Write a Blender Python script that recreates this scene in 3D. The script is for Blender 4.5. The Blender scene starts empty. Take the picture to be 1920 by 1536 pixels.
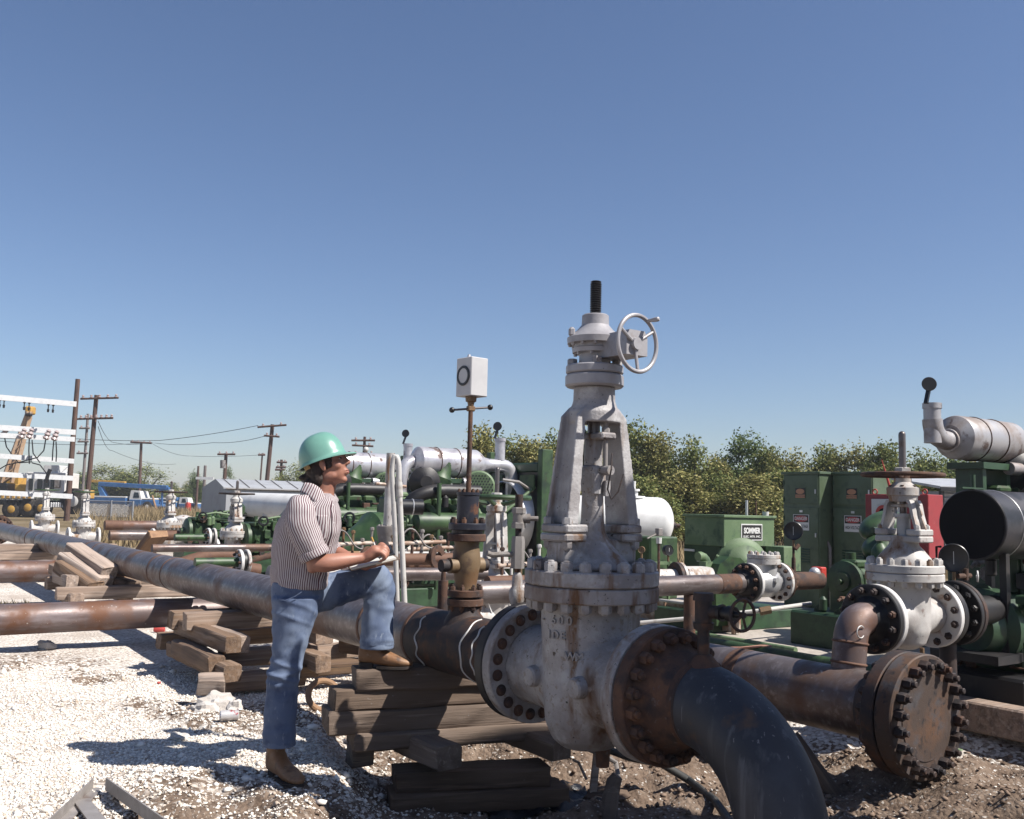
import bpy, math, random
import numpy as np
from mathutils import Matrix, Vector, noise
random.seed(7)
rng = np.random.default_rng(7)
SC = bpy.context.scene
COL = SC.collection
R = math.radians

# ------------------------------------------------------------------ camera
FPX, PITCH, ROLL = 1800.0, math.atan(182 / 1800.0), 0.024
CAM = Vector((0.0, 0.0, 1.39))
_fw = Vector((0, math.cos(PITCH), math.sin(PITCH)))
_up = Vector((0, -math.sin(PITCH), math.cos(PITCH)))
_rt = Vector((1, 0, 0))
cam_d = bpy.data.cameras.new('camera')
cam_d.sensor_width = 36.0
cam_d.lens = 36.0 * FPX / 1920.0
cam_d.clip_start = 0.05
cam_d.clip_end = 6000
cam = bpy.data.objects.new('camera', cam_d)
COL.objects.link(cam)
_cr = _rt * math.cos(ROLL) + _up * math.sin(ROLL)
_cu = -_rt * math.sin(ROLL) + _up * math.cos(ROLL)
_m = Matrix((_cr, _cu, -_fw)).transposed().to_4x4()
_m.translation = CAM
cam.matrix_world = _m
SC.camera = cam

# ------------------------------------------------------------------ sky, sun, exposure
SUN_DIR = Vector((0.80, -0.30, 1.0)).normalized()
world = bpy.data.worlds.new('World')
SC.world = world
world.use_nodes = True
wn = world.node_tree.nodes
wl = world.node_tree.links
wn.clear()
sky = wn.new('ShaderNodeTexSky')
sky.sky_type = 'NISHITA'
sky.sun_disc = False
sky.sun_elevation = math.asin(SUN_DIR.z)
sky.sun_rotation = math.atan2(SUN_DIR.x, SUN_DIR.y)
sky.altitude = 0
sky.air_density = 1.0
sky.dust_density = 0.5
sky.ozone_density = 3.4
wbg = wn.new('ShaderNodeBackground')
wbg.inputs['Strength'].default_value = 0.062
wout = wn.new('ShaderNodeOutputWorld')
wtint = wn.new('ShaderNodeMix')          # the film's cast, even over the whole sky
wtint.data_type = 'RGBA'
wtint.blend_type = 'MULTIPLY'
wtint.inputs['Factor'].default_value = 1.0
wtint.inputs[7].default_value = (0.98, 0.965, 1.04, 1)
wl.new(sky.outputs[0], wtint.inputs[6])
wl.new(wtint.outputs[2], wbg.inputs[0])
wl.new(wbg.outputs[0], wout.inputs[0])
sun_d = bpy.data.lights.new('sun', 'SUN')
sun_d.energy = 5.0
sun_d.angle = R(0.53)
sun_d.color = (1.0, 0.95, 0.88)
sun = bpy.data.objects.new('sun', sun_d)
COL.objects.link(sun)
sun.rotation_euler = (-SUN_DIR).to_track_quat('-Z', 'Y').to_euler()
SC.view_settings.view_transform = 'Standard'
SC.view_settings.look = 'None'
SC.view_settings.exposure = 0.85
SC.view_settings.gamma = 1.0
SC.view_settings.use_curve_mapping = False
SC.cycles.max_bounces = 6
SC.cycles.transparent_max_bounces = 12
SC.cycles.use_denoising = True

# ------------------------------------------------------------------ placing helpers
def ray(px, py):
    a, b = px - 960.0, 768.0 - py
    a, b = a * math.cos(ROLL) - b * math.sin(ROLL), a * math.sin(ROLL) + b * math.cos(ROLL)
    return _rt * a + _up * b + _fw * FPX
def P(px, py, Y):
    """the point at ground distance Y that the survey of the photograph puts at px, py"""
    d = ray(px, py)
    return CAM + d * (Y / d.y)
def G(px, py, z=0.0):
    d = ray(px, py)
    return CAM + d * ((z - CAM.z) / d.z)
TH = R(34.8)
UU = Vector((-math.sin(TH), math.cos(TH), 0))     # main line, away from the camera
VV = Vector((math.cos(TH), math.sin(TH), 0))      # branch lines
ZZ = Vector((0, 0, 1))

# ------------------------------------------------------------------ materials
MATS = {}
ALB = 0.70            # one common reflectance level, lowered to balance the exposure
def _noise(nt, vec, s, d=4.0, rough=0.6, dist=0.0):
    n = nt.nodes.new('ShaderNodeTexNoise')
    n.inputs['Scale'].default_value = s
    n.inputs['Detail'].default_value = d
    n.inputs['Roughness'].default_value = rough
    n.inputs['Distortion'].default_value = dist
    nt.links.new(vec, n.inputs['Vector'])
    return n
def mat(name, base, rough=0.6, metal=0.0, layers=(), bump=None, spec=0.5, st=None, coat=0.0, extra=None):
    """layers: (colour, scale, lo, hi[, stretch[, roughness]]) noise-masked colours laid over the base"""
    base = tuple(x * ALB for x in base)
    layers = [(tuple(x * ALB for x in ly[0]),) + tuple(ly[1:]) for ly in layers]
    m = bpy.data.materials.new(name)
    m.use_nodes = True
    nt = m.node_tree
    N, L = nt.nodes, nt.links
    b = N['Principled BSDF']
    b.inputs['Metallic'].default_value = metal
    b.inputs['Roughness'].default_value = rough
    b.inputs['Specular IOR Level'].default_value = spec
    b.inputs['Coat Weight'].default_value = coat
    tc = N.new('ShaderNodeTexCoord')
    vec0 = tc.outputs['Object']
    oi = N.new('ShaderNodeObjectInfo')
    va = N.new('ShaderNodeVectorMath'); va.operation = 'MULTIPLY_ADD'
    L.new(oi.outputs['Random'], va.inputs[0]); va.inputs[1].default_value = (17.0, 23.0, 31.0)
    L.new(vec0, va.inputs[2])
    vec0 = va.outputs[0]
    def stretched(s):
        if s is None:
            return vec0
        mp = N.new('ShaderNodeMapping')
        mp.inputs['Scale'].default_value = s
        L.new(vec0, mp.inputs['Vector'])
        return mp.outputs['Vector']
    col = N.new('ShaderNodeRGB'); col.outputs[0].default_value = (*base, 1)
    cur = col.outputs[0]
    cr = None
    for ly in layers:
        c, s, lo, hi = ly[:4]
        stv = ly[4] if len(ly) > 4 else st
        n = _noise(nt, stretched(stv), s, 5.0)
        mr = N.new('ShaderNodeMapRange')
        mr.inputs['From Min'].default_value = lo
        mr.inputs['From Max'].default_value = hi
        L.new(n.outputs['Fac'], mr.inputs['Value'])
        mx = N.new('ShaderNodeMix'); mx.data_type = 'RGBA'
        L.new(mr.outputs['Result'], mx.inputs['Factor'])
        L.new(cur, mx.inputs[6])
        mx.inputs[7].default_value = (*c, 1)
        cur = mx.outputs[2]
        if len(ly) > 5:
            rx = N.new('ShaderNodeMix')
            L.new(mr.outputs['Result'], rx.inputs['Factor'])
            if cr is None:
                rx.inputs[2].default_value = rough
            else:
                L.new(cr, rx.inputs[2])
            rx.inputs[3].default_value = ly[5]
            cr = rx.outputs[0]
    if extra:
        cur = extra(nt, cur, vec0)
    L.new(cur, b.inputs['Base Color'])
    if cr is not None:
        L.new(cr, b.inputs['Roughness'])
    if bump:
        s, strength, dist = bump[:3]
        n = _noise(nt, stretched(bump[3] if len(bump) > 3 else st), s, 6.0, 0.65)
        bp = N.new('ShaderNodeBump')
        bp.inputs['Strength'].default_value = strength
        bp.inputs['Distance'].default_value = dist
        L.new(n.outputs['Fac'], bp.inputs['Height'])
        L.new(bp.outputs['Normal'], b.inputs['Normal'])
    MATS[name] = m
    return m

def wood_var(nt, cur, vec0):
    oi = nt.nodes.new('ShaderNodeObjectInfo')
    hs = nt.nodes.new('ShaderNodeHueSaturation')
    mr = nt.nodes.new('ShaderNodeMapRange'); mr.inputs['To Min'].default_value = .62; mr.inputs['To Max'].default_value = 1.35
    ms = nt.nodes.new('ShaderNodeMapRange'); ms.inputs['To Min'].default_value = 1.35; ms.inputs['To Max'].default_value = .75
    nt.links.new(oi.outputs['Random'], mr.inputs['Value']); nt.links.new(mr.outputs[0], hs.inputs['Value'])
    nt.links.new(oi.outputs['Random'], ms.inputs['Value']); nt.links.new(ms.outputs[0], hs.inputs['Saturation'])
    nt.links.new(cur, hs.inputs['Color'])
    return hs.outputs[0]
RUST = (0.16, 0.065, 0.03)
DRUST = (0.075, 0.032, 0.02)
mat('valve_silver', (0.41, 0.395, 0.395), 0.55, 0.05, [((0.27, 0.25, 0.25), 4, .42, .62), ((0.52, 0.51, 0.51), 11, .5, .7), ((0.13, 0.07, 0.038), 2.4, .57, .66, (1, 1, .5), .85), ((0.20, 0.115, 0.065), 9, .57, .68, (1, 1, .15), .85), ((0.30, 0.25, 0.22), 30, .56, .66), ((0.035, 0.028, 0.028), 55, .655, .70), ((0.05, 0.03, 0.02), 18, .67, .72)], (70, .6, .006))
mat('valve_rusty', (0.36, 0.335, 0.325), 0.65, 0.05, [((0.24, 0.21, 0.205), 4, .42, .62), ((0.45, 0.43, 0.43), 11, .52, .7), ((0.13, 0.065, 0.032), 3.0, .45, .62, (1, 1, .35), .85), ((0.17, 0.085, 0.04), 10, .52, .64, (1, 1, .2), .85), ((0.035, 0.028, 0.028), 45, .64, .69)], (70, .6, .006))
mat('valve_yoke', (0.47, 0.455, 0.455), 0.55, 0.05, [((0.33, 0.31, 0.31), 4, .42, .62), ((0.56, 0.55, 0.55), 11, .5, .7), ((0.25, 0.17, 0.12), 9, .62, .74, (1, 1, .15), .85), ((0.035, 0.028, 0.028), 55, .655, .70)], (70, .6, .006))
mat('valve_top', (0.42, 0.41, 0.43), 0.48, 0.15, [((0.31, 0.295, 0.31), 6, .48, .66), ((0.22, 0.15, 0.11), 4, .64, .74), ((0.07, 0.05, 0.05), 70, .7, .74)], (90, .2, .003))
mat('valve_white', (0.62, 0.60, 0.575), 0.55, 0.0, [((0.45, 0.42, 0.40), 6, .42, .62), ((0.30, 0.17, 0.09), 5, .555, .66, (1, 1, .35), .85), (RUST, 9, .62, .69, (1, 1, .6), .85), ((0.06, 0.04, 0.03), 30, .66, .71)], (80, .3, .004))
mat('flange_white', (0.74, 0.72, 0.70), 0.5, 0.05, [((0.35, 0.17, 0.08), 6, .6, .7)], (70, .2, .003))
mat('mill_pipe', (0.19, 0.16, 0.155), 0.42, 0.45, [((0.12, 0.09, 0.085), 3.5, .42, .6), ((0.30, 0.265, 0.265), 9, .5, .72, (.35, 2.5, 2.5), .34), ((0.19, 0.11, 0.075), 2.6, .52, .68, None, .7), ((0.40, 0.35, 0.34), 34, .64, .74)], (60, .25, .003))
mat('red_pipe', (0.155, 0.112, 0.105), 0.45, 0.25, [((0.30, 0.25, 0.25), 5, .5, .68, (.3, 2, 2), .36), ((0.17, 0.075, 0.04), 3, .45, .64, None, .7), ((0.45, 0.42, 0.40), 24, .66, .72)], (60, .25, .003))
mat('rust', (0.10, 0.05, 0.032), 0.85, 0.05, [((0.17, 0.08, 0.042), 9, .48, .68), ((0.035, 0.024, 0.024), 12, .46, .66), ((0.15, 0.12, 0.115), 30, .62, .72)], (80, .5, .004))
mat('dark_rust', (0.055, 0.035, 0.03), 0.7, 0.2, [((0.14, 0.06, 0.03), 9, .5, .68), ((0.03, 0.025, 0.028), 14, .45, .6)], (80, .4, .004))
mat('rust_face', (0.085, 0.058, 0.046), 0.65, 0.2, [((0.145, 0.07, 0.034), 4.5, .46, .62, None, .85), ((0.085, 0.075, 0.078), 9, .5, .64), ((0.03, 0.024, 0.024), 22, .56, .68), ((0.4, 0.37, 0.35), 30, .7, .75)], (70, .4, .004))
mat('weld_rust', (0.16, 0.08, 0.048), 0.75, 0.1, [((0.13, 0.06, 0.04), 14, .45, .65)], (90, .4, .004))
mat('elbow_blue', (0.024, 0.027, 0.037), 0.6, 0.0, [((0.045, 0.049, 0.062), 4, .44, .66), ((0.085, 0.085, 0.095), 6, .56, .72, (2, 2, .2)), ((0.10, 0.055, 0.03), 3.2, .62, .7), ((0.10, 0.105, 0.12), 7, .58, .68, (3, 3, .08)), ((0.20, 0.20, 0.21), 8, .645, .665, (5, 5, .06))], (70, .25, .003))
mat('black_steel', (0.018, 0.017, 0.019), 0.5, 0.2, [((0.045, 0.038, 0.036), 8, .5, .7)], (80, .25, .003))
mat('black_paint', (0.012, 0.012, 0.014), 0.4, 0.0, [((0.03, 0.03, 0.034), 6, .5, .7)], (60, .1, .002))
mat('matt_black', (0.016, 0.016, 0.018), 0.9, 0.0, [((0.018, 0.017, 0.018), 6, .5, .7)], None, spec=.1)
mat('drum_black', (0.035, 0.034, 0.042), 0.45, 0.2, [((0.10, 0.09, 0.09), 4, .5, .7, (1, 1, .5)), ((0.016, 0.016, 0.018), 7, .5, .6)], (60, .1, .002))
mat('stem_dark', (0.05, 0.042, 0.038), 0.32, 0.7, [((0.11, 0.075, 0.05), 14, .5, .7)], None)
mat('stem_steel', (0.20, 0.18, 0.18), 0.4, 0.6, [((0.13, 0.08, 0.06), 10, .5, .68)], None)
mat('brass_rust', (0.21, 0.14, 0.075), 0.6, 0.15, [((0.19, 0.10, 0.045), 6, .45, .62), ((0.10, 0.06, 0.04), 9, .58, .7)], (80, .3, .003))
mat('green', (0.034, 0.076, 0.026), 0.5, 0.0, [((0.058, 0.112, 0.040), 5, .45, .65), ((0.014, 0.032, 0.017), 7, .5, .66), ((0.05, 0.035, 0.02), 12, .62, .7), ((0.16, 0.18, 0.13), 26, .68, .73)], (40, .12, .003))
mat('green_pale', (0.12, 0.19, 0.09), 0.6, 0.0, [((0.19, 0.265, 0.145), 4, .42, .65), ((0.055, 0.105, 0.055), 8, .52, .68), ((0.07, 0.08, 0.04), 30, .7, .75)], (50, .1, .002))
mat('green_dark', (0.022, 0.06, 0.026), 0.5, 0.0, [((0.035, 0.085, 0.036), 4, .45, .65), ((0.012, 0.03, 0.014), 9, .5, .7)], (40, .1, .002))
mat('green_cabinet', (0.075, 0.112, 0.058), 0.55, 0.0, [((0.10, 0.145, 0.09), 2.5, .42, .65), ((0.045, 0.075, 0.045), 9, .55, .7)], (30, .06, .002))
mat('muffler', (0.66, 0.65, 0.68), 0.34, 0.45, [((0.45, 0.43, 0.47), 5, .5, .66), ((0.17, 0.12, 0.11), 5.5, .585, .66, (1, 1, 1), .7), ((0.05, 0.04, 0.05), 22, .66, .70)], (50, .15, .003))
mat('old_muffler', (0.46, 0.45, 0.46), 0.45, 0.35, [((0.27, 0.225, 0.205), 3.5, .45, .62, None, .7), ((0.13, 0.09, 0.08), 8, .58, .68)], (50, .2, .003))
mat('tank_white', (0.80, 0.80, 0.79), 0.4, 0.0, [((0.66, 0.65, 0.64), 4, .5, .72), ((0.35, 0.25, 0.2), 18, .72, .76)], None)
mat('alu', (0.70, 0.70, 0.71), 0.38, 0.55, [((0.55, 0.55, 0.56), 5, .5, .7)], (30, .06, .002))
mat('grey_iron', (0.27, 0.25, 0.24), 0.65, 0.05, [((0.15, 0.12, 0.10), 7, .46, .64), ((0.36, 0.34, 0.33), 14, .55, .7)], (60, .3, .003))
mat('blue_paint', (0.020, 0.022, 0.036), 0.45, 0.1, [((0.10, 0.085, 0.085), 9, .56, .68), ((0.16, 0.07, 0.035), 7, .62, .7)], (60, .2, .003))
mat('white_pvc', (0.62, 0.60, 0.57), 0.5, 0.0, [((0.42, 0.38, 0.34), 12, .55, .7)], (40, .1, .002))
mat('white_paint', (0.72, 0.71, 0.69), 0.5, 0.0, [((0.5, 0.46, 0.42), 9, .55, .72)], None)
mat('white_timber', (0.74, 0.75, 0.76), 0.6, 0.0, [((0.6, 0.61, 0.63), 6, .5, .7)], None)
mat('box_grey', (0.60, 0.595, 0.60), 0.5, 0.0, [((0.54, 0.53, 0.545), 6, .45, .65)], None)
mat('red_cabinet', (0.34, 0.03, 0.035), 0.45, 0.0, [((0.26, 0.025, 0.03), 4, .45, .65), ((0.42, 0.10, 0.09), 14, .6, .75)], None)
mat('red_paint', (0.55, 0.05, 0.035), 0.45, 0.0, [((0.4, 0.04, 0.03), 9, .5, .7)], None)
mat('yellow_paint', (0.62, 0.36, 0.07), 0.5, 0.0, [((0.45, 0.25, 0.08), 3, .48, .66), ((0.20, 0.13, 0.08), 6, .6, .7)], None)
mat('tan_boom', (0.55, 0.36, 0.22), 0.5, 0.0, [((0.62, 0.48, 0.36), 3, .48, .66), ((0.3, 0.18, 0.12), 6, .6, .7)], None)
mat('truck_blue', (0.045, 0.14, 0.34), 0.4, 0.0, [((0.08, 0.20, 0.40), 3, .48, .66)], None)
mat('glass_dark', (0.02, 0.025, 0.03), 0.1, 0.0, [], None)
mat('tyre', (0.028, 0.026, 0.025), 0.8, 0.0, [((0.12, 0.10, 0.09), 6, .5, .7)], None)
mat('pole_wood', (0.10, 0.055, 0.042), 0.85, 0.0, [((0.15, 0.085, 0.06), 8, .45, .65, (1, 1, .1)), ((0.05, 0.03, 0.028), 14, .55, .7, (1, 1, .1))], None)
mat('pole_grey', (0.22, 0.19, 0.18), 0.85, 0.0, [((0.13, 0.10, 0.09), 8, .5, .65, (1, 1, .1))], None)
mat('insulator', (0.45, 0.36, 0.35), 0.25, 0.0, [], None)
mat('cable', (0.015, 0.014, 0.014), 0.5, 0.0, [], None)
mat('wood_grey', (0.33, 0.235, 0.175), 0.85, 0.0, [((0.16, 0.115, 0.09), 9, .45, .66, (.12, 2.2, 2.2)), ((0.43, 0.34, 0.28), 16, .5, .7, (.08, 2.5, 2.5)), ((0.08, 0.055, 0.045), 40, .62, .72, (.06, 1.5, 1.5))], (30, .6, .006, (.08, 2, 2)), extra=wood_var)
mat('wood_brown', (0.19, 0.125, 0.085), 0.85, 0.0, [((0.11, 0.075, 0.055), 9, .45, .66, (.12, 2.2, 2.2)), ((0.28, 0.19, 0.12), 16, .5, .7, (.08, 2.5, 2.5)), ((0.05, 0.035, 0.03), 40, .6, .7, (.06, 1.5, 1.5))], (30, .6, .006, (.08, 2, 2)), extra=wood_var)
mat('wood_orange', (0.36, 0.21, 0.115), 0.8, 0.0, [((0.25, 0.14, 0.08), 9, .45, .66, (.12, 2.2, 2.2))], (30, .5, .005, (.08, 2, 2)))
mat('wood_mud', (0.165, 0.118, 0.088), 0.9, 0.0, [((0.10, 0.068, 0.05), 7, .45, .66, (.15, 2, 2)), ((0.27, 0.20, 0.155), 18, .55, .7, (.12, 2.2, 2.2)), ((0.35, 0.31, 0.28), 28, .68, .74)], (26, .8, .008, (.1, 2, 2)), extra=wood_var)
mat('concrete', (0.42, 0.365, 0.31), 0.85, 0.0, [((0.52, 0.47, 0.42), 1.2, .45, .62), ((0.26, 0.20, 0.16), 1.7, .58, .72), ((0.33, 0.29, 0.26), 24, .5, .7)], (50, .3, .005))
mat('rock_white', (0.62, 0.58, 0.54), 0.85, 0.0, [((0.48, 0.42, 0.37), 7, .48, .66), ((0.70, 0.67, 0.64), 16, .5, .7)], (40, .6, .012))
mat('roof_metal', (0.62, 0.63, 0.64), 0.45, 0.3, [((0.5, 0.5, 0.5), 2, .5, .7)], None)
mat('wall_metal', (0.40, 0.41, 0.43), 0.5, 0.2, [((0.34, 0.34, 0.36), 2, .5, .7)], None)
mat('plastic_black', (0.012, 0.013, 0.017), 0.3, 0.0, [((0.05, 0.05, 0.055), 12, .55, .7)], (14, .8, .02))
mat('hose_dark', (0.035, 0.036, 0.034), 0.6, 0.0, [((0.10, 0.09, 0.08), 16, .55, .7)], None)
mat('rope_pink', (0.62, 0.33, 0.24), 0.7, 0.0, [], None)
mat('sign_white', (0.78, 0.77, 0.76), 0.5, 0.0, [], None)
mat('sign_black', (0.015, 0.012, 0.013), 0.5, 0.0, [], None)
mat('sign_red', (0.45, 0.03, 0.035), 0.5, 0.0, [], None)
mat('sign_orange', (0.50, 0.24, 0.13), 0.5, 0.0, [], None)
mat('gauge_white', (0.75, 0.75, 0.72), 0.4, 0.0, [], None)
mat('hydro_pipe', (0.35, 0.22, 0.15), 0.6, 0.1, [((0.62, 0.55, 0.48), 8, .45, .62), ((0.2, 0.1, 0.06), 12, .55, .7)], None)
mat('can_white', (0.68, 0.66, 0.66), 0.35, 0.3, [((0.5, 0.06, 0.07), 14, .55, .6), ((0.1, 0.12, 0.3), 20, .62, .66)], None)
mat('red_scrap', (0.5, 0.06, 0.05), 0.6, 0.0, [], None)
mat('angle_steel', (0.36, 0.33, 0.31), 0.5, 0.3, [((0.5, 0.46, 0.44), 9, .5, .7), ((0.22, 0.17, 0.15), 12, .55, .7)], None)
mat('bark', (0.11, 0.085, 0.065), 0.9, 0.0, [((0.06, 0.045, 0.035), 8, .5, .7, (1, 1, .2))], None)
mat('dry_grass', (0.26, 0.19, 0.11), 0.9, 0.0, [((0.18, 0.14, 0.075), .5, .45, .6)], None)
mat('mesh_wire', (0.45, 0.46, 0.48), 0.5, 0.4, [], None)

# ------------------------------------------------------------------ mesh building
def vec(a):
    return Vector(a)
def frame(d):
    d = Vector(d).normalized()
    a = Vector((0, 0, 1)) if abs(d.z) < 0.9 else Vector((1, 0, 0))
    x = a.cross(d).normalized()
    return x, d.cross(x).normalized(), d
class MB:
    def __init__(s):
        s.v, s.f = [], []
    def add(s, vs, fs):
        o = len(s.v)
        s.v += [tuple(p) for p in vs]
        s.f += [tuple(i + o for i in f) for f in fs]
        return s
    def box(s, c, size, rz=0.0, M=None, ch=0.0):
        c = Vector(c); hx, hy, hz = size[0] / 2, size[1] / 2, size[2] / 2
        M = M or Matrix.Rotation(rz, 3, 'Z')
        if ch <= 0:
            vs = [c + M @ Vector((x * hx, y * hy, z * hz)) for x in (-1, 1) for y in (-1, 1) for z in (-1, 1)]
            return s.add(vs, [(0, 1, 3, 2), (4, 6, 7, 5), (0, 4, 5, 1), (2, 3, 7, 6), (0, 2, 6, 4), (1, 5, 7, 3)])
        ch = min(ch, hx * .9, hy * .9, hz * .9)
        vs, idx = [], {}
        for x in (-1, 1):
            for y in (-1, 1):
                for z in (-1, 1):
                    for k, (a, b_, d) in enumerate(((hx, hy - ch, hz - ch), (hx - ch, hy, hz - ch), (hx - ch, hy - ch, hz))):
                        idx[(x, y, z, k)] = len(vs)
                        vs.append(c + M @ Vector((x * a, y * b_, z * d)))
        I = idx; fs = []
        for q in (-1, 1):
            fs.append([I[(q, -1, -1, 0)], I[(q, 1, -1, 0)], I[(q, 1, 1, 0)], I[(q, -1, 1, 0)]][::q])
            fs.append([I[(-1, q, -1, 1)], I[(-1, q, 1, 1)], I[(1, q, 1, 1)], I[(1, q, -1, 1)]][::q])
            fs.append([I[(-1, -1, q, 2)], I[(1, -1, q, 2)], I[(1, 1, q, 2)], I[(-1, 1, q, 2)]][::q])
        for a in (-1, 1):
            for b_ in (-1, 1):
                fs.append([I[(a, b_, -1, 0)], I[(a, b_, -1, 1)], I[(a, b_, 1, 1)], I[(a, b_, 1, 0)]][::-a * b_])
                fs.append([I[(a, -1, b_, 0)], I[(a, -1, b_, 2)], I[(a, 1, b_, 2)], I[(a, 1, b_, 0)]][::a * b_])
                fs.append([I[(-1, a, b_, 1)], I[(-1, a, b_, 2)], I[(1, a, b_, 2)], I[(1, a, b_, 1)]][::-a * b_])
                for z in (-1, 1):
                    fs.append([I[(a, b_, z, 0)], I[(a, b_, z, 1)], I[(a, b_, z, 2)]][::a * b_ * z])
        return s.add(vs, fs)
    def lathe(s, o, d, prof, n=32, caps=True, sx=1.0, sy=1.0, xdir=None):
        """prof: (distance along d, radius)"""
        o = Vector(o); x, y, z = frame(d)
        if xdir is not None:
            x = Vector(xdir).normalized(); y = z.cross(x)
        vs, fs = [], []
        for t, r in prof:
            for i in range(n):
                a = 2 * math.pi * i / n
                vs.append(o + z * t + x * (r * sx * math.cos(a)) + y * (r * sy * math.sin(a)))
        for k in range(len(prof) - 1):
            for i in range(n):
                j = (i + 1) % n
                fs.append((k * n + i, k * n + j, (k + 1) * n + j, (k + 1) * n + i))
        if caps:
            fs.append(tuple(range(n))[::-1])
            fs.append(tuple((len(prof) - 1) * n + i for i in range(n)))
        return s.add(vs, fs)
    def cyl(s, p0, p1, r0, r1=None, n=16, caps=True):
        p0, p1 = Vector(p0), Vector(p1)
        r1 = r0 if r1 is None else r1
        L = (p1 - p0).length
        return s.lathe(p0, p1 - p0, [(0, r0), (L, r1)], n, caps)
    def ring(s, o, d, ri, ro, t, n=48, ch=0.004):
        """flat flange: annulus of thickness t starting at o along d"""
        return s.lathe(o, d, [(0, ri), (0, ro - ch), (ch, ro), (t - ch, ro), (t, ro - ch), (t, ri), (0, ri)], n, False)
    def disc(s, o, d, r, t, n=40, ch=0.004):
        return s.lathe(o, d, [(0, r - ch), (ch, r), (t - ch, r), (t, r - ch)], n, True)
    def tube(s, path, r, n=12, caps=True, rr=None):
        pts = [Vector(p) for p in path]
        T = []
        for i in range(len(pts)):
            a = pts[max(i - 1, 0)]; b = pts[min(i + 1, len(pts) - 1)]
            T.append((b - a).normalized())
        x, y, _ = frame(T[0])
        vs, fs = [], []
        for i, p in enumerate(pts):
            x = (x - T[i] * x.dot(T[i])).normalized(); y = T[i].cross(x)
            q = rr[i] if rr is not None else r
            for k in range(n):
                a = 2 * math.pi * k / n
                vs.append(p + x * (q * math.cos(a)) + y * (q * math.sin(a)))
        for k in range(len(pts) - 1):
            for i in range(n):
                j = (i + 1) % n
                fs.append((k * n + i, k * n + j, (k + 1) * n + j, (k + 1) * n + i))
        if caps:
            fs.append(tuple(range(n))[::-1]); fs.append(tuple((len(pts) - 1) * n + i for i in range(n)))
        return s.add(vs, fs)
    def torus(s, o, d, R_, r, n=40, m=10):
        o = Vector(o); x, y, z = frame(d)
        vs, fs = [], []
        for i in range(n):
            a = 2 * math.pi * i / n
            e = x * math.cos(a) + y * math.sin(a)
            for k in range(m):
                b = 2 * math.pi * k / m
                vs.append(o + e * (R_ + r * math.cos(b)) + z * (r * math.sin(b)))
        for i in range(n):
            for k in range(m):
                fs.append((i * m + k, ((i + 1) % n) * m + k, ((i + 1) % n) * m + (k + 1) % m, i * m + (k + 1) % m))
        return s.add(vs, fs)
    def ball(s, c, r, nu=20, nv=12, M=None):
        r = (r, r, r) if not hasattr(r, '__len__') else r
        c = Vector(c); M = M or Matrix.Identity(3)
        vs, fs = [], []
        for j in range(1, nv):
            t = math.pi * j / nv
            for i in range(nu):
                a = 2 * math.pi * i / nu
                vs.append(c + M @ Vector((r[0] * math.sin(t) * math.cos(a), r[1] * math.sin(t) * math.sin(a), r[2] * math.cos(t))))
        top = len(vs); vs += [c + M @ Vector((0, 0, r[2])), c + M @ Vector((0, 0, -r[2]))]
        for j in range(nv - 2):
            for i in range(nu):
                k = (i + 1) % nu
                fs.append((j * nu + i, (j + 1) * nu + i, (j + 1) * nu + k, j * nu + k))
        for i in range(nu):
            k = (i + 1) % nu
            fs.append((top, i, k)); fs.append((top + 1, (nv - 2) * nu + k, (nv - 2) * nu + i))
        return s.add(vs, fs)
    def hexa(s, o, d, r, h, stud=0.0, rot=0.0):
        o = Vector(o); x, y, z = frame(d)
        x2 = x * math.cos(rot) + y * math.sin(rot)
        s.lathe(o, z, [(0, r), (h * .85, r), (h, r * .86)], 6, True, xdir=x2)
        if stud > 0:
            s.lathe(o + z * h * .9, z, [(0, r * .55), (stud, r * .55), (stud + r * .12, r * .4)], 10, True)
        return s
    def prism(s, poly, h, M):
        """poly: list of (x, y); extruded 0..h along local z; M 4x4"""
        n = len(poly)
        vs = [M @ Vector((x, y, 0)) for x, y in poly] + [M @ Vector((x, y, h)) for x, y in poly]
        fs = [tuple(range(n))[::-1], tuple(range(n, 2 * n))]
        fs += [(i, (i + 1) % n, (i + 1) % n + n, i + n) for i in range(n)]
        return s.add(vs, fs)
    def mesh(s, name, ang=35):
        me = bpy.data.meshes.new(name)
        me.from_pydata(s.v, [], s.f)
        me.validate()
        if ang:
            me.polygons.foreach_set('use_smooth', [True] * len(me.polygons))
            me.set_sharp_from_angle(angle=R(ang))
        return me
    def build(s, name, m, parent=None, ang=35, **tags):
        return link(name, s.mesh(name, ang), m, parent, **tags)
def link(name, me, m, parent=None, label=None, cat=None, group=None, kind=None, loc=None, rz=None):
    o = bpy.data.objects.new(name, me)
    COL.objects.link(o)
    if me is not None and m is not None and not me.materials:
        me.materials.append(MATS[m])
    if parent is not None:
        o.parent = parent
    if loc is not None:
        o.location = loc
    if rz is not None:
        o.rotation_euler = (0, 0, rz)
    for k, q in (('label', label), ('category', cat), ('group', group), ('kind', kind)):
        if q:
            o[k] = q
    return o
def thing(name, label, cat, loc=(0, 0, 0), rz=0.0, group=None):
    return link(name, None, None, None, label, cat, group, None, loc, rz)
def part(parent, name, m, fn, ang=35, **k):
    b = MB(); fn(b)
    return b.build(name, m, parent, ang, **k)
def inst(name, me, m, parent, M):
    o = link(name, me, m, parent)
    o.matrix_local = M
    return o
def place(d, o, spin=0.0):
    """4x4 that turns local z to d and sits at o"""
    x, y, z = frame(d)
    M = Matrix((x, y, z)).transposed().to_4x4() @ Matrix.Rotation(spin, 4, 'Z')
    M.translation = Vector(o)
    return M
_NUT = {}
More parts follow.
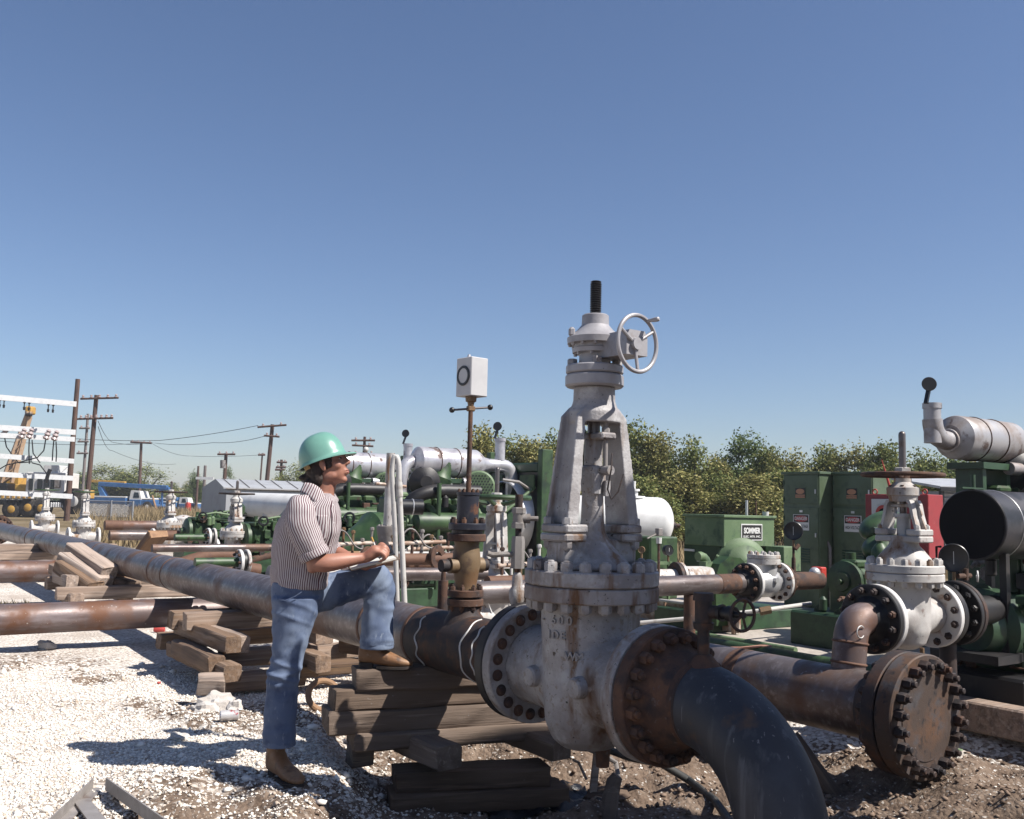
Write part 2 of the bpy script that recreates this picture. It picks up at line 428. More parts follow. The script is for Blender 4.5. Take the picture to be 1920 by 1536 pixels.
def nut_mesh(r, h, stud):
    k = (round(r, 4), round(h, 4), round(stud, 4))
    if k not in _NUT:
        _NUT[k] = MB().hexa((0, 0, 0), (0, 0, 1), r, h, stud).mesh('nut')
    return _NUT[k]
def bolt_circle(parent, o, d, R_, n, r, h, m, stud=0.0, name='nut', phase=0.0, jit=True, one=False):
    """n hexagon nuts standing on the plane through o with normal d; each one a part (or joined when tiny)"""
    x, y, z = frame(d)
    if one:
        b = MB()
        for i in range(n):
            a = 2 * math.pi * (i + phase) / n
            b.hexa(Vector(o) + x * R_ * math.cos(a) + y * R_ * math.sin(a), z, r, h, stud, a)
        return b.build('nut_ring', m, parent, kind='stuff')
    key = nut_mesh(r, h, stud)
    me = _NUT.setdefault((key.name, m), key.copy())
    for i in range(n):
        a = 2 * math.pi * (i + phase) / n
        inst(name, me, m, parent, place(z, Vector(o) + x * R_ * math.cos(a) + y * R_ * math.sin(a), random.random() * 1.0 if jit else a))
def rescale(t, K):
    t.location = CAM + (Vector(t.location) - CAM) * K
    t.scale = (K, K, K)
def text(parent, s, size, M, m, name='lettering', depth=0.002, bold=0.0, sx=1.0):
    c = bpy.data.curves.new(name, 'FONT')
    c.body = s; c.size = size; c.extrude = depth; c.align_x = 'CENTER'; c.align_y = 'CENTER'; c.offset = bold
    t = bpy.data.objects.new(name + '_curve', c)
    COL.objects.link(t)
    bpy.context.view_layer.update()
    me = bpy.data.meshes.new_from_object(t)
    bpy.data.objects.remove(t)
    me.materials.clear()
    me.name = name
    o = link(name, me, m, parent)
    o.matrix_local = M @ Matrix.Diagonal((sx, 1, 1, 1))
    return o
def facing(o, n, up=(0, 0, 1)):
    """4x4: local z = n, local y = up; for signs"""
    z = Vector(n).normalized(); y = Vector(up); x = y.cross(z).normalized(); y = z.cross(x)
    M = Matrix((x, y, z)).transposed().to_4x4(); M.translation = Vector(o)
    return M
def sstep(a, b, x):
    t = np.clip((x - a) / (b - a), 0, 1)
    return t * t * (3 - 2 * t)
# ------------------------------------------------------------------ ground
def vnoise(x, y, s, seed=0):
    """value noise on arrays"""
    x = np.asarray(x) * s + seed * 13.7; y = np.asarray(y) * s + seed * 7.3
    xi = np.floor(x).astype(np.int64); yi = np.floor(y).astype(np.int64)
    fx = x - xi; fy = y - yi
    fx = fx * fx * (3 - 2 * fx); fy = fy * fy * (3 - 2 * fy)
    def h(i, j):
        n = (i * 374761393 + j * 668265263 + seed * 982451653) & 0x7fffffff
        n = ((n ^ (n >> 13)) * 1274126177) & 0x7fffffff
        return ((n ^ (n >> 16)) & 0xffff) / 65535.0
    return (h(xi, yi) * (1 - fx) + h(xi + 1, yi) * fx) * (1 - fy) + (h(xi, yi + 1) * (1 - fx) + h(xi + 1, yi + 1) * fx) * fy
def fbm(x, y, s, seed=0, o=4):
    r, a = 0, .5
    for k in range(o):
        r = r + a * vnoise(x, y, s * 2 ** k, seed + k); a *= .5
    return r
def dirtmask(x, y):
    """0 = white shell gravel, 1 = brown dirt"""
    x = np.asarray(x, float); y = np.asarray(y, float)
    d = sstep(-1.0, -0.2, x + 0.25 * (fbm(x, y, 1.2, 3) - .5) * 4 - 0.25 * (5.2 - y).clip(-2, 2))
    d = d * (1 - sstep(6.6, 8.0, y + .3 * x))
    near = sstep(5.6, 4.5, y + .18 * (x + 1.2)) * sstep(-2.5, -1.3, x) * .85
    foot = np.exp(-(((x + 1.15) / .55) ** 2 + ((y - 5.0) / .35) ** 2)) * .55
    patch = .62 * sstep(.50, .62, fbm(x, y, .75, 14, 4)) * sstep(-6, -4.5, x) * sstep(9.5, 7.5, y)
    return np.clip(np.maximum(np.maximum(np.maximum(d, near), foot), patch) + (fbm(x, y, 2.5, 9) - .47) * .5, 0, 1)
def height(x, y):
    x = np.asarray(x, float); y = np.asarray(y, float)
    pit = -0.23 * sstep(-0.95, -.45, x + .3 * (y - 5.1)) * sstep(6.7, 5.8, y + .10 * x)
    right = -0.24 * sstep(0.8, 1.4, x) * sstep(7.9, 6.4, y + .695 * (x - 2.4))
    h = np.minimum(pit, right) + .20 * sstep(1.9, 2.6, x) * sstep(6.3, 5.7, y + .695 * (x - 2.9)) * sstep(4.6, 5.2, y)
    dm = dirtmask(x, y)
    nr = sstep(14, 8, y)
    clod = (fbm(x, y, 5.0, 21, 5) - .47) * .22 * dm * nr
    rut = np.abs(fbm(x, y, 2.2, 33, 3) - .45) * .18 * sstep(1.0, 1.8, x) * nr
    soft = (fbm(x, y, 1.1, 5, 3) - .45) * .05 * nr
    return h + clod + rut * dm + soft + (fbm(x, y, .05, 2, 3) - .47) * .5 * sstep(30, 90, y)
def hz(x, y):
    return float(height(np.array([x]), np.array([y]))[0])
def axis_lines(lo, hi, step, far_lo, far_hi, g=1.12):
    a = list(np.arange(lo, hi + 1e-6, step))
    d, p = step, hi
    while p < far_hi:
        d *= g; p += d; a.append(p)
    d, p = step, lo; b = []
    while p > far_lo:
        d *= g; p -= d; b.append(p)
    return np.array(b[::-1] + a)
gx = axis_lines(-5.0, 5.0, 0.045, -2600, 2600)
gy = axis_lines(3.3, 8.5, 0.045, -60, 3300)
GX, GY = np.meshgrid(gx, gy)
GZ = height(GX, GY)
nx, ny = len(gx), len(gy)
gv = np.stack([GX.ravel(), GY.ravel(), GZ.ravel()], 1)
ii = np.arange(nx * ny).reshape(ny, nx)
gf = np.stack([ii[:-1, :-1].ravel(), ii[:-1, 1:].ravel(), ii[1:, 1:].ravel(), ii[1:, :-1].ravel()], 1)
def np_mesh(name, v, f, smooth=True):
    me = bpy.data.meshes.new(name)
    k = f.shape[1]
    me.vertices.add(len(v)); me.vertices.foreach_set('co', v.astype(np.float32).ravel())
    me.loops.add(f.size); me.loops.foreach_set('vertex_index', f.astype(np.int32).ravel())
    me.polygons.add(len(f)); me.polygons.foreach_set('loop_start', np.arange(0, f.size, k, dtype=np.int32))
    if smooth:
        me.polygons.foreach_set('use_smooth', np.ones(len(f), bool))
    me.update(calc_edges=True)
    return me
ground_me = np_mesh('ground', gv, gf)
at = ground_me.attributes.new('dirt', 'FLOAT', 'POINT')
at.data.foreach_set('value', dirtmask(GX, GY).ravel().astype(np.float32))
field = sstep(20, 30, GY) * sstep(-13.5, -11.0, GX + .0 * GY + .25 * (GY - 24)) 
field = np.maximum(field, sstep(30, 42, GY))
field = np.maximum(field, sstep(13, 17, GY - .9 * (GX - 6)) * sstep(2, 5, GX))
at = ground_me.attributes.new('field', 'FLOAT', 'POINT')
at.data.foreach_set('value', field.ravel().astype(np.float32))

def ground_material():
    m = bpy.data.materials.new('ground'); m.use_nodes = True
    nt = m.node_tree; N, L = nt.nodes, nt.links
    b = N['Principled BSDF']; b.inputs['Roughness'].default_value = .95; b.inputs['Specular IOR Level'].default_value = .15
    tc = N.new('ShaderNodeTexCoord'); vec0 = tc.outputs['Object']
    def vor(scale, out='Color', rnd=1.0):
        v = N.new('ShaderNodeTexVoronoi'); v.inputs['Scale'].default_value = scale; v.inputs['Randomness'].default_value = rnd
        L.new(vec0, v.inputs['Vector']); return v
    def ramp(sock, stops):
        r = N.new('ShaderNodeValToRGB'); L.new(sock, r.inputs[0])
        e = r.color_ramp.elements
        e[0].position, e[0].color = stops[0][0], (*stops[0][1], 1)
        e[1].position, e[1].color = stops[-1][0], (*stops[-1][1], 1)
        for p, c in stops[1:-1]:
            q = e.new(p); q.color = (*c, 1)
        return r.outputs[0]
    def mix(f, a, c):
        x = N.new('ShaderNodeMix'); x.data_type = 'RGBA'
        if hasattr(f, 'node'): L.new(f, x.inputs['Factor'])
        else: x.inputs['Factor'].default_value = f
        for s_, q in ((6, a), (7, c)):
            if hasattr(q, 'node'): L.new(q, x.inputs[s_])
            else: x.inputs[s_].default_value = (*q, 1)
        return x.outputs[2]
    v1 = vor(38); v2 = vor(85)
    sep = N.new('ShaderNodeSeparateColor'); L.new(v1.outputs['Color'], sep.inputs[0])
    g = ramp(sep.outputs[0], [(0, (0.38, 0.33, 0.285)), (.12, (0.55, 0.50, 0.45)), (.5, (0.64, 0.60, 0.55)), (1, (0.70, 0.67, 0.63))])
    dk = ramp(v1.outputs['Distance'], [(.42, (1, 1, 1)), (.75, (.35, .28, .22))])
    mm = N.new('ShaderNodeMix'); mm.data_type = 'RGBA'; mm.blend_type = 'MULTIPLY'; mm.inputs['Factor'].default_value = .55
    L.new(g, mm.inputs[6]); L.new(dk, mm.inputs[7]); g = mm.outputs[2]
    nz = _noise(nt, vec0, 1.3, 5)
    g = mix(ramp(nz.outputs['Fac'], [(.45, (0, 0, 0)), (.68, (.75, .75, .75))]), g, (0.363, 0.304, 0.257))
    n2 = _noise(nt, vec0, 9, 8, .7)
    d = ramp(n2.outputs['Fac'], [(.3, (0.075, 0.052, 0.038)), (.5, (0.155, 0.112, 0.083)), (.72, (0.245, 0.19, 0.148))])
    sep2 = N.new('ShaderNodeSeparateColor'); L.new(v2.outputs['Color'], sep2.inputs[0])
    fl = ramp(sep2.outputs[1], [(.93, (0, 0, 0)), (.96, (1, 1, 1))])
    d = mix(fl, d, (0.363, 0.330, 0.297))
    a1 = N.new('ShaderNodeAttribute'); a1.attribute_name = 'dirt'
    a2 = N.new('ShaderNodeAttribute'); a2.attribute_name = 'field'
    # gravel and dirt interlock stone by stone
    ad = N.new('ShaderNodeMath'); ad.operation = 'ADD'; L.new(a1.outputs['Fac'], ad.inputs[0])
    sc_ = N.new('ShaderNodeMath'); sc_.operation = 'MULTIPLY_ADD'; L.new(sep.outputs[2], sc_.inputs[0]); sc_.inputs[1].default_value = .7; sc_.inputs[2].default_value = -.35
    L.new(sc_.outputs[0], ad.inputs[1])
    fm = ramp(ad.outputs[0], [(.35, (0, 0, 0)), (.6, (1, 1, 1))])
    c = mix(fm, g, d)
    n3 = _noise(nt, vec0, .35, 6, .7)
    f = ramp(n3.outputs['Fac'], [(.35, (0.099, 0.076, 0.040)), (.55, (0.158, 0.119, 0.069)), (.7, (0.198, 0.165, 0.112))])
    c = mix(a2.outputs['Fac'], c, f)
    L.new(c, b.inputs['Base Color'])
    bp = N.new('ShaderNodeBump'); bp.inputs['Strength'].default_value = .9; bp.inputs['Distance'].default_value = .012; bp.invert = True
    L.new(v1.outputs['Distance'], bp.inputs['Height'])
    bp2 = N.new('ShaderNodeBump'); bp2.inputs['Strength'].default_value = .8; bp2.inputs['Distance'].default_value = .02
    n4 = _noise(nt, vec0, 30, 6, .7); L.new(n4.outputs['Fac'], bp2.inputs['Height']); L.new(bp.outputs[0], bp2.inputs['Normal'])
    L.new(bp2.outputs[0], b.inputs['Normal'])
    MATS['ground'] = m
ground_material()
link('ground', ground_me, 'ground', kind='structure')

# loose stones, too many to count: one object
def stones(name, n, xr, yr, keep, rmin, rmax, m, label):
    x = rng.uniform(*xr, n * 3); y = rng.uniform(*yr, n * 3)
    k = keep(x, y) > rng.random(n * 3)
    x, y = x[k][:n], y[k][:n]; n = len(x)
    r = rmin + (rmax - rmin) * rng.random(n) ** 3
    base = np.array([(1, 0, 0), (-1, 0, 0), (0, 1, 0), (0, -1, 0), (0, 0, .75), (0, 0, -.6), (.6, .6, .4), (-.6, -.6, .4)])
    fc = np.array([(0, 2, 6), (2, 4, 6), (4, 0, 6), (1, 3, 7), (3, 4, 7), (4, 1, 7), (2, 1, 4), (3, 0, 4), (2, 0, 5), (1, 2, 5), (3, 1, 5), (0, 3, 5)])
    v = base[None] * (1 + .5 * (rng.random((n, 8, 1)) - .5)) * r[:, None, None] * (1 + .6 * (rng.random((n, 1, 3)) - .4))
    a = rng.random(n) * 6.283
    c, s_ = np.cos(a)[:, None], np.sin(a)[:, None]
    vx = v[..., 0] * c - v[..., 1] * s_ + x[:, None]; vy = v[..., 0] * s_ + v[..., 1] * c + y[:, None]
    vz = v[..., 2] + height(x, y)[:, None] + r[:, None] * .12
    V = np.stack([vx, vy, vz], -1).reshape(-1, 3)
    F = (fc[None] + (np.arange(n) * 8)[:, None, None]).reshape(-1, 3)
    me = np_mesh(name, V, F, False)
    return link(name, me, m, label=label, cat='stones', kind='stuff')
def stone_mat(name, lo, hi):
    m = bpy.data.materials.new(name); m.use_nodes = True
    nt = m.node_tree; b = nt.nodes['Principled BSDF']; b.inputs['Roughness'].default_value = .9; b.inputs['Specular IOR Level'].default_value = .15
    g = nt.nodes.new('ShaderNodeNewGeometry'); r = nt.nodes.new('ShaderNodeValToRGB')
    nt.links.new(g.outputs['Random Per Island'], r.inputs[0]); nt.links.new(r.outputs[0], b.inputs['Base Color'])
    r.color_ramp.elements[0].color = (*lo, 1); r.color_ramp.elements[1].color = (*hi, 1)
    r.color_ramp.elements[1].position = .45
    MATS[name] = m
stone_mat('shell_stone', (.40, .32, .25), (.72, .68, .62))
stone_mat('dirt_stone', (.08, .055, .04), (.20, .145, .11))
stones('gravel', 60000, (-4.6, 0.2), (3.9, 8.0), lambda x, y: (1 - dirtmask(x, y) * .85) * np.clip(4.6 / y, .2, 1) ** 2 * (np.abs(x) < .58 * y), .0025, .0115, 'shell_stone', 'loose white shell gravel strewn over the yard left of the pipe')
stones('coarse_gravel', 420, (-4.2, -0.6), (4.0, 8.5), lambda x, y: .3 + dirtmask(x, y) * .7, .012, .034, 'shell_stone', 'larger pale stones strewn among the fine gravel')
stones('dirt_clods', 9000, (-0.9, 4.5), (3.9, 7.2), lambda x, y: dirtmask(x, y), .002, .02, 'dirt_stone', 'crumbly brown clods of dug earth under the pipes')
stones('shell_bits', 1500, (-0.9, 4.5), (3.9, 7.2), lambda x, y: dirtmask(x, y), .004, .012, 'shell_stone', 'scattered pale shell bits lying in the brown dirt')
# ------------------------------------------------------------------ the big gate valve (bore along local y = main line, yoke arms along local x)
PIPE_R, PIPE_Z = 0.162, 0.64
VC = Vector((0.378, 4.40, 0))                      # valve axis on the ground plan
def at_main(s, z=PIPE_Z):
    """point on the main line, s metres beyond the valve axis (away from the camera)"""
    q = VC + UU * s
    return Vector((q.x, q.y, z))
def handwheel(parent, o, d, R_, r, nsp, m, hub=0.03, dish=0.0, name='handwheel', phase=0.0, knob=None):
    x, y, z = frame(d)
    w = part(parent, name, m, lambda b: b.torus(o, d, R_, r, 48, 10))
    for k in range(nsp):
        a = 2 * math.pi * (k + phase) / nsp
        e = x * math.cos(a) + y * math.sin(a)
        part(w, 'spoke', m, lambda b: b.tube([Vector(o) - z * dish + e * hub * .5, Vector(o) - z * dish * .8 + e * R_ * .45, Vector(o) + e * R_], r * .8, 8))
    part(w, 'hub', m, lambda b: b.cyl(Vector(o) - z * (dish + r * 1.6), Vector(o) - z * (dish - r * 1.6), hub, hub, 14))
    if knob is not None:
        e = x * math.cos(knob) + y * math.sin(knob)
        p = Vector(o) + e * R_
        part(w, 'crank_grip', m, lambda b: b.lathe(p, z, [(0, r * .9), (.02, r * .8), (.05, r * 1.15), (.066, r * 1.05), (.07, r * .5)], 12))
    return w
def yoke_arm(b, sgn, z0, z1, r0, r1, w0, w1, t, depth):
    """tapered channel: outer plate across x, two flanges turned inwards, one outer rib"""
    n = 12
    for k in range(n):
        a, c = k / n, (k + 1) / n
        def sec(q):
            zz = z0 + (z1 - z0) * q
            bow = 1 - .10 * math.sin(q * math.pi * .5) if q < .93 else .9 - .35 * ((q - .93) / .07) ** 2
            rr = (r0 + (r1 - r0) * q) * (bow / (1 - .10 * math.sin(q * math.pi * .5)))
            ww = w0 + (w1 - w0) * q
            return zz, rr, ww
        za, ra, wa = sec(a); zc, rc, wc = sec(c)
        def bar(x0, x1, y0, y1, X0, X1, Y0, Y1):
            vs = [(sgn * x0, y0, za), (sgn * x1, y0, za), (sgn * x1, y1, za), (sgn * x0, y1, za), (sgn * X0, Y0, zc), (sgn * X1, Y0, zc), (sgn * X1, Y1, zc), (sgn * X0, Y1, zc)]
            fs = [(0, 1, 5, 4), (1, 2, 6, 5), (2, 3, 7, 6), (3, 0, 4, 7)]
            if k == 0: fs.append((3, 2, 1, 0))
            if k == n - 1: fs.append((4, 5, 6, 7))
            if sgn < 0: fs = [f[::-1] for f in fs]
            b.add(vs, fs)
        bar(ra - t, ra, -wa, wa, rc - t, rc, -wc, wc)
        for q in (-1, 1):
            e0 = (-wa, -wa + t) if q < 0 else (wa - t, wa)
            e1 = (-wc, -wc + t) if q < 0 else (wc - t, wc)
            bar(ra, ra + depth * (1 - .35 * a), *e0, rc, rc + depth * (1 - .35 * c), *e1)

def big_valve():
    t = thing('gate_valve', 'tall silver gate valve with geared handwheel and dark threaded stem, nearest in the yard', 'valve', (VC.x, VC.y, .33), TH)
    H = PIPE_Z - .33                                # bore height above the body's foot
    S = 'valve_silver'
    def body(b):
        # oval barrel, flat-bottomed, with the bore cylinder through it
        b.lathe((0, 0, 0), ZZ, [(.0, .07), (.012, .12), (.05, .165), (.12, .195), (.22, .205), (.34, .205), (.44, .215), (.56, .222), (.62, .222), (.645, .235), (.66, .25)], 48, True, sx=.92, sy=1.06)
        b.lathe((0, -.40, H), (0, 1, 0), [(0, .19), (.05, .182), (.14, .186), (.24, .20), (.40, .205), (.56, .20), (.66, .186), (.76, .182), (.80, .19)], 48)
        b.ball((0, 0, H), (.215, .26, .22), 36, 20)
    bo = part(t, 'body', S, body, 60)
    rm = bo.modifiers.new('remesh', 'REMESH'); rm.mode = 'VOXEL'; rm.voxel_size = .011; rm.use_smooth_shade = True
    sm = bo.modifiers.new('smooth', 'SMOOTH'); sm.iterations = 7; sm.factor = .6
    for y, q in ((-.17, 1), (.15, 1)):
        part(t, 'boss', S, lambda b: b.lathe((-.14, y, H + .0), (-1, 0, -.06), [(0, .052), (.086, .045), (.094, .038), (.096, .0)], 24, True))
    for a, z, s_, sz in ((-.38, .545, '- 600 -', .055), (-.48, .475, '16 E', .046), (-.40, .385, 'WKM', .05)):
        pass
    # cast lettering on the neck, letters set round the barrel
    def cast(s_, z, a0, sz, r=.207):
        for i, c in enumerate(s_):
            if c == ' ': continue
            a = math.pi + a0 + i * sz * .80 / r
            nrm = Vector((math.cos(a) * 1.06, math.sin(a) * .92, 0))
            text(t, c, sz, facing((nrm.x * r, nrm.y * r, z), (math.cos(a), math.sin(a), 0)), S, depth=.006, bold=.001)
    cast('- 600 -', .575, -.22, .052, .2225)
    cast('IDE', .510, .02, .05, .2195)
    cast('WM', .425, .55, .05, .2185)
    # body flanges
    STUD = MB().lathe((0, 0, 0), ZZ, [(0, .027), (.004, .027), (.005, .017), (.016, .016), (.018, .012)], 18).mesh('stud_end')
    for sg, rim in ((-1, 'near'), (1, 'far')):
        part(t, 'body_flange', S, lambda b: b.ring((0, sg * .46, H), (0, -sg, 0), .15, .28, .062, 64))
    for sg in (1, -1):
        for i in range(20):
            a = 2 * math.pi * (i + .5) / 20
            p = (.235 * math.cos(a), sg * .397, H + .235 * math.sin(a))
            inst('stud_end', STUD, 'rust', t, place((0, -sg, 0), p, random.random()))
    # bonnet joint
    zf = .652
    part(t, 'bonnet_flange', 'valve_rusty', lambda b: b.disc((0, 0, zf), ZZ, .303, .066, 72, .006), label='lower bonnet flange streaked with rust')
    part(t, 'bonnet_flange', S, lambda b: b.disc((0, 0, zf + .069), ZZ, .303, .066, 72, .006))
    bolt_circle(t, (0, 0, zf + .135), ZZ, .268, 20, .0285, .040, S, .008, 'nut', .5)
    bolt_circle(t, (0, 0, zf), -ZZ, .268, 20, .0285, .036, S, .008, 'nut', .5)
    # bonnet: flared skirt up to a neck
    zb = zf + .135
    def bonnet(b):
        b.lathe((0, 0, zb), ZZ, [(0, .205), (.02, .195), (.05, .165), (.09, .12), (.13, .085), (.17, .066), (.22, .058), (.34, .055), (.36, .062), (.40, .064), (.46, .064), (.47, .058)], 40, True, sx=1.0, sy=.85)
        for sg in (-1, 1):
            b.add([(sg * .06, -.05, zb + .03), (sg * .21, -.07, zb + .03), (sg * .21, -.07, zb + .125), (sg * .06, -.05, zb + .14), (sg * .06, .05, zb + .03), (sg * .21, .07, zb + .03), (sg * .21, .07, zb + .125), (sg * .06, .05, zb + .14)],
                  [(0, 1, 2, 3), (7, 6, 5, 4), (0, 4, 5, 1), (3, 2, 6, 7), (1, 5, 6, 2), (0, 3, 7, 4)])
    bn = part(t, 'bonnet', S, bonnet, 60)
    rm = bn.modifiers.new('remesh', 'REMESH'); rm.mode = 'VOXEL'; rm.voxel_size = .009; rm.use_smooth_shade = True
    sm = bn.modifiers.new('smooth', 'SMOOTH'); sm.iterations = 5; sm.factor = .5
    zy = zb + .125
    for sg in (-1, 1):
        part(t, 'yoke_pad', S, lambda b: b.box((sg * .165, 0, zy + .018), (.125, .19, .036), 0, None, .008))
        part(t, 'yoke_foot', S, lambda b: b.box((sg * .160, 0, zy + .0575), (.125, .19, .038), 0, None, .008))
        for yy in (-.068, .068):
            inst('bolt_head', nut_mesh(.024, .03, .0), S, t, place(ZZ, (sg * .197, yy, zy + .077), .3))
            inst('bolt_head', nut_mesh(.024, .03, .008), S, t, place(-ZZ, (sg * .197, yy, zy), .1))
    zc = 1.50
    def yoke(b):
        for sg in (-1, 1):
            yoke_arm(b, sg, zy + .0765, 1.52, .163, .108, .084, .062, .016, .048)
        b.lathe((0, 0, zc - .05), ZZ, [(0, .075), (.0, .124), (.05, .122), (.075, .105), (.10, .097), (.165, .095), (.165, .06), (.05, .06), (0, .075)], 40, False)
    yk = part(t, 'yoke', 'valve_yoke', yoke, 40)
    rm = yk.modifiers.new('remesh', 'REMESH'); rm.mode = 'VOXEL'; rm.voxel_size = .0055; rm.use_smooth_shade = True
    sm = yk.modifiers.new('smooth', 'SMOOTH'); sm.iterations = 2; sm.factor = .5
    part(t, 'crown_flange', 'valve_top', lambda b: b.disc((0, 0, zc + .115), ZZ, .135, .058, 48, .008))
    part(t, 'crown_flange', 'valve_top', lambda b: b.disc((0, 0, zc + .176), ZZ, .133, .04, 48, .006))
    bolt_circle(t, (0, 0, zc + .216), ZZ, .104, 4, .024, .03, 'valve_top', 0, 'bolt_head', .62)
    # gear case
    z0 = zc + .216
    gc = part(t, 'gear_case', 'valve_top', lambda b: (
        b.lathe((0, 0, z0), ZZ, [(0, .074), (.055, .072), (.058, .104), (.078, .106), (.082, .098), (.098, .098), (.10, .128), (.128, .130), (.135, .12), (.165, .085), (.185, .068), (.19, .064), (.235, .062), (.24, .056)], 48)))
    # shaft housing toward the camera-right
    part(gc, 'shaft_housing', 'valve_top', lambda b: (
        b.prism([(-.062, -.05), (.062, -.05), (.062, .03), (.045, .062), (-.045, .062), (-.062, .03)], .215, facing((0.03, -.04, z0 + .075), (0, -1, 0))),
        b.cyl((.02, -.22, z0 + .075), (.02, -.255, z0 + .075), .034, .028, 20)))
    bolt_circle(gc, (0, 0, z0 + .10), -ZZ, .116, 12, .0085, .012, 'valve_top', 0, 'screw_head', .3)
    bolt_circle(gc, (0, 0, z0 + .058), -ZZ, .092, 8, .0085, .012, 'valve_top', 0, 'screw_head', .1)
    part(gc, 'lug', 'valve_top', lambda b: b.box((-.115, .03, z0 + .15), (.03, .03, .045), .3, None, .01))
    handwheel(t, (.02, -.268, z0 + .075), (.1, -1, -.0), .126, .0098, 3, 'valve_top', .028, .012, 'handwheel', .27, knob=1.05)
    # threaded stem
    def stem(b):
        pr, zz = [], z0 + .235
        while zz < z0 + .385:
            pr += [(zz, .0215), (zz + .002, .027), (zz + .0055, .027), (zz + .0075, .0215)]
            zz += .0105
        pr += [(zz, .0215), (zz + .004, .026), (zz + .008, .02)]
        b.lathe((0, 0, 0), ZZ, pr, 28)
    part(t, 'threaded_stem', 'stem_dark', stem, 25)
    part(t, 'stem_rod', 'stem_steel', lambda b: b.cyl((0, 0, zb + .44), (0, 0, zc + .0), .030, .028, 20))
    zg = zb + .60
    part(t, 'gland_plate', S, lambda b: (b.box((0, 0, zg), (.09, .225, .032), 0, None, .008), b.cyl((0, 0, zg - .13), (0, 0, zg), .042, .042, 20)))
    for sg in (-1, 1):
        g = part(t, 'gland_bolt', 'grey_iron', lambda b: (b.cyl((0, sg * .085, zg - .15), (0, sg * .085, zg + .085), .011, .011, 10), b.hexa((0, sg * .085, zg + .016), ZZ, .019, .024), b.ball((0, sg * .085, zg - .155), .02, 10, 8)))
    part(t, 'gland_lug', S, lambda b: b.cyl((0, -.125, zg - .155), (0, .125, zg - .155), .022, .022, 12))
    part(t, 'grease_fitting', S, lambda b: (b.cyl((-.03, -.06, zb + .34), (-.03, -.06, zb + .43), .020, .022, 6), b.cyl((.02, -.075, zb + .33), (.02, -.075, zb + .40), .016, .016, 6)))
    part(t, 'wire', 'dark_rust', lambda b: b.tube([(0.0, -.13, zg - .08), (-.02, -.15, zg - .15), (-.015, -.12, zg - .24), (.0, -.13, zg - .285), (.03, -.14, zg - .25), (.07, -.13, zg - .17)], .0035, 6))
    part(t, 'drain_leg', 'rust', lambda b: b.cyl((0.03, -.06, -.07), (0.03, -.06, .03), .03, .035, 12))
    return t
big_valve()

# ------------------------------------------------------------------ flanged pipework helpers
def weld_neck(parent, o, d, pr, fr, ft, m, mr=None, nb=16, nut=.02, one=False, neck=.10, nut_m='rust', boltR=None, stud=.014, name='flange'):
    """flange with its face at o, its hub and neck running along d away from the face"""
    x, y, z = frame(d)
    part(parent, name, m, lambda b: b.lathe(o, z, [(0, pr * .9), (0, fr - .005), (.005, fr), (ft - .005, fr), (ft, fr - .005), (ft, pr * 1.42), (ft + neck * .35, pr * 1.22), (ft + neck, pr * 1.01), (ft + neck, pr * .9)], 56, False))
    bolt_circle(parent, Vector(o) + z * ft, z, boltR or (fr * .84), nb, nut, nut * 1.35, nut_m, stud, 'nut', .5, one=one)
def pipe(parent, path, r, m, name='pipe_wall', n=40):
    return part(parent, name, m, lambda b: b.tube(path, r, n), 50)

# main line beyond the valve
ml = thing('pipeline', 'long scale-grey steel pipeline on timber blocks running from the big valve to the far left', 'pipeline', (VC.x, VC.y, 0), TH)
FAR = 18.9
def main_wall(b):
    pr = [(.0, PIPE_R)]
    ss = np.linspace(.0, FAR, 60)
    b.tube([(0, .60 + s, PIPE_Z) for s in ss], PIPE_R, 56)
part(ml, 'pipe_wall', 'mill_pipe', main_wall, 50)
weld_neck(ml, (0, .466, PIPE_Z), (0, 1, 0), PIPE_R, .28, .062, 'black_steel', nb=20, nut=.0255, nut_m='dark_rust', boltR=.235)
part(ml, 'gasket', 'cable', lambda b: b.ring((0, .4605, PIPE_Z), (0, 1, 0), .16, .225, .0055, 40, .001))
for s in (1.45, 2.02, 6.45, 6.95, 9.75, 10.25, 14.0, 14.9):
    w = .014 if s != 14.9 else .05
    part(ml, 'weld_band', 'weld_rust', lambda b: b.lathe((0, s, PIPE_Z), (0, 1, 0), [(0, PIPE_R - .002), (.003, PIPE_R + .0035), (w * 2, PIPE_R + .0035), (w * 2 + .003, PIPE_R - .002)], 56, False))
part(ml, 'rust_shade_band', 'dark_rust', lambda b: b.lathe((0, .625, PIPE_Z), (0, 1, 0), [(0, PIPE_R - .001), (.002, PIPE_R + .0015), (.82, PIPE_R + .0015), (.822, PIPE_R - .001)], 56, False))  # rust band, darkened and extended to put the shade near the flange into colour
def chalk(s0, ph0, ph1, amp):
    pts = []
    for i in range(28):
        a = ph0 + (ph1 - ph0) * i / 27
        s = s0 + amp * math.sin(i * .7) * .3 + amp * (i / 27 - .5) ** 2
        pts.append((math.cos(a) * (PIPE_R + .003), s, PIPE_Z + math.sin(a) * (PIPE_R + .002)))
    part(ml, 'chalk_mark', 'white_paint', lambda b: b.tube(pts, .005, 6))
chalk(.84, 1.75, 4.4, .03); chalk(.73, 2.1, 3.75, .03)
chalk(1.30, 2.2, 4.1, .05)
# far end: flange and riser
weld_neck(ml, (0, FAR + .78, PIPE_Z), (0, -1, 0), PIPE_R, .30, .07, 'rust', nb=20, nut=.026, one=True)
part(ml, 'end_flange', 'rust', lambda b: b.ring((0, FAR + .79, PIPE_Z), (0, 1, 0), .15, .31, .08, 48))

